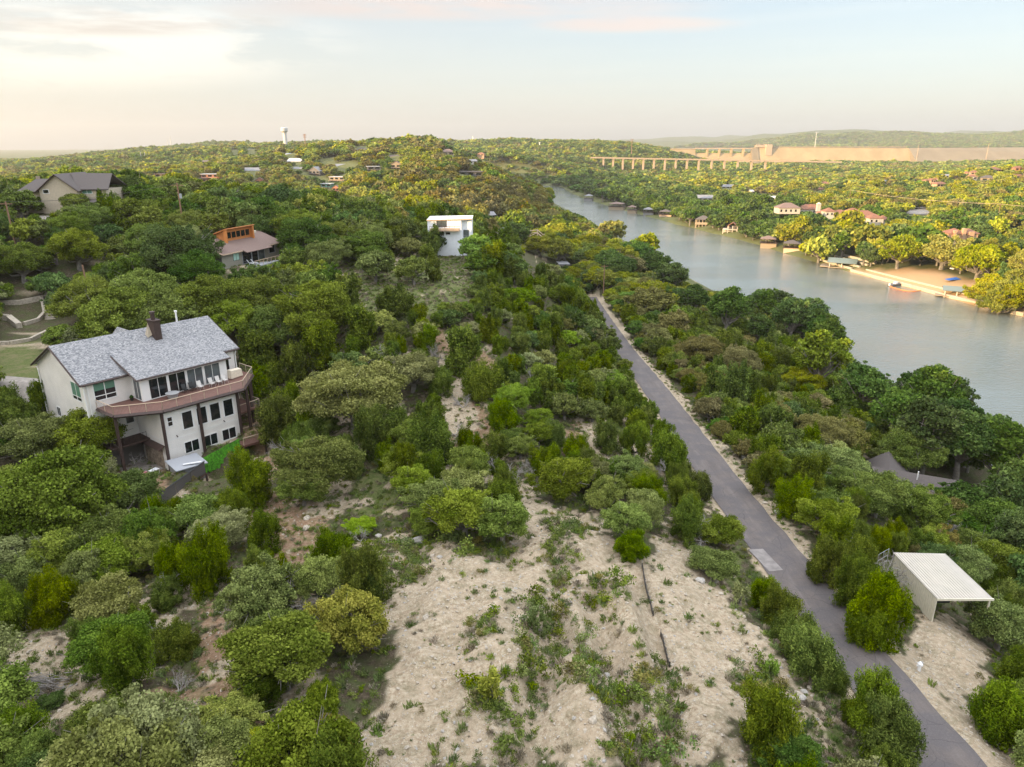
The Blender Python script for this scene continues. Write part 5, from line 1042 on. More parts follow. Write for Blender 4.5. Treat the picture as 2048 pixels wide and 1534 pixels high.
def upole(px, pyb, pyt, y, lean, label, arms=1, box=False):
    if y < 160: _x, y = ground_hit(px, pyb + 4, 4.0)
    a = at_y(px, pyb, y); h = at_y(px, pyt, y).z - a.z; g = Hs(a.x, y); o = empty('utility_pole', (a.x, y, a.z)); tag(o, label, 'utility pole', None)
    m_ = MB(); m_.tube([(0, 0, min(g - a.z, 0) - 1.0), (lean * h, 0, h)], [.19, .14], 8); m_.build('pole', 'pole_wood', o)
    for k in range(arms): m_ = MB(); m_.box(lean * h * .95 - 1.2, -.06, h - .5 - k * .9, lean * h * .95 + 1.2, .06, h - .38 - k * .9); m_.build('cross_arm', 'pole_wood', o)
    if box: m_ = MB(); m_.tube([(lean * h * .8 + .35, 0, h * .62), (lean * h * .8 + .35, 0, h * .62 + .9)], .25, 8); m_.build('transformer', 'grey_cover', o)
    return o, (a.x + lean * h, y, a.z + h)
_, u1 = upole(366, 446, 366, 150, -.01, 'tall leaning wooden pole with a transformer above the big oaks', 1, True); _, u0 = upole(24, 458, 403, 130, -.02, 'brown wooden pole at the far left edge')
_, u2 = upole(398, 394, 366, 240, 0, 'thin wooden pole beyond the leaning transformer pole'); upole(283, 408, 383, 190, 0, 'short dark pole in the trees right of the tan house', 0); upole(172, 562, 530, 112, -.03, 'brown pole showing between the trees above the lawn', 0)
_, u4 = upole(1208, 556, 530, 232, 0, 'dark slim pole beside the river road', 1); _, u5 = upole(969, 470, 456, 262, 0, 'pole with wires right of the unfinished white house', 1); _, u6 = upole(1016, 476, 465, 262, 0, 'second pole with wires near the curved road', 1)
mast(1860, 416, 404, 520, .12, 'pole_wood', 'small pole at the parking lot')
_, u7 = upole(1700, 392, 380, 620, 0, 'wooden pole carrying the sunlit cable, left end', 1); _, u8 = upole(1998, 424, 408, 430, 0, 'wooden pole carrying the sunlit cable, right end', 1)
def cable(a, b_, sag, r, label, mat='wire_mesh'):
    a = Vector(a); b_ = Vector(b_); m_ = MB(); m_.tube([a.lerp(b_, t) - Vector((0, 0, sag * 4 * t * (1 - t))) for t in np.linspace(0, 1, 14)], r, 4); o = m_.build('overhead_cable', mat); tag(o, label, 'cable')
cable(u5, u6, .8, .05, 'cable between the two poles by the curved road', 'raw_wood'); cable(u7, u8, 2.0, .08, 'long sunlit cable crossing the right hillside', 'raw_wood'); cable(u8, (330, 400, 22), 1, .07, 'sunlit cable running off the right edge', 'raw_wood')
cable(u0, u1, 1.0, .03, 'thin cable between the two left hand poles', 'black'); cable(u1, u2, 1.0, .04, 'thin cable from the transformer pole to the farther pole', 'black')
# timber frame of a switching station
p = at_z(1070, 530, 10); sf = empty('timber_frame', (p.x, p.y, Hs(p.x, p.y))); tag(sf, 'open timber frame with criss cross beams among yellow trees', 'timber frame')
dpt = float(proj(p.x, p.y, p.z)[2]); s_ = dpt / F2
for k, (a, tt) in enumerate(((-20, 26), (-10, 34), (4, 36), (18, 26))): m_ = MB(); m_.tube([(a * s_, (k % 2) * 2, -1), (a * s_, (k % 2) * 2, (tt + 8) * s_)], .22, 6); m_.build('post', 'raw_wood', sf)
m_ = MB(); Q = [(-22, 30), (-10, 41), (4, 43), (18, 31), (26, 27)]
for a, b_ in zip(Q[:-1], Q[1:]): m_.tube([(a[0] * s_, 0, a[1] * s_), (b_[0] * s_, 0, b_[1] * s_)], .16, 4); m_.tube([(a[0] * s_, 2, (a[1] - 6) * s_), (b_[0] * s_, 2, (b_[1] - 6) * s_)], .13, 4)
m_.tube([(-22 * s_, 0, 26 * s_), (4 * s_, 2, 36 * s_), (22 * s_, 0, 22 * s_)], .13, 4); m_.build('beam', 'raw_wood', sf); keepbox(1046, 488, 1098, 524, p.y - 1)
# barrier at the road's far bend
gb = empty('road_barrier', (24.5, 233, 7.1), .2); tag(gb, 'low pipe barrier where the road bends out of sight', 'barrier'); m_ = MB(); m_.tube([(-2.4, 0, .9), (3.4, 0, .8)], .1, 6); m_.build('rail', 'rail_wood', gb)
for a in (-2.4, .5, 3.4): m_ = MB(); m_.tube([(a, 0, -.3), (a, 0, .9)], .1, 6); m_.build('post', 'rail_wood', gb)
# garden walls and steps left of the white house
def wallrun(pts, h, w, mat, label, name='garden_wall', cat='wall'):
    m_ = MB()
    for a, b_ in zip(pts[:-1], pts[1:]):
        A, B = Vector(a), Vector(b_); n = (B - A).normalized(); n = Vector((-n.y, n.x)) * w / 2; za_, zb_ = Hs(*a), Hs(*b_)
        m_.add([(A.x-n.x, A.y-n.y, za_-1), (B.x-n.x, B.y-n.y, zb_-1), (B.x+n.x, B.y+n.y, zb_-1), (A.x+n.x, A.y+n.y, za_-1), (A.x-n.x, A.y-n.y, za_+h), (B.x-n.x, B.y-n.y, zb_+h), (B.x+n.x, B.y+n.y, zb_+h), (A.x+n.x, A.y+n.y, za_+h)], [(0,3,2,1),(4,5,6,7),(0,1,5,4),(1,2,6,5),(2,3,7,6),(3,0,4,7)])
    o = m_.build(name, mat); tag(o, label, cat); return o
wallrun([gp(-40, 694), gp(20, 692), gp(62, 684), gp(100, 670)], .55, .5, 'limestone', 'curved pale stone wall above the lawn at the left edge')
wallrun([gp(0, 612), gp(40, 608), gp(84, 600)], .7, .6, 'limestone', 'upper stone wall of the sunken garden bed'); wallrun([gp(84, 600), gp(90, 630), gp(78, 645), gp(50, 655)], .6, .5, 'limestone', 'curved stone border beside the garden steps')
wallrun([gp(-20, 640), gp(20, 645), gp(40, 660)], .9, .9, 'limestone', 'rough pile stone wall at the far left of the garden')
st_ = empty('garden_steps', (*gp(98, 634), 0)); st_.location.z = Hs(st_.location.x, st_.location.y); tag(st_, 'narrow flight of pale stone garden steps at the left', 'steps')
a = Vector((*gp(103, 640), 0)); b_ = Vector((*gp(94, 592), 0))
for k in range(11): q = a.lerp(b_, k / 10); zq = Hs(q.x, q.y); m_ = MB(); c_ = st_.location; m_.box(q.x - c_.x - .9, q.y - c_.y - .3, zq - c_.z - .6, q.x - c_.x + .9, q.y - c_.y + .3, zq - c_.z + .15); m_.build('step', 'limestone', st_)
# ------------------------------------------------------------ tree prototypes
def rdir(n, g):
    v = g.normal(size=(n, 3)); return v / np.linalg.norm(v, axis=1, keepdims=True)
def blades(cent, nrm, up, w, l, tint, mat, name, shape=0):
    """one rhombic leaf cluster per row"""
    nrm = nrm / np.linalg.norm(nrm, axis=1, keepdims=True)
    up = up - (up * nrm).sum(1, keepdims=True) * nrm; up /= np.linalg.norm(up, axis=1, keepdims=True) + 1e-9
    sd = np.cross(nrm, up); w = w[:, None]; l = l[:, None]
    v = np.stack([cent - up * l, cent + sd * w - up * l * 0.1, cent + up * l, cent - sd * w + up * l * 0.15], 1).reshape(-1, 3)
    n = len(cent); q = np.arange(n * 4).reshape(n, 4)
    return v, q, tint
def wood(puffs, base_r, seed, h0, mat_split=None, n=5, sag=0.12):
    g = np.random.default_rng(seed); mb = MB()
    lean = g.normal(size=2) * 0.06
    top = Vector((lean[0], lean[1], h0))
    mb.tube([(0, 0, -0.25), (lean[0]*.3, lean[1]*.3, h0*.45), tuple(top)], [base_r*1.25, base_r, base_r*.8], 7)
    for p in list(puffs)[:34]:
        p = Vector(p); st = top.lerp(Vector((0, 0, 0)), g.uniform(0, .35)); mid = st.lerp(p, 0.5) + Vector((g.normal()*.07, g.normal()*.07, -sag * g.uniform(0, 1)))
        mb.tube([st, mid, p], [base_r*.5, base_r*.3, base_r*.08], 4, False)
        for _ in range(2):
            e = p + Vector(g.normal(size=3) * 0.16); mb.tube([mid.lerp(p, .5), e], [base_r*.16, base_r*.04], 3, False)
    return mb
def oak_proto(seed, nleaf, ls, K=16, flat_=0.78, top=1.60, low=0.42, spread=1.0, sub_=8):
    g = np.random.default_rng(seed)
    # limbs' clumps on a lumpy dome, kept apart, each made of smaller clumps
    c = []; rp = []; tries = 0
    while len(c) < K and tries < 4000:
        tries += 1; d = rdir(1, g)[0]
        if d[2] < -0.42: continue
        r_ = g.uniform(0.22, 0.38) * (16 / K) ** .28; rr = g.uniform(0.45, 1.0 - r_ * .75)
        p = d * rr * np.array([spread, spread, flat_]); p[2] += (top + low) / 2 - 0.12
        if all(np.linalg.norm((p - q) * np.array([1, 1, 1.25])) > 0.70 * (r_ + q_) for q, q_ in zip(c, rp)) : c.append(p); rp.append(r_)
    for _ in range(K // 2):          # stray sprays that break the outline
        d = rdir(1, g)[0]; d[2] = d[2] * .7 + .15; p = d * g.uniform(.82, 1.12) * np.array([spread, spread, flat_ * 1.05]); p[2] += (top + low) / 2 - .1; c.append(p); rp.append(g.uniform(.07, .16))
    c = np.array(c); rp = np.array(rp); K = len(c)
    sd_ = rdir(K * sub_, g); sd_[:, 2] = sd_[:, 2] * .8 + .15; k0 = np.repeat(np.arange(K), sub_)
    cs = c[k0] + sd_ * (rp[k0] * g.uniform(.4, .85, K * sub_))[:, None]; rs = rp[k0] * g.uniform(.42, .78, K * sub_)
    k = g.choice(K * sub_, nleaf, p=rs**2 / (rs**2).sum())
    n = rdir(nleaf, g); n[:, 2] = np.abs(n[:, 2]) * np.where(g.random(nleaf) < 0.78, 1, -1)
    rad = rs[k] * (0.30 + 0.95 * g.random(nleaf) ** 0.8)
    p = cs[k] + n * rad[:, None] * np.array([1.1, 1.1, 0.85])
    nn = n * 0.5 + rdir(nleaf, g) * 0.95 + np.array([0, 0, 0.25])
    up = rdir(nleaf, g); s = ls * g.uniform(0.55, 1.45, nleaf)
    tint = np.clip(0.45 + 0.26 * g.normal(size=nleaf) + (g.random(K) - .5)[k0[k]] * 0.6 + (g.random(K * sub_) - .5)[k] * .5, 0, 1)
    return blades(p, nn, up, s * 0.75, s, tint, None, None), c
def juniper_proto(seed, nleaf, ls, K=20, h=2.5, r=1.0):
    g = np.random.default_rng(seed)
    t = np.sort(g.random(K)) ; zc = 0.25 + t * (h - 0.75)
    prof = r * np.sqrt(np.clip(1 - ((zc - h*.36) / (h*.66))**2, 0.03, 1))
    a = g.uniform(0, 6.28, K); rc = prof * g.uniform(0.25, 0.72, K)
    c = np.stack([np.cos(a) * rc, np.sin(a) * rc, zc], 1); rp = 0.13 + 0.22 * prof * g.uniform(.6, 1.2, K)
    sub_ = 6; k0 = np.repeat(np.arange(K), sub_); ds = rdir(K * sub_, g) * np.array([1, 1, 1.7]); c0 = c
    c = c[k0] + ds * (rp[k0] * g.uniform(.4, .95, K * sub_))[:, None]; rp = rp[k0] * g.uniform(.35, .6, K * sub_)
    k = g.choice(K * sub_, nleaf, p=rp**2 / (rp**2).sum())
    n = rdir(nleaf, g); n[:, 2] = n[:, 2] * 0.9 + 0.15
    ph = g.uniform(0, 6.28, (len(c), 2)); az = np.arctan2(n[:, 1], n[:, 0]); lump = 1 + 0.25 * np.sin(az * 4 + ph[k, 0]) + 0.15 * np.sin(az * 9 + ph[k, 1])
    rad = rp[k] * (0.4 + 0.65 * g.random(nleaf) ** 0.5) * lump
    p = c[k] + n * rad[:, None] * np.array([1, 1, 2.1]); p[:, 2] = np.maximum(p[:, 2], 0.02 + 0.05 * g.random(nleaf))
    up = np.stack([n[:, 0] * .55, n[:, 1] * .55, np.full(nleaf, 1.0)], 1) + 0.45 * g.normal(size=(nleaf, 3))
    nn = n * .7 + 0.9 * rdir(nleaf, g)
    s = ls * g.uniform(0.6, 1.5, nleaf)
    tint = np.clip(0.40 + 0.25 * g.normal(size=nleaf) + (g.random(len(c)) - .5)[k] * 0.8, 0, 1)
    return blades(p, nn, up, s * 0.42, s * 1.25, tint, None, None), c0
def tall_proto(seed, nleaf, ls, K=26):
    (b, c) = oak_proto(seed, nleaf, ls, 22, flat_=0.95, top=2.6, low=0.9, spread=0.95)
    return b, c
def crown_mesh(name, b, mat):
    v, q, t = b; return npmesh(name, v, q, mat, {'tint': ('FLOAT', 'FACE', t)})
def leafmat(me, mat, name):
    m2 = me.copy(); m2.name = name; m2.materials.clear(); m2.materials.append(MAT[mat]); return m2

NV = 5
def family(kind, lod):
    """list of (verts block, puff centres)"""
    nl, ls = {0: (38000, .027), 1: (12000, .048), 2: (1300, .135), 3: (300, .24)}[lod]
    out_ = []
    for s in range(NV if lod < 2 else 4):
        if kind == 'oak': out_.append(oak_proto(100 + s + lod * 10, nl, ls * .92, K=[20, 25, 17, 28, 22][s], flat_=[.78, .88, .70, .82, .74][s]))
        elif kind == 'juniper': out_.append(juniper_proto(200 + s + lod * 10, nl, ls * 1.15, K=26 + 3 * s, h=[2.5, 2.1, 3.0, 1.9, 2.7][s]))
        else: out_.append(tall_proto(300 + s + lod * 10, nl, ls))
    return out_
FAM = {(k, l): family(k, l) for k in ('oak', 'juniper', 'tall') for l in ((0, 1, 2, 3) if k == 'oak' else (0, 1, 2) if k == 'juniper' else (1, 2, 3))}
FAM[('oak', 4)] = [oak_proto(400 + s, 62000, .0205, K=[30, 24, 36][s], flat_=.76, top=1.5, low=.4, sub_=10) for s in range(3)]
FAM[('tall', 0)] = [tall_proto(350 + s, 26000, .036) for s in range(3)]
# species: crown family, leaf material
SPEC = {'oak': ('oak', 'oak_leaf'), 'pale': ('oak', 'pale_oak_leaf'), 'juniper': ('juniper', 'juniper_leaf'), 'lime': ('oak', 'lime_leaf'),
        'broad': ('tall', 'broad_leaf'), 'yellow': ('oak', 'yellow_leaf'), 'olive': ('oak', 'olive_leaf'), 'dark': ('oak', 'broad_leaf'), 'rust': ('oak', 'rust_leaf'), 'pale_tall': ('tall', 'oak_leaf'), 'ytall': ('tall', 'yellow_leaf')}
HC = {'oak': 1.0, 'juniper': 1.1, 'tall': 1.7}          # height of the crown's middle for radius 1
_cm = {}
def crown_of(sp, lod, v):
    fam, mat = SPEC[sp]; L = FAM[(fam, lod)]; v %= len(L); key = (sp, lod, v)
    if key not in _cm: _cm[key] = crown_mesh('crown', L[v][0], mat)
    return _cm[key]
_wm = {}
def wood_of(sp, lod, v):
    fam = SPEC[sp][0]; L = FAM[(fam, lod)]; v %= len(L); key = (fam, lod, v)
    if key not in _wm:
        c = L[v][1]
        if fam == 'juniper': mb = wood([tuple(x) for x in c[:12]], 0.07, v, 0.5)
        elif fam == 'oak': mb = wood([tuple(x) for x in c], 0.085, v, 0.45)
        else: mb = wood([tuple(x) for x in c], 0.09, v, 1.0)
        _wm[key] = mb.mesh('trunk', 'bark')
    return _wm[key]
def joined(sp, lod, v):
    """crown and trunk in one prototype, for scattered masses"""
    a = crown_of(sp, lod, v); L = FAM[(SPEC[sp][0], lod)][v % len(FAM[(SPEC[sp][0], lod)])]
    (vv, q, t) = L[0]; w = wood_of(sp, lod, v)
    nv = len(vv); wv = np.array([tuple(x.co) for x in w.vertices]); tri = []
    for p in w.polygons:
        vs = list(p.vertices)
        if len(vs) == 4: tri.append(vs)
        elif len(vs) == 3: tri.append(vs + [vs[2]])
    tri = [t4 for t4 in tri if len(set(t4)) == 4]
    V = np.concatenate([vv, wv]); Q = np.concatenate([q, np.array(tri) + nv]) if tri else q
    me = npmesh('scatter_tree', V, Q, SPEC[sp][1], {'tint': ('FLOAT', 'FACE', np.concatenate([t, np.zeros(len(Q) - len(q))]))})
    me.materials.append(MAT['bark']); mi = np.zeros(len(Q), np.int32); mi[len(q):] = 1; me.polygons.foreach_set('material_index', mi)
    return me

def blocked(x, y, z, R_, hc, slack=0.72):
    """arrays: does a crown of radius R_ standing there cover something that must stay in view?"""
    bad = np.zeros(len(x), bool)
    c = z + hc
    pts = [(0, 0, 0), (0, 0, .8), (0, 0, -.8), (.85, 0, 0), (-.85, 0, 0), (.6, 0, .6), (-.6, 0, .6), (.6, 0, -.6), (-.6, 0, -.6)]
    for dx, _, dz in pts:
        px, py, d = proj(x + dx * R_ * slack, y, c + dz * R_ * slack)
        for poly, dist in KEEP:
            bad |= inpoly(px, py, poly) & (y < dist)
    for cx, cy, r in CLEAR: bad |= np.hypot(x - cx, y - cy) < r + R_ * 0.6
    return bad
# ------------------------------------------------------------ keep-clear outlines
keep([(75,735),(100,690),(235,645),(300,630),(415,622),(480,690),(505,715),(510,745),(512,790),(518,860),(520,915),(480,935),(410,975),(330,1015),(325,985),(330,950),(300,935),(262,925),(262,870),(232,838),(190,826),(150,838),(108,850)], 76)
keep([(395,800),(520,780),(525,915),(480,940),(400,980),(330,1012),(335,925)], 90)
keep([(262,860),(330,830),(335,925),(300,935),(262,925)], 80)
keep([(388,480),(420,465),(448,453),(506,443),(570,483),(566,520),(500,533),(452,520)], 142)
keep([(36,383),(107,343),(210,348),(205,395),(178,402),(105,386)], 159)
keep([(852,434),(946,432),(946,470),(905,508),(895,508),(880,470),(852,458)], 160)
keep([(1163,580),(1200,583),(1222,612),(1262,690),(1330,758),(1405,838),(1480,925),(1560,1040),(1650,1165),(1800,1330),(2015,1545),(1825,1545),(1700,1380),(1565,1190),(1500,1110),(1440,1010),(1405,950),(1340,830),(1290,770),(1245,700),(1200,620)], 220)
keep([(1786,1100),(1897,1100),(1950,1160),(1988,1196),(1930,1208),(1873,1250),(1850,1200)], 60)
keep([(1845,1260),(1960,1290),(1945,1400),(2048,1534),(1990,1534),(1860,1390)], 45)
keep([(1870,918),(1935,925),(1980,945),(1998,980),(1900,955)], 97)
keep([(720,1095),(860,1110),(1020,1120),(1080,1010),(1190,1040),(1230,1120),(1310,1150),(1320,1100),(1400,1140),(1490,1240),(1540,1380),(1440,1534),(730,1534),(790,1300),(770,1170)], 60)
keep([(0,1260),(105,1250),(190,1330),(150,1400),(0,1440)], 50)
keep([(790,530),(900,545),(930,560),(860,600),(840,620),(770,560)], 118)
keep([(660,540),(690,545),(725,588),(700,590)], 115)
keep([(0,598),(90,585),(105,640),(95,690),(85,760),(50,780),(70,815),(0,760)], 128)
keep([(520,880),(548,895),(545,960),(500,940)], 84)
keep([(560,1000),(640,1020),(640,1120),(600,1160),(555,1100)], 58)
keep([(895,770),(940,760),(950,850),(905,870)], 95)
# the open river, so that bank trees do not hide it
keep([(1100,400),(1130,374),(1140,380),(1300,425),(1500,475),(1700,540),(2048,640),(2048,840),(1960,800),(1950,730),(1860,720),(1800,770),(1700,710),(1690,680),(1640,600),(1560,570),(1500,590),(1380,570),(1310,520),(1240,480),(1180,440)], 3000)
keep([(1700,535),(1930,560),(1900,600),(1700,548)], 3000)
keep([(1655,500),(1720,520),(1720,545),(1640,520)], 3000)

TREES = []      # individuals: (x, y, z, R, species, lod, variant, rot, squash)
HEROES = """O 120 985 250 1.0;O 70 880 130 1;O 195 1074 130 1;O 129 1110 115 1;O 60 1148 110 1;O 190 875 140 .9;O 262 985 120 1;J 18 830 90 1;D 30 900 80 1;
P 219 1195 130 1;J 98 1203 90 1;J 23 1230 80 1;J 168 1262 85 .8;J 258 1335 125 .9;J 215 1460 150 .8;J 40 1470 120 .8;T 94 1398 65 .6;J 410 1129 110 1;J 352 1273 90 .8;J 330 1190 70 .8;
P 441 1075 100 1;O 425 1020 90 .8;O 520 1205 150 1;O 566 1320 185 1;Y 700 1230 160 1;O 640 1180 110 1;J 664 1105 95 .7;J 527 1385 110 .7;J 645 1400 90 .7;R 662 1482 120 .9;Y 461 1449 130 .7;Y 540 1512 120 .6;
O 640 930 150 1;O 605 985 90 .9;L 720 1045 60 .6;J 500 960 90 1;J 470 1010 60 .8;J 530 1080 80 .9;J 555 835 100 1.05;
P 705 785 180 1;P 825 745 105 .9;P 640 760 60 .9;O 645 860 70 .9;J 745 870 90 .9;J 865 895 95 1;J 790 850 70 .8;J 590 870 60 .9;
O 632 617 150 1;O 520 590 120 1;O 470 640 110 1;O 560 660 120 1;O 250 640 170 1;O 180 600 120 1;O 330 640 150 1;O 420 600 140 1;O 290 590 130 1;O 700 620 50 .8;
J 698 601 55 1;J 790 610 70 .9;O 749 525 75 1;O 828 537 65 1;D 870 480 62 1;D 727 490 100 .8;L 950 495 66 1;O 690 570 60 .9;T 610 470 110 .9;O 655 505 90 .9;
Y 756 641 66 .7;J 720 660 70 .9;J 650 700 80 .9;J 590 740 70 .9;J 520 720 80 .9;J 575 800 70 .9;
L 1029 805 85 .8;L 1076 836 62 .8;L 1040 588 60 .6;L 1070 670 42 .7;L 1136 676 48 .7;J 965 757 85 .9;J 917 706 80 .9;J 880 770 50 .9;P 936 655 45 .8;P 1055 720 50 .8;
O 936 935 95 .9;O 930 1030 130 .9;O 1005 1035 130 .9;O 870 1000 110 .8;O 1132 957 110 .9;J 1210 975 66 1;O 1255 1050 100 .9;J 1262 1098 70 .6;O 1040 890 60 .9;J 985 900 60 .8;
O 1444 1050 85 .9;O 1430 1120 100 .7;J 1404 966 62 .9;J 1341 895 95 .85;J 1368 985 66 .8;J 1300 990 70 .8;J 1212 877 66 .8;J 1268 888 66 .8;J 1150 890 60 .8;P 1280 940 55 .7;
J 1625 1312 125 .9;J 1590 1260 105 .9;J 1528 1180 70 .8;J 1560 1220 85 .9;J 1660 1350 80 .8;J 1756 1452 125 1;J 1780 1500 120 1;J 1715 1420 80 .8;
J 1764 1222 130 .95;J 1720 1170 95 .9;J 1740 1255 90 .8;O 2005 1251 130 .9;J 2005 1420 130 .9;J 2040 1340 90 .9;O 1939 1091 75 1;O 1756 988 130 .9;O 1850 1020 100 1;O 1650 1040 100 1;O 1990 1120 100 1;
B 1585 632 90 1.1;B 1630 662 58 .9;B 1520 655 62 1;B 1456 616 95 1;B 1388 600 62 .9;M 1645 712 125 1;N 1870 790 120 1;B 1728 775 90 1;B 1800 835 110 1;B 1860 860 120 1;B 1930 880 120 1;B 2010 905 130 1;B 1990 870 80 1;D 1690 800 70 1;
K 1344 552 70 1;K 1310 530 70 1;K 1270 505 66 1;E 1290 490 60 1;E 1225 462 60 .9;E 1180 480 60 .8;E 1080 490 60 .8;E 1130 500 55 .8;K 1240 530 60 .9;
Y 1608 760 90 .8;L 1262 595 40 .7;L 1239 610 34 .7;V 1303 602 90 .8;V 1400 700 90 .9;V 1480 720 90 .9;V 1350 650 80 .9;O 1820 900 110 1;O 1560 880 90 .9;P 1530 890 60 .8;
E 712 425 50 .9;E 500 390 60 .8;E 400 400 60 .8;E 240 365 60 1;E 280 385 40 .9;T 350 500 150 1;T 300 540 130 1;T 390 540 100 1;O 150 490 100 1;O 40 520 100 1;T 520 420 80 .9;T 450 400 70 .9;T 560 400 80 .9;E 600 400 60 .8;
J 1530 955 75 .9;J 1612 965 90 .9;J 1585 1010 75 .9;J 1655 1025 90 .9;O 1690 930 100 .9;J 1660 1120 90 .9;J 1668 1085 80 .9;J 1492 850 75 .9;J 1550 860 70 .9;V 1640 860 100 .9;V 1700 880 90 .9;J 1430 785 62 .9;J 1475 780 66 .9;
E 1958 592 56 1;E 1998 612 66 1;E 2036 596 70 1;E 1985 570 56 1;E 2040 560 60 1;E 2020 580 60 1;E 1640 500 66 .9;E 1740 480 90 1;E 1800 500 90 1;E 1580 470 50 1;K 1840 480 90 1;E 1890 500 90 1;E 1960 520 100 1;E 1700 440 60 .9"""
CODE = {'O': 'oak', 'P': 'pale', 'J': 'juniper', 'L': 'lime', 'B': 'broad', 'Y': 'yellow', 'D': 'dark', 'T': 'dark', 'R': 'rust', 'V': 'olive', 'M': 'pale_tall', 'N': 'broad', 'K': 'dark', 'E': 'yellow'}  # E crowns: golden sunlight put into their yellow leaf colour
HERO_PX = []
for hl in HEROES.replace('\n', '').split(';'):
    a = hl.split()
    if not a: continue
    sp = CODE[a[0]]; px, py, w, sq = map(float, a[1:]); fam = SPEC[sp][0]
    x, y = ground_hit(px, py, 3.0); dep = proj(x, y, Hs(x, y) + 3)[2]
    for _ in range(2):
        R0 = 0.5 * w * float(dep) / F2; R0 = min(R0, 6.5 if y < 120 else 8.5)
        x, y = ground_hit(px, py, HC[fam] * R0 * sq); dep = proj(x, y, Hs(x, y) + HC[fam] * R0)[2]
    TREES.append([x, y, Hs(x, y), R0 * 1.04, sp, 0, rng.integers(0, 5), rng.uniform(0, 6.28), sq]); HERO_PX.append((px, py))
NH = len(TREES)

def fill():
    """jittered grid of candidates over everything the picture sees, near to far"""
    rows = []
    y = 16.0
    while y < 2700:
        s = 2.9 if y < 140 else 4.0 if y < 260 else 6.2 if y < 700 else 8.0 if y < 1400 else 11.0
        hw = 0.80 * y + 26
        xs = np.arange(-hw, hw, s); xs = xs + rng.uniform(-.42, .42, len(xs)) * s
        ysv = y + rng.uniform(-.42, .42, len(xs)) * s
        rows.append(np.stack([xs, ysv, np.full(len(xs), s)], 1)); y += s * 0.92
    c = np.concatenate(rows); x, y, s = c.T
    z = H(x, y, False)
    kp = ~((y < 130) & (x < np.interp(y, RDY, RDX)) & (rng.random(len(x)) < .14)); x, y, s, z = x[kp], y[kp], s[kp], z[kp]
    n = len(x)
    R_ = s * np.where(y < 260, rng.uniform(0.50, 0.86, n), .40 + .58 * rng.random(n) ** 1.5)
    sd = river_sd(x, y); ok = sd > 1.5
    ok &= road_s(x, y) > 3.4 + R_ * 0.55
    # right bank: beach, lawns, terraces stay open
    Z = zones(x, y, z)
    px, py, d = proj(x, y, z)
    bare = np.maximum.reduce([inpoly(px, py, p) for p in Z_BARE]) & (y < 300)
    grass = np.maximum.reduce([inpoly(px, py, p) for p in Z_GRASS]) & (y < 2000)
    redz = np.maximum.reduce([inpoly(px, py, p) for p in Z_RED]) & (y < 150)
    ok &= ~(bare & (rng.random(n) < 0.985)) & ~(grass & (rng.random(n) < 0.93)) & ~(redz & (rng.random(n) < 0.85)) & ~(Z[:, 3] > 0.5)
    return x, y, z, R_, sd, ok, px, py
x, y, z, R_, sd, ok, px, py = fill()
n = len(x)
xroad = np.interp(y, RDY, RDX)
left = x < xroad
u = rng.random(n)
sp = np.full(n, 'oak', dtype='<U10')
def choose(mask, opts):
    names = list(opts); w = np.cumsum([opts[k] for k in names]); w = w / w[-1]
    k = np.searchsorted(w, u); k = np.minimum(k, len(names) - 1)
    sp[mask] = np.array(names)[k[mask]]
near = y < 260
R2_ = x > np.interp(y, RY, RX)
choose(near & left, {'juniper': .56, 'oak': .24, 'dark': .08, 'pale': .07, 'olive': .03, 'lime': .02})
choose(near & left & (px < 760) & (py < 700), {'oak': .46, 'dark': .30, 'juniper': .17, 'pale': .05, 'yellow': .02})
choose(near & left & (py > 950), {'juniper': .50, 'oak': .25, 'dark': .08, 'pale': .15, 'yellow': .02})
cslope = near & left & (px > 700) & (py > 570) & (py < 960)
choose(cslope, {'juniper': .70, 'oak': .16, 'dark': .05, 'pale': .04, 'olive': .02, 'lime': .03})
R_[cslope] *= .88
choose(near & ~left, {'juniper': .44, 'oak': .26, 'olive': .15, 'dark': .10, 'pale': .03, 'lime': .02})
lbank = (sd > 0) & (sd < 15) & (x < np.interp(y, LY, LX)) & (y < 1000)
choose(lbank & (y < 330), {'broad': .62, 'dark': .38}); choose(lbank & (y >= 330), {'dark': .8, 'oak': .2})
mid = (y >= 195) & (y < 360) & (x < np.interp(y, LY, LX)) & ~lbank
choose(mid, {'yellow': .42, 'dark': .26, 'oak': .22, 'olive': .10})  # yellow share stands in for sun on these crowns
farL = (y >= 360) & (x < np.interp(y, LY, LX)) & ~lbank
choose(farL, {'oak': .26, 'dark': .14, 'yellow': .36, 'olive': .20, 'rust': .04})  # yellow share raised to paint golden sunlight on the far crowns
brown = (y > 385) & (y < 640) & (x > -110) & (x < 25) & ~lbank
choose((y > 780) & (y < 1500) & (x > -75) & (x < 140) & ~R2_, {'dark': .75, 'broad': .10, 'oak': .15})  # dark leaves put the bluff's shade into the foliage colour
patch_ = vnoise(x, y, 45, 61)
choose(brown & (patch_ > -.15), {'olive': .62, 'rust': .16, 'oak': .22})
R2 = x > np.interp(y, RY, RX)
choose(R2, {'dark': .20, 'yellow': .42, 'oak': .16, 'ytall': .06, 'olive': .16}); choose(R2 & (sd < 120) & (y < 1300) & (y > 420), {'dark': .72, 'broad': .16, 'oak': .12})  # yellow share paints golden sun, dark share the far bank's shade
choose(R2 & (sd < 110) & (y < 420), {'dark': .34, 'broad': .16, 'yellow': .34, 'ytall': .16})
choose((y > 1100), {'dark': .35, 'oak': .35, 'yellow': .15, 'olive': .15})
R_[lbank & (y < 330)] = rng.uniform(2.9, 4.4, (lbank & (y < 330)).sum())
R_[R2 & (sd < 110) & (y < 500)] = rng.uniform(3.6, 5.6, (R2 & (sd < 110) & (y < 500)).sum())
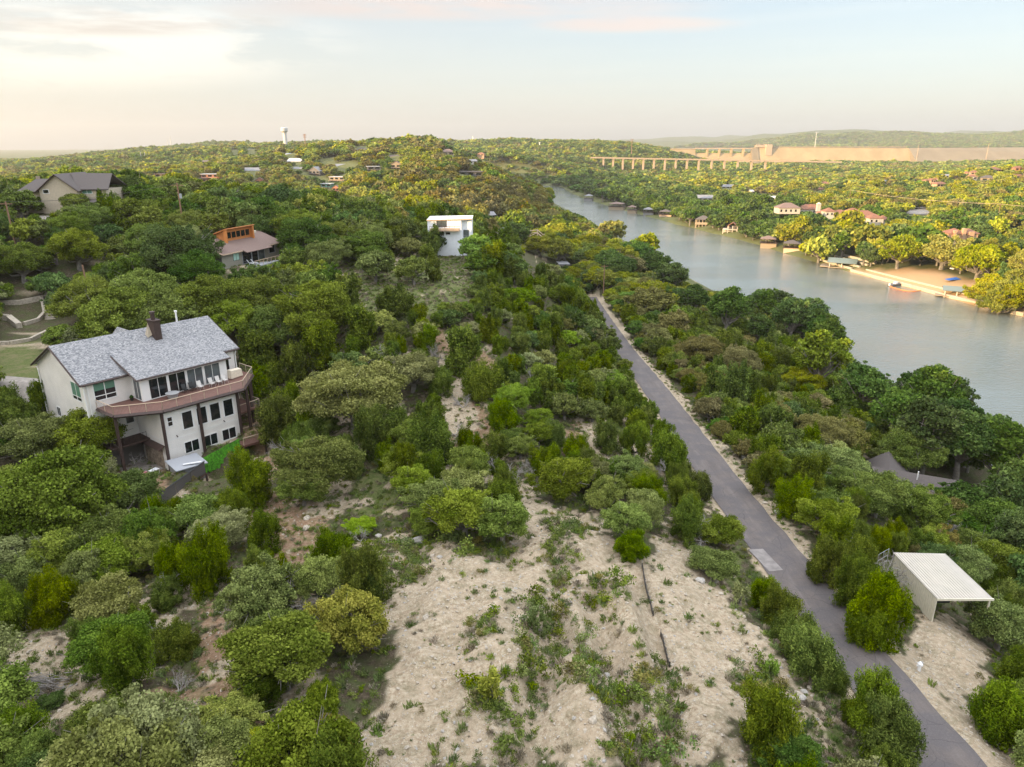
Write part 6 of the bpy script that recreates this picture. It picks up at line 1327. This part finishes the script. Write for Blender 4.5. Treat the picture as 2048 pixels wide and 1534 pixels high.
fam = np.array([SPEC[s][0] for s in sp])
R_[fam == 'juniper'] *= .80
R_[near & (fam == 'oak') & left & ((py < 560) | (px < 700))] *= 1.3
hc = np.array([HC[f] for f in fam]) * R_
sq = rng.uniform(.80, 1.12, n) * np.where(y > 700, .66, 1.0)
ok &= (px > -260) & (px < 2310) & (py < 1740)
ok &= ~((x < -95) & (y < 165) & (rng.random(n) < .3))
i_ = np.where(ok)[0]
b_ = blocked(x[i_], y[i_], z[i_], R_[i_], hc[i_] * sq[i_]); i_ = i_[~b_]
# keep clear of the trees placed by hand
hx = np.array([[t[0], t[1], t[3]] for t in TREES])
m1 = y[i_] < 420
d = np.full(len(i_), 9.0)
ii = np.where(m1)[0]
dd_ = np.hypot(x[i_][ii, None] - hx[None, :, 0], y[i_][ii, None] - hx[None, :, 1]) / (hx[None, :, 2] + R_[i_][ii, None])
d[ii] = dd_.min(1); i_ = i_[d > .70]
zg = H(x[i_], y[i_])
for k, j in enumerate(i_):
    yy = y[j]; lod = 0 if yy < 80 else 1 if yy < 330 else 2 if yy < 800 else 3
    f = fam[j]
    if f == 'juniper': lod = min(lod, 2)
    TREES.append([x[j], yy, zg[k], R_[j], str(sp[j]), lod, int(rng.integers(0, 5)), rng.uniform(0, 6.28), sq[j]])
for t in TREES[:NH]: t[5] = 0 if t[1] < 90 else 1 if t[1] < 330 else 2
for t in TREES:
    if SPEC[t[4]][0] == 'oak' and t[3] > 3.7 and t[1] < 150: t[5] = 4; t[6] %= 3
print('trees', len(TREES))
# ------------------------------------------------------------ which ones are things of their own
T = TREES
tx = np.array([t[0] for t in T]); ty = np.array([t[1] for t in T]); tz = np.array([t[2] for t in T]); tR = np.array([t[3] for t in T])
thc = np.array([HC[SPEC[t[4]][0]] * t[3] * t[8] for t in T])
tpx, tpy, tdep = proj(tx, ty, tz + thc); size = tR / tdep
inframe = (tpx > -20) & (tpx < 2068) & (tpy > 200) & (tpy < 1550)
KIND = {'juniper': 'juniper_tree', 'oak': 'oak_tree', 'pale': 'oak_tree', 'olive': 'oak_tree', 'lime': 'leafy_tree', 'yellow': 'leafy_tree', 'rust': 'leafy_tree', 'dark': 'evergreen_tree', 'broad': 'riverside_tree', 'pale_tall': 'riverside_tree', 'ytall': 'riverside_tree'}
CATN = {'juniper_tree': 'juniper', 'oak_tree': 'oak tree', 'leafy_tree': 'leafy tree', 'evergreen_tree': 'evergreen tree', 'riverside_tree': 'riverside tree'}
kinds = np.array([KIND[t[4]] for t in T]); single = np.zeros(len(T), bool); single[:NH] = True
for kd, cap in (('juniper_tree', 285), ('oak_tree', 285), ('leafy_tree', 90), ('evergreen_tree', 150), ('riverside_tree', 60)):
    c_ = np.where((kinds == kd) & inframe & ~single & (ty < 420))[0]; c_ = c_[np.argsort(-size[c_])]
    single[c_[:max(0, cap - int(((kinds == kd) & single).sum()))]] = True
LOOK = {'juniper': 'dark green juniper', 'oak': 'grey green oak', 'pale': 'pale dusty green oak', 'olive': 'olive brown oak', 'lime': 'bright lime green tree', 'yellow': 'yellow green tree', 'rust': 'rusty yellow green bush', 'dark': 'deep green evergreen', 'broad': 'tall dark green tree', 'pale_tall': 'tall pale leaved tree', 'ytall': 'tall yellow green tree'}
SPOT = [(100,950,'before the left end of the white house'),(30,1120,'at the left edge below the white house'),(215,1190,'in the lower left, below the big house oaks'),(60,1400,'beside the grey brushwood pile'),(240,1440,'in the bottom left corner'),(340,1240,'among the bare grey branches at lower left'),
 (440,1080,'below the black screen fence'),(520,1300,'left of the pale rubble slope'),(680,1270,'at the left rim of the pale rubble slope'),(650,1470,'at the bottom left of the pale rubble slope'),(600,930,'right of the lower deck of the white house'),(560,830,'against the right side of the white house'),
 (700,790,'up the slope right of the white house'),(560,640,'behind the right end of the grey shingle roof'),(250,620,'behind the ridge of the grey shingle roof'),(100,520,'above the garden at the left edge'),(300,470,'between the tan house and the brown roofed house'),(450,400,'above the orange clerestory house'),(650,470,'right of the orange clerestory house'),
 (620,560,'below the brown roofed house'),(740,560,'by the gravel track'),(840,540,'on the grassy clearing'),(750,650,'below the grassy clearing'),(900,480,'at the foot of the unfinished white house'),(1000,560,'right of the grassy clearing'),(1100,640,'high on the slope left of the road'),(900,720,'mid slope above the bare strip'),
 (1050,780,'mid slope between the bare strip and the road'),(1180,760,'on the slope close to the road'),(850,880,'just above the rubble slope'),(930,990,'at the head of the pale rubble slope'),(1120,930,'on the slope above the rubble, right of its head'),(1270,900,'left of the middle stretch of road'),(1380,950,'overhanging the left edge of the road'),
 (1440,1080,'above the lighter paving square'),(1250,1070,'alone in the middle of the rubble slope'),(1600,1280,'between the rubble slope and the lower road'),(1750,1460,'left of the road at the bottom'),(1780,1200,'between the road and the metal shed'),(2000,1300,'right of the metal shed'),(1990,1430,'right of the dirt drive'),(1900,1080,'behind the metal shed'),
 (1650,1050,'right of the road opposite the paving square'),(1550,920,'right of the road, middle stretch'),(1420,780,'right of the road, upper stretch'),(1300,640,'right of the road near its far end'),(1280,560,'between the far road end and the river'),(1130,490,'beyond the unfinished white house towards the river'),(1450,620,'on the near river bank, mid picture'),
 (1600,660,'on the near bank before open water'),(1750,780,'on the near river bank, right half'),(1900,860,'on the near river bank at the right'),(1700,900,'in the thicket above the riverside house'),(1950,980,'around the brown riverside roof'),(1600,760,'in the thicket below the river bank trees'),(1990,590,'on the far bank right of the boat dock'),
 (1750,480,'on the far bank above the terraces'),(1880,500,'on the far bank above the sand'),(1600,450,'on the far bank behind the boathouses'),(1380,400,'on the shaded far bank'),(600,400,'on the ridge beyond the orange clerestory house'),(250,380,'beside the tan house'),(800,430,'on the ridge left of the unfinished white house'),(1900,400,'on the right hillside'),(930,400,'on the brown hill'),(60,430,'around the pale drive under the tan house'),(200,440,'right below the tan house'),(230,545,'on the slope between the drive and the grey shingle roof'),(40,560,'at the far left above the garden'),(380,560,'left of the brown roofed house, lower down'),(480,620,'behind the grey roof ridge, chimney side'),(330,395,'around the pole with the transformer'),(560,450,'close above the brown roof'),(1520,620,'under the forked river bank tree'),(1830,830,'on the near river bank below the airy tree')]
sx_ = np.array([[a, b] for a, b, _ in SPOT], float)
UNIQ = {(705,785):'broad pale dusty oak, largest on the slope right of the white house',(1257,1068):'x',(1585,632):'tallest dark river bank tree, seen against the water with a forked trunk',(1870,790):'open airy tall tree standing against the water at the right',
 (1029,805):'bright lime green tree, largest lime one, mid slope',(1076,836):'smaller bright lime tree just right of the largest lime one',(632,617):'big dense oak above the dark gap, centre left',(120,985):'very large oak filling the left edge before the white house',
 (1778,1210):'large juniper screening the left wall of the metal shed',(1625,1312):'large round juniper on the stone edged bank beside the lower road',(662,1482):'rusty yellow bush at the bottom edge left of centre',(756,641):'round yellow green bush below the grassy clearing',
 (930,1030):'wide grey green oak, left half of the pair at the head of the rubble',(1005,1035):'wide grey green oak, right half of the pair at the head of the rubble',(1255,1050):'round grey green oak alone in the middle of the rubble slope',(1262,1095):'low dark green bush under the lone oak of the rubble slope',
 (219,1195):'pale thin crowned oak in the lower left thicket',(461,1449):'pale yellow green tree at the bottom left over red dirt',(700,1230):'bright yellow green tree at the left rim of the rubble',(566,1320):'broad oak left of the rubble, lower of the pair',(520,1205):'broad oak left of the rubble, upper of the pair',
 (1645,712):'pale feathery tall tree at the water beside the tallest bank tree',(2005,1251):'grey green feathery tree hanging beside the dirt drive',(1756,1452):'tall juniper left of the road at the bottom edge',(740,870):'x',(865,895):'dark conical juniper just above the rubble slope',(555,835):'round bright juniper beside the right wall of the white house',
 (1939,1091):'bright oval tree right behind the metal shed',(1608,760):'rounded yellow green crown in the bank thicket',(1800,835):'x',(640,930):'large oak right of the lower deck of the white house',(612,470):'x',(350,500):'widest deep green oak left of the brown roofed house',(870,480):'dark tree hiding the lower left corner of the unfinished white house',(950,495):'bright green tree at the right foot of the unfinished white house',(190,875):'mixed oak and juniper crown touching the deck corner of the white house',(1404,966):'rounded dark juniper leaning over the road edge'}
ctr = {}; prev = {}
def seen_label(k):
    t = T[k]; s = t[4]
    if k < NH:
        key = (int(HERO_PX[k][0]), int(HERO_PX[k][1])); l = UNIQ.get(key)
        if l and l != 'x': return l, None
    j = int(np.argmin((sx_[:, 0] - tpx[k])**2 + ((sx_[:, 1] - tpy[k]) * 1.25)**2)); spot = SPOT[j]
    dy_, dx_ = tpy[k] - sx_[j, 1], tpx[k] - sx_[j, 0]
    relh = ('upper ' if dy_ < -14 else 'lower ' if dy_ > 14 else '') + ('left' if dx_ < -18 else 'right' if dx_ > 18 else '' if abs(dy_) > 14 else 'middle')
    szw = 'large ' if tR[k] > 3.3 else 'small ' if tR[k] < 1.6 else 'smallish ' if tR[k] < 2.0 else ''
    l = szw + LOOK[s] + ' ' + spot[2] + ', %s' % relh.strip()
    return l, 'trees ' + spot[2]
def stand(t, k, lod):
    X, Y, Z, Rr, s, _, v, rot, sq_ = t
    a_ = 1 + .17 * math.sin(k * 2.4); e = empty(KIND[s], (X, Y, Z - .05), rot, (Rr * a_, Rr / a_, Rr * sq_)); e.rotation_euler = (.07 * math.sin(k * 1.7), .07 * math.cos(k * 3.1), rot); l, g_ = seen_label(k); l = FIX.get(k, l); tag(e, l, CATN[KIND[s]], g_)
    link(bpy.data.objects.new('crown', crown_of(s, lod, v)), e); link(bpy.data.objects.new('trunk', wood_of(s, lod, v)), e)
SLAB = {}
for k in np.where(single)[0]: SLAB.setdefault(seen_label(k)[0], []).append(k)
FIX = {}
for l, ks in SLAB.items():
    if len(ks) < 2 or len(l.split()) > (14 if len(ks) < 4 else 13) or len(ks) > 12: continue
    ks = sorted(ks, key=lambda k: ty[k])
    w = {2: ['nearer one', 'farther one'], 3: ['nearest one', 'middle one', 'farthest one']}.get(len(ks))
    if len(ks) > 3: ks = sorted(ks, key=lambda k: tpx[k]); w = ['leftmost'] + [o + ' from left' for o in ('second', 'third', 'fourth', 'fifth', 'sixth', 'seventh', 'eighth', 'ninth', 'tenth')][:len(ks) - 2] + ['rightmost']
    if w:
        for k, a in zip(ks, w): FIX[k] = l + ', ' + a
for k in np.where(single)[0]: stand(T[k], k, T[k][5])
# the rest as scattered masses
def mass(name, label, sel):
    sel = np.where(sel)[0]
    if not len(sel): return
    keys = sorted({(T[k][4], T[k][5], T[k][6] % len(FAM[(SPEC[T[k][4]][0], T[k][5])])) for k in sel}); ki = {a: i for i, a in enumerate(keys)}
    protos = [joined(*a) for a in keys]
    pts = np.array([[T[k][0], T[k][1], T[k][2] - .1] for k in sel]); rot = np.zeros((len(sel), 3)); rot[:, 2] = [T[k][7] for k in sel]
    scl = np.array([[T[k][3] * rng.uniform(.9, 1.12), T[k][3] * rng.uniform(.9, 1.12), T[k][3] * T[k][8]] for k in sel])
    idx = np.array([ki[(T[k][4], T[k][5], T[k][6] % len(FAM[(SPEC[T[k][4]][0], T[k][5])]))] for k in sel])
    scatter(name, label, pts, rot, scl, idx, protos)
    print(name, len(sel), 'protos', len(protos))
rest = ~single
mass('scrub_woodland', 'dense juniper and oak scrub covering the near slopes', rest & (ty < 330))
mass('far_woodland', 'wooded hills and river banks in the distance', rest & (ty >= 330))

hx_ = rng.uniform(1000, 4300, 15000); hy_ = rng.uniform(3500, 5300, 15000); hz_ = H(hx_, hy_); hk = (hz_ > 40)
hx_, hy_, hz_ = hx_[hk], hy_[hk], hz_[hk]; n = len(hx_); s_ = rng.uniform(9, 15, n)
_pr = [joined('dark', 3, 0), joined('oak', 3, 1), joined('olive', 3, 2)]; _ro = np.zeros((n, 3)); _ro[:, 2] = rng.uniform(0, 6, n)
scatter('hill_woodland', 'dark wooded long hills beyond the dam', np.stack([hx_, hy_, hz_ - 3], 1), _ro, np.stack([s_, s_, s_ * .6], 1), rng.integers(0, 3, n), _pr)
# ------------------------------------------------------------ dead branches, brush, rocks, tufts
def snag_mesh(seed, n=14, spread=1.0, up=.7, thick=.05):
    g = np.random.default_rng(seed); mb = MB()
    def grow(p, d, L_, r, lev):
        q = p + d * L_; mid = p.lerp(q, .5) + Vector(g.normal(size=3) * L_ * .09); mb.tube([p, mid, q], [r, r * .8, r * .5], 4 if lev else 5, False)
        if lev < 3:
            for _ in range(3 if lev else n // 2): grow(p.lerp(q, g.uniform(.35, 1)), (d + Vector(g.normal(size=3) * .62)).normalized(), L_ * g.uniform(.5, .75), r * .5, lev + 1)
    for _ in range(3): grow(Vector((0, 0, -.1)), Vector((g.normal() * spread * .5, g.normal() * spread * .5, up)).normalized(), 1.0, thick, 0)
    return mb.mesh('branches', 'dead_wood')
SN_ = [snag_mesh(s, spread=[1.4, 1.0, 2.2, 1.6][s], up=[.6, 1, .3, .5][s]) for s in range(4)]
for k, (a, b, w, lb_) in enumerate(((332,1164,40,'bare grey branches over the dark junipers, upper of three at lower left'),(326,1262,60,'bare grey tangled branches, middle of three at lower left'),(350,1345,44,'bare grey branches, lowest of three at lower left'),(390,1400,44,'fallen grey branches on red soil at lower left'),(120,1040,44,'grey dead limbs below the largest oak'),(876,706,34,'leafless grey shrub above the bare strip'),
        (925,795,30,'grey fallen branches beside the bare strip'),(1735,965,40,'pinkish grey dead crown in the thicket right of the road'),(1650,960,40,'grey dead twigs in the thicket right of the road'),(1760,1005,46,'pale bare limbs inside the grey oak right of the road'),(1700,1080,44,'dead grey branches above the metal shed'),(910,870,26,'grey brush heap on the slope above the rubble'),(720,1060,26,'grey log and twigs beside the rubble boulders'),
        (240,1020,40,'bare limbs under the oaks before the white house'),(1330,930,24,'grey bare shrub near the left road edge'),(1060,760,24,'grey bare shrub mid slope'),(1210,700,26,'grey bare shrub on the slope by the road'),(1900,1060,30,'bare grey limbs behind the metal shed'),(195,1270,30,'bare twigs below the pale lower left oak'))):
    X, Y = ground_hit(a, b, 1.4); dep = float(proj(X, Y, Hs(X, Y) + 1)[2]); s_ = w * dep / F2 * .62
    o = link(bpy.data.objects.new('dead_branches', SN_[k % 4])); o.location = (X, Y, Hs(X, Y) + (.2 if k < 9 else 1.0)); o.rotation_euler = (0, 0, k * 1.7); o.scale = (s_, s_, s_ * 1.1); tag(o, lb_, 'dead branches', 'dead branches in the scrub')
_cand = [k for k in np.where(single)[0] if 30 < ty[k] < 120 and T[k][4] in ('juniper', 'oak', 'pale', 'olive')]
for q, k in enumerate(_cand[5::17][:30]):
    a_ = q * 2.4; X, Y = tx[k] + math.cos(a_) * tR[k] * .95, ty[k] - abs(math.sin(a_)) * tR[k] * .95
    if road_s(np.array([X]), np.array([Y]))[0] < 4.5: continue
    o = link(bpy.data.objects.new('dead_branches', SN_[q % 4])); s_ = .9 + .5 * (q % 3); o.location = (X, Y, Hs(X, Y) + .5); o.rotation_euler = (0, 0, a_); o.scale = (s_, s_, s_)
    tag(o, 'bare grey twigs by a ' + T[k][4].replace('pale', 'pale oak').replace('olive', 'olive oak') + ' ' + SPOT[int(np.argmin((sx_[:, 0] - tpx[k])**2 + (sx_[:, 1] - tpy[k])**2))][2], 'dead branches', 'bare twigs poking out of the scrub')
# brushwood pile
X, Y = ground_hit(52, 1372, .3); mb = MB(); g = np.random.default_rng(4)
for _ in range(170):
    a = g.uniform(-.35, .35) + .15; c = Vector((g.normal() * 1.1, g.normal() * .7, abs(g.normal()) * .25 + .1)); L_ = g.uniform(.5, 1.5); d = Vector((math.cos(a), math.sin(a), g.normal() * .16)); k = Vector(g.normal(size=3) * .12)
    mb.tube([c - d * L_, c + k, c + d * L_], [.035, .03, .012], 4, False)
o = mb.build('brushwood_pile', 'dead_wood'); o.location = (X, Y, Hs(X, Y)); tag(o, 'pile of cut grey brushwood on pale ground at the lower left', 'brush pile')
def rock_mesh(seed, sub=2, flat_=.65):
    g = np.random.default_rng(seed); import bmesh
    bm = bmesh.new(); bmesh.ops.create_icosphere(bm, subdivisions=sub, radius=1.0)
    ax = [Vector(g.normal(size=3)).normalized() for _ in range(9)]; dd = g.uniform(.55, .9, 9)
    for v in bm.verts:
        for a_, d_ in zip(ax, dd):
            q = v.co.dot(a_)
            if q > d_: v.co -= a_ * (q - d_)
        v.co += Vector(g.normal(size=3) * .025); v.co.z *= flat_
    me = bpy.data.meshes.new('boulder'); bm.to_mesh(me); bm.free(); me.materials.append(MAT['limestone' if seed % 3 else 'grey_stone']); return me
RK = [rock_mesh(s) for s in range(6)]
for k, (a, b, w, lb_) in enumerate(((840,1083,33,'large grey limestone block at the upper edge of the rubble slope'),(612,1062,18,'pale boulder on red soil, lower of two'),(616,1044,17,'grey boulder on red soil, upper of two'),(757,1066,16,'pale boulder left of a stone row above the rubble'),(773,1074,12,'small pale stone second in the row above the rubble'),(795,1068,12,'pale stone third in the row above the rubble'),(866,1062,12,'tan stone above the large grey block'),(903,1076,9,'small tan stone in the grass right of the large block'),
        (853,1243,17,'whitish lone stone low in the rubble'),(1400,1168,22,'flat grey slab right of the silt fence'),(1441,1196,12,'small slab just below the flat grey slab'),(1185,1482,24,'pale block among weeds at the bottom centre'),(1214,1332,15,'pale stone on the rubble crest right of centre'),(1295,1420,14,'pale stone below the end of the silt fence'),(1335,1512,16,'whitish stone at the bottom right of centre'),(1155,1280,12,'small pale stone amid the weeds'),(1240,1520,14,'pale stone near the bottom edge'),
        (866,1115,13,'grey block on the right side below the large block'),(880,1126,13,'grey block lowest below the large block'),(1425,1340,10,'small pale stone on the tan slope'),(868,1365,10,'dark tuft stone at left of the rubble'),(1555,1030,18,'reddish boulder on the right road verge, lower'),(1530,1010,12,'reddish stone on the right road verge, upper'),(695,1050,13,'grey stone by the dead log'),(745,1165,12,'pale stone at the left rim of the rubble'),(1700,1434,9,'stone in dry grass left of the lower road'))):
    X, Y = gp(a, b); dep = float(proj(X, Y, Hs(X, Y))[2]); s_ = w * dep / F2 * .55
    o = link(bpy.data.objects.new('boulder', RK[k % 6])); o.location = (X, Y, Hs(X, Y) + s_ * .15); o.rotation_euler = (0, 0, k * 2.1); o.scale = (s_, s_ * .8, s_); tag(o, lb_, 'boulder', 'boulders on the rubble slope')
# dry stone edging of the bank by the road
EDG = [(1560,1398),(1578,1408),(1594,1404),(1606,1398),(1618,1388),(1630,1382),(1641,1376),(1652,1366),(1585,1418),(1602,1410),(1660,1352)]
root = empty('stone_edging', (*gp(1600, 1400), 0)); root.location.z = Hs(root.location.x, root.location.y); tag(root, 'ragged row of piled stones edging the bank beside the lower road', 'stone edging')
for k, (a, b) in enumerate(EDG):
    X, Y = gp(a, b); o = link(bpy.data.objects.new('stone', RK[k % 6]), root); o.location = Vector((X, Y, Hs(X, Y) + .05)) - root.location; o.rotation_euler = (0, 0, k * 1.3); s_ = rng.uniform(.2, .34); o.scale = (s_, s_, s_)
# silt fence
for (q, lb_) in (([(1283,1135),(1290,1160),(1296,1185),(1303,1212),(1307,1218)], 'black silt fence on the rubble slope, upper half'), ([(1322,1250),(1330,1275),(1336,1295),(1341,1309)], 'black silt fence on the rubble slope, lower half')):
    P3 = [gp(*a) for a in q]; e = empty('silt_fence', (*P3[0], Hs(*P3[0]))); tag(e, lb_, 'silt fence'); mb = MB(); st = MB()
    for a, b in zip(P3[:-1], P3[1:]):
        for s0, s1 in ((0, .5), (.5, 1)):
            A = Vector(a).lerp(Vector(b), s0); B = Vector(a).lerp(Vector(b), s1); za_, zb_ = Hs(*A) - e.location.z, Hs(*B) - e.location.z; A -= Vector(e.location.xy); B -= Vector(e.location.xy)
            mb.slab([(A.x, A.y, za_ - .1), (B.x, B.y, zb_ - .1), (B.x, B.y, zb_ + .42), (A.x, A.y, za_ + .36)], .04); st.tube([(A.x, A.y, za_ - .2), (A.x + .03, A.y, za_ + .6)], .03, 4)
    mb.build('fabric', 'black', e); st.build('stake', 'dead_wood', e)
# tufts
def tuft(seed, n, mat, h=.5, sp_=.5):
    g = np.random.default_rng(seed); a = g.uniform(0, 6.28, n); r = g.random(n) ** .7 * sp_; c = np.stack([np.cos(a) * r, np.sin(a) * r, np.zeros(n)], 1)
    up = np.stack([np.cos(a) * r * 1.2 + .25 * g.normal(size=n), np.sin(a) * r * 1.2 + .25 * g.normal(size=n), np.full(n, 1.0)], 1); up /= np.linalg.norm(up, axis=1, keepdims=True)
    l = h * g.uniform(.35, 1, n); c = c + up * l[:, None]; nn = np.stack([np.cos(a + 1.2), np.sin(a + 1.2), .2 + 0 * a], 1) + .6 * g.normal(size=(n, 3))
    v, q, t = blades(c, nn, up, l * .16 + .01, l, np.clip(g.random(n), 0, 1), None, None); return npmesh('tuft', v, q, mat, {'tint': ('FLOAT', 'FACE', t)})
def weed(seed, n, mat, ls=.07):
    g = np.random.default_rng(seed); k = g.integers(0, 7, n); cc = g.normal(size=(7, 3)) * np.array([.35, .35, .12]) + np.array([0, 0, .38]); d = rdir(n, g); p = cc[k] + d * (g.random(n) ** .5)[:, None] * np.array([.33, .33, .33]); p[:, 2] = np.abs(p[:, 2])
    v, q, t = blades(p, d + rdir(n, g), rdir(n, g) + np.array([0, 0, .8]), np.full(n, ls * .6), np.full(n, ls), g.random(n), None, None); return npmesh('weed', v, q, mat, {'tint': ('FLOAT', 'FACE', t)})
TP = [tuft(1, 60, 'grass_blade'), tuft(2, 70, 'dry_blade', .55, .6), tuft(3, 50, 'oak_leaf', .4), weed(4, 260, 'grass_blade'), weed(5, 300, 'oak_leaf'), weed(6, 240, 'juniper_leaf', .08), weed(7, 260, 'olive_leaf')]
xs = rng.uniform(-60, 46, 110000); ys = 17 + 152 * rng.random(110000) ** 1.5
zt = H(xs, ys, False); px_, py_, dp_ = proj(xs, ys, zt)
okk = (px_ > -60) & (px_ < 2110) & (py_ < 1620) & (road_s(xs, ys) > 2.75) & (river_sd(xs, ys) > 2)
mound = inpoly(px_, py_, [(700,1080),(860,1080),(1060,1000),(1190,1030),(1320,1060),(1400,1100),(1500,1230),(1560,1390),(1500,1534),(690,1534),(790,1300),(760,1150)])
BANDS = [[(1085,1150),(1130,1120),(1150,1170),(1110,1260),(1090,1330),(1050,1450),(1030,1600),(990,1600),(1000,1450),(1040,1330),(1030,1280)], [(1120,1260),(1200,1290),(1260,1380),(1330,1440),(1340,1600),(1200,1600),(1220,1480),(1150,1390),(1100,1340)], [(1180,1160),(1260,1170),(1260,1215),(1190,1200)], [(940,1240),(1000,1240),(990,1310),(930,1310)],
         [(1260,1330),(1340,1300),(1370,1420),(1350,1534),(1290,1534)], [(930,1360),(1020,1350),(1030,1440),(950,1440)], [(720,1060),(860,1050),(870,1140),(800,1180),(720,1130)], [(870,1050),(1040,1060),(1040,1120),(900,1130)], [(1070,1040),(1180,1050),(1180,1090),(1090,1080)], [(1460,1310),(1550,1340),(1560,1400),(1480,1400)], [(1090,1090),(1150,1080),(1160,1120),(1100,1130)]]
band = np.zeros(len(xs), bool)
for p_ in BANDS: band |= inpoly(px_ + 25 * vnoise(xs, ys, 1.2, 71), py_ + 20 * vnoise(xs, ys, 1, 72), p_)
den = vnoise(xs, ys, 2.4, 73) + .6 * vnoise(xs, ys, .9, 74)
dry = inpoly(px_, py_, Z_GRASS[2]) | inpoly(px_, py_, Z_GRASS[0])
pr = np.where(mound, np.where(band, .72, np.clip(.08 + .5 * den, .0, .6)), .35); pr = np.where(dry, .7, pr)
drv = inpoly(px_, py_, Z_BARE[5]); pr = np.where(drv, .02, pr)
okk &= rng.random(len(xs)) < pr
xs, ys, band, mound, dry = xs[okk], ys[okk], band[okk], mound[okk], dry[okk]; n = len(xs); zt = H(xs, ys)
k = rng.choice(7, n, p=[.26, .20, .2, .12, .08, .06, .08]); kb = rng.choice(7, n, p=[.14, .22, .12, .16, .14, .14, .08]); k = np.where(band, kb, k); kd = rng.choice(7, n, p=[.4, .5, .1, 0, 0, 0, 0]); k = np.where(dry, kd, k)
s_ = (.10 + .48 * rng.random(n) ** 1.6) * np.where(band & (k >= 3) & (rng.random(n) < .22), 1.7, 1.0) * np.where(k == 1, .75, 1.0) * np.where(band, 1.25, 1.0) * np.where(k >= 3, 1.1, 1.0); rot = np.zeros((n, 3)); rot[:, 2] = rng.uniform(0, 6.28, n); rot[:, :2] = rng.normal(size=(n, 2)) * .12
scatter('grass_tufts', 'green and dry weed tufts dotted over the rubble and clearings', np.stack([xs, ys, zt - .02], 1), rot, np.stack([s_, s_, s_ * rng.uniform(.7, 1.3, n)], 1), k, TP); print('tufts', n)
# loose stones
PB = [rock_mesh(20 + s, 1, .6) for s in range(4)]
xs = rng.uniform(-50, 44, 60000); ys = 18 + 75 * rng.random(60000) ** 1.3; zt = H(xs, ys, False); Z4 = zones(xs, ys, zt)
okk = ((Z4[:, 0] > .5) | (Z4[:, 2] > .5) & (rng.random(len(xs)) < .5)) & (road_s(xs, ys) > 2.25) & (rng.random(len(xs)) < np.clip(.5 + vnoise(xs, ys, 2.5, 75), .1, 1)); xs, ys = xs[okk], ys[okk]; n = len(xs)
s_ = .035 + .13 * rng.random(n) ** 3 + .12 * (rng.random(n) < .03) * rng.random(n); rot = rng.uniform(0, 6.28, (n, 3)) * np.array([.1, .1, 1]); zt = H(xs, ys)
scatter('loose_stones', 'small pale limestone chips strewn over the bare ground', np.stack([xs, ys, zt], 1), rot, np.stack([s_ * rng.uniform(.7, 1.4, n), s_, s_], 1), rng.integers(0, 4, n), PB); print('stones', n)
# saplings on the rubble
for k, (a, b, w, sp_, lb_) in enumerate(((985,1400,70,'yellow','feathery yellow green bush low in the rubble'),(1078,1240,50,'juniper','green bush at the head of the weedy gully'),(1262,1460,32,'lime','bright green upright sapling at the bottom centre'),(1542,1345,40,'lime','thin bright sapling in front of the stone edging'),(1522,1445,60,'yellow','spindly bright sapling in the dry grass'),(1480,1200,40,'pale','pale sapling at the left foot of the road junipers'),(1206,1400,26,'yellow','small yellow green bush right of the weedy gully'),(1660,1300,26,'lime','thin sapling at the left road edge'))):
    X, Y = ground_hit(a, b, .5); dep = float(proj(X, Y, Hs(X, Y))[2]); Rr = w * dep / F2 * .5; e = empty('sapling', (X, Y, Hs(X, Y) - .1), k, (Rr, Rr, Rr * 1.2)); tag(e, lb_, 'sapling')
    f2 = {'yellow': 'yellow_leaf', 'lime': 'lime_leaf', 'pale': 'pale_oak_leaf', 'juniper': 'grass_blade'}[sp_]
    v, q, t = juniper_proto(500 + k, 1500, .085, K=9, h=2.0)[0]; link(bpy.data.objects.new('crown', npmesh('crown', v, q, f2, {'tint': ('FLOAT', 'FACE', t)})), e); link(bpy.data.objects.new('trunk', wood_of('juniper', 1, k)), e)

# ------------------------------------------------------------ evening haze over the whole valley
m, nt = newmat('haze_air'); o = N(nt, 'ShaderNodeOutputMaterial'); v = N(nt, 'ShaderNodeVolumePrincipled'); Lk(nt, v.outputs[0], o.inputs['Volume'])
v.inputs['Color'].default_value = (1.0, 0.95, 0.87, 1); v.inputs['Density'].default_value = 0.00010; v.inputs['Anisotropy'].default_value = 0.55
hb = MB(); hb.box(-9600, -900, -5, 9600, 9900, 320); ho = hb.build('haze', 'haze_air'); tag(ho, 'thin warm evening haze filling the valley', None, None, 'stuff')
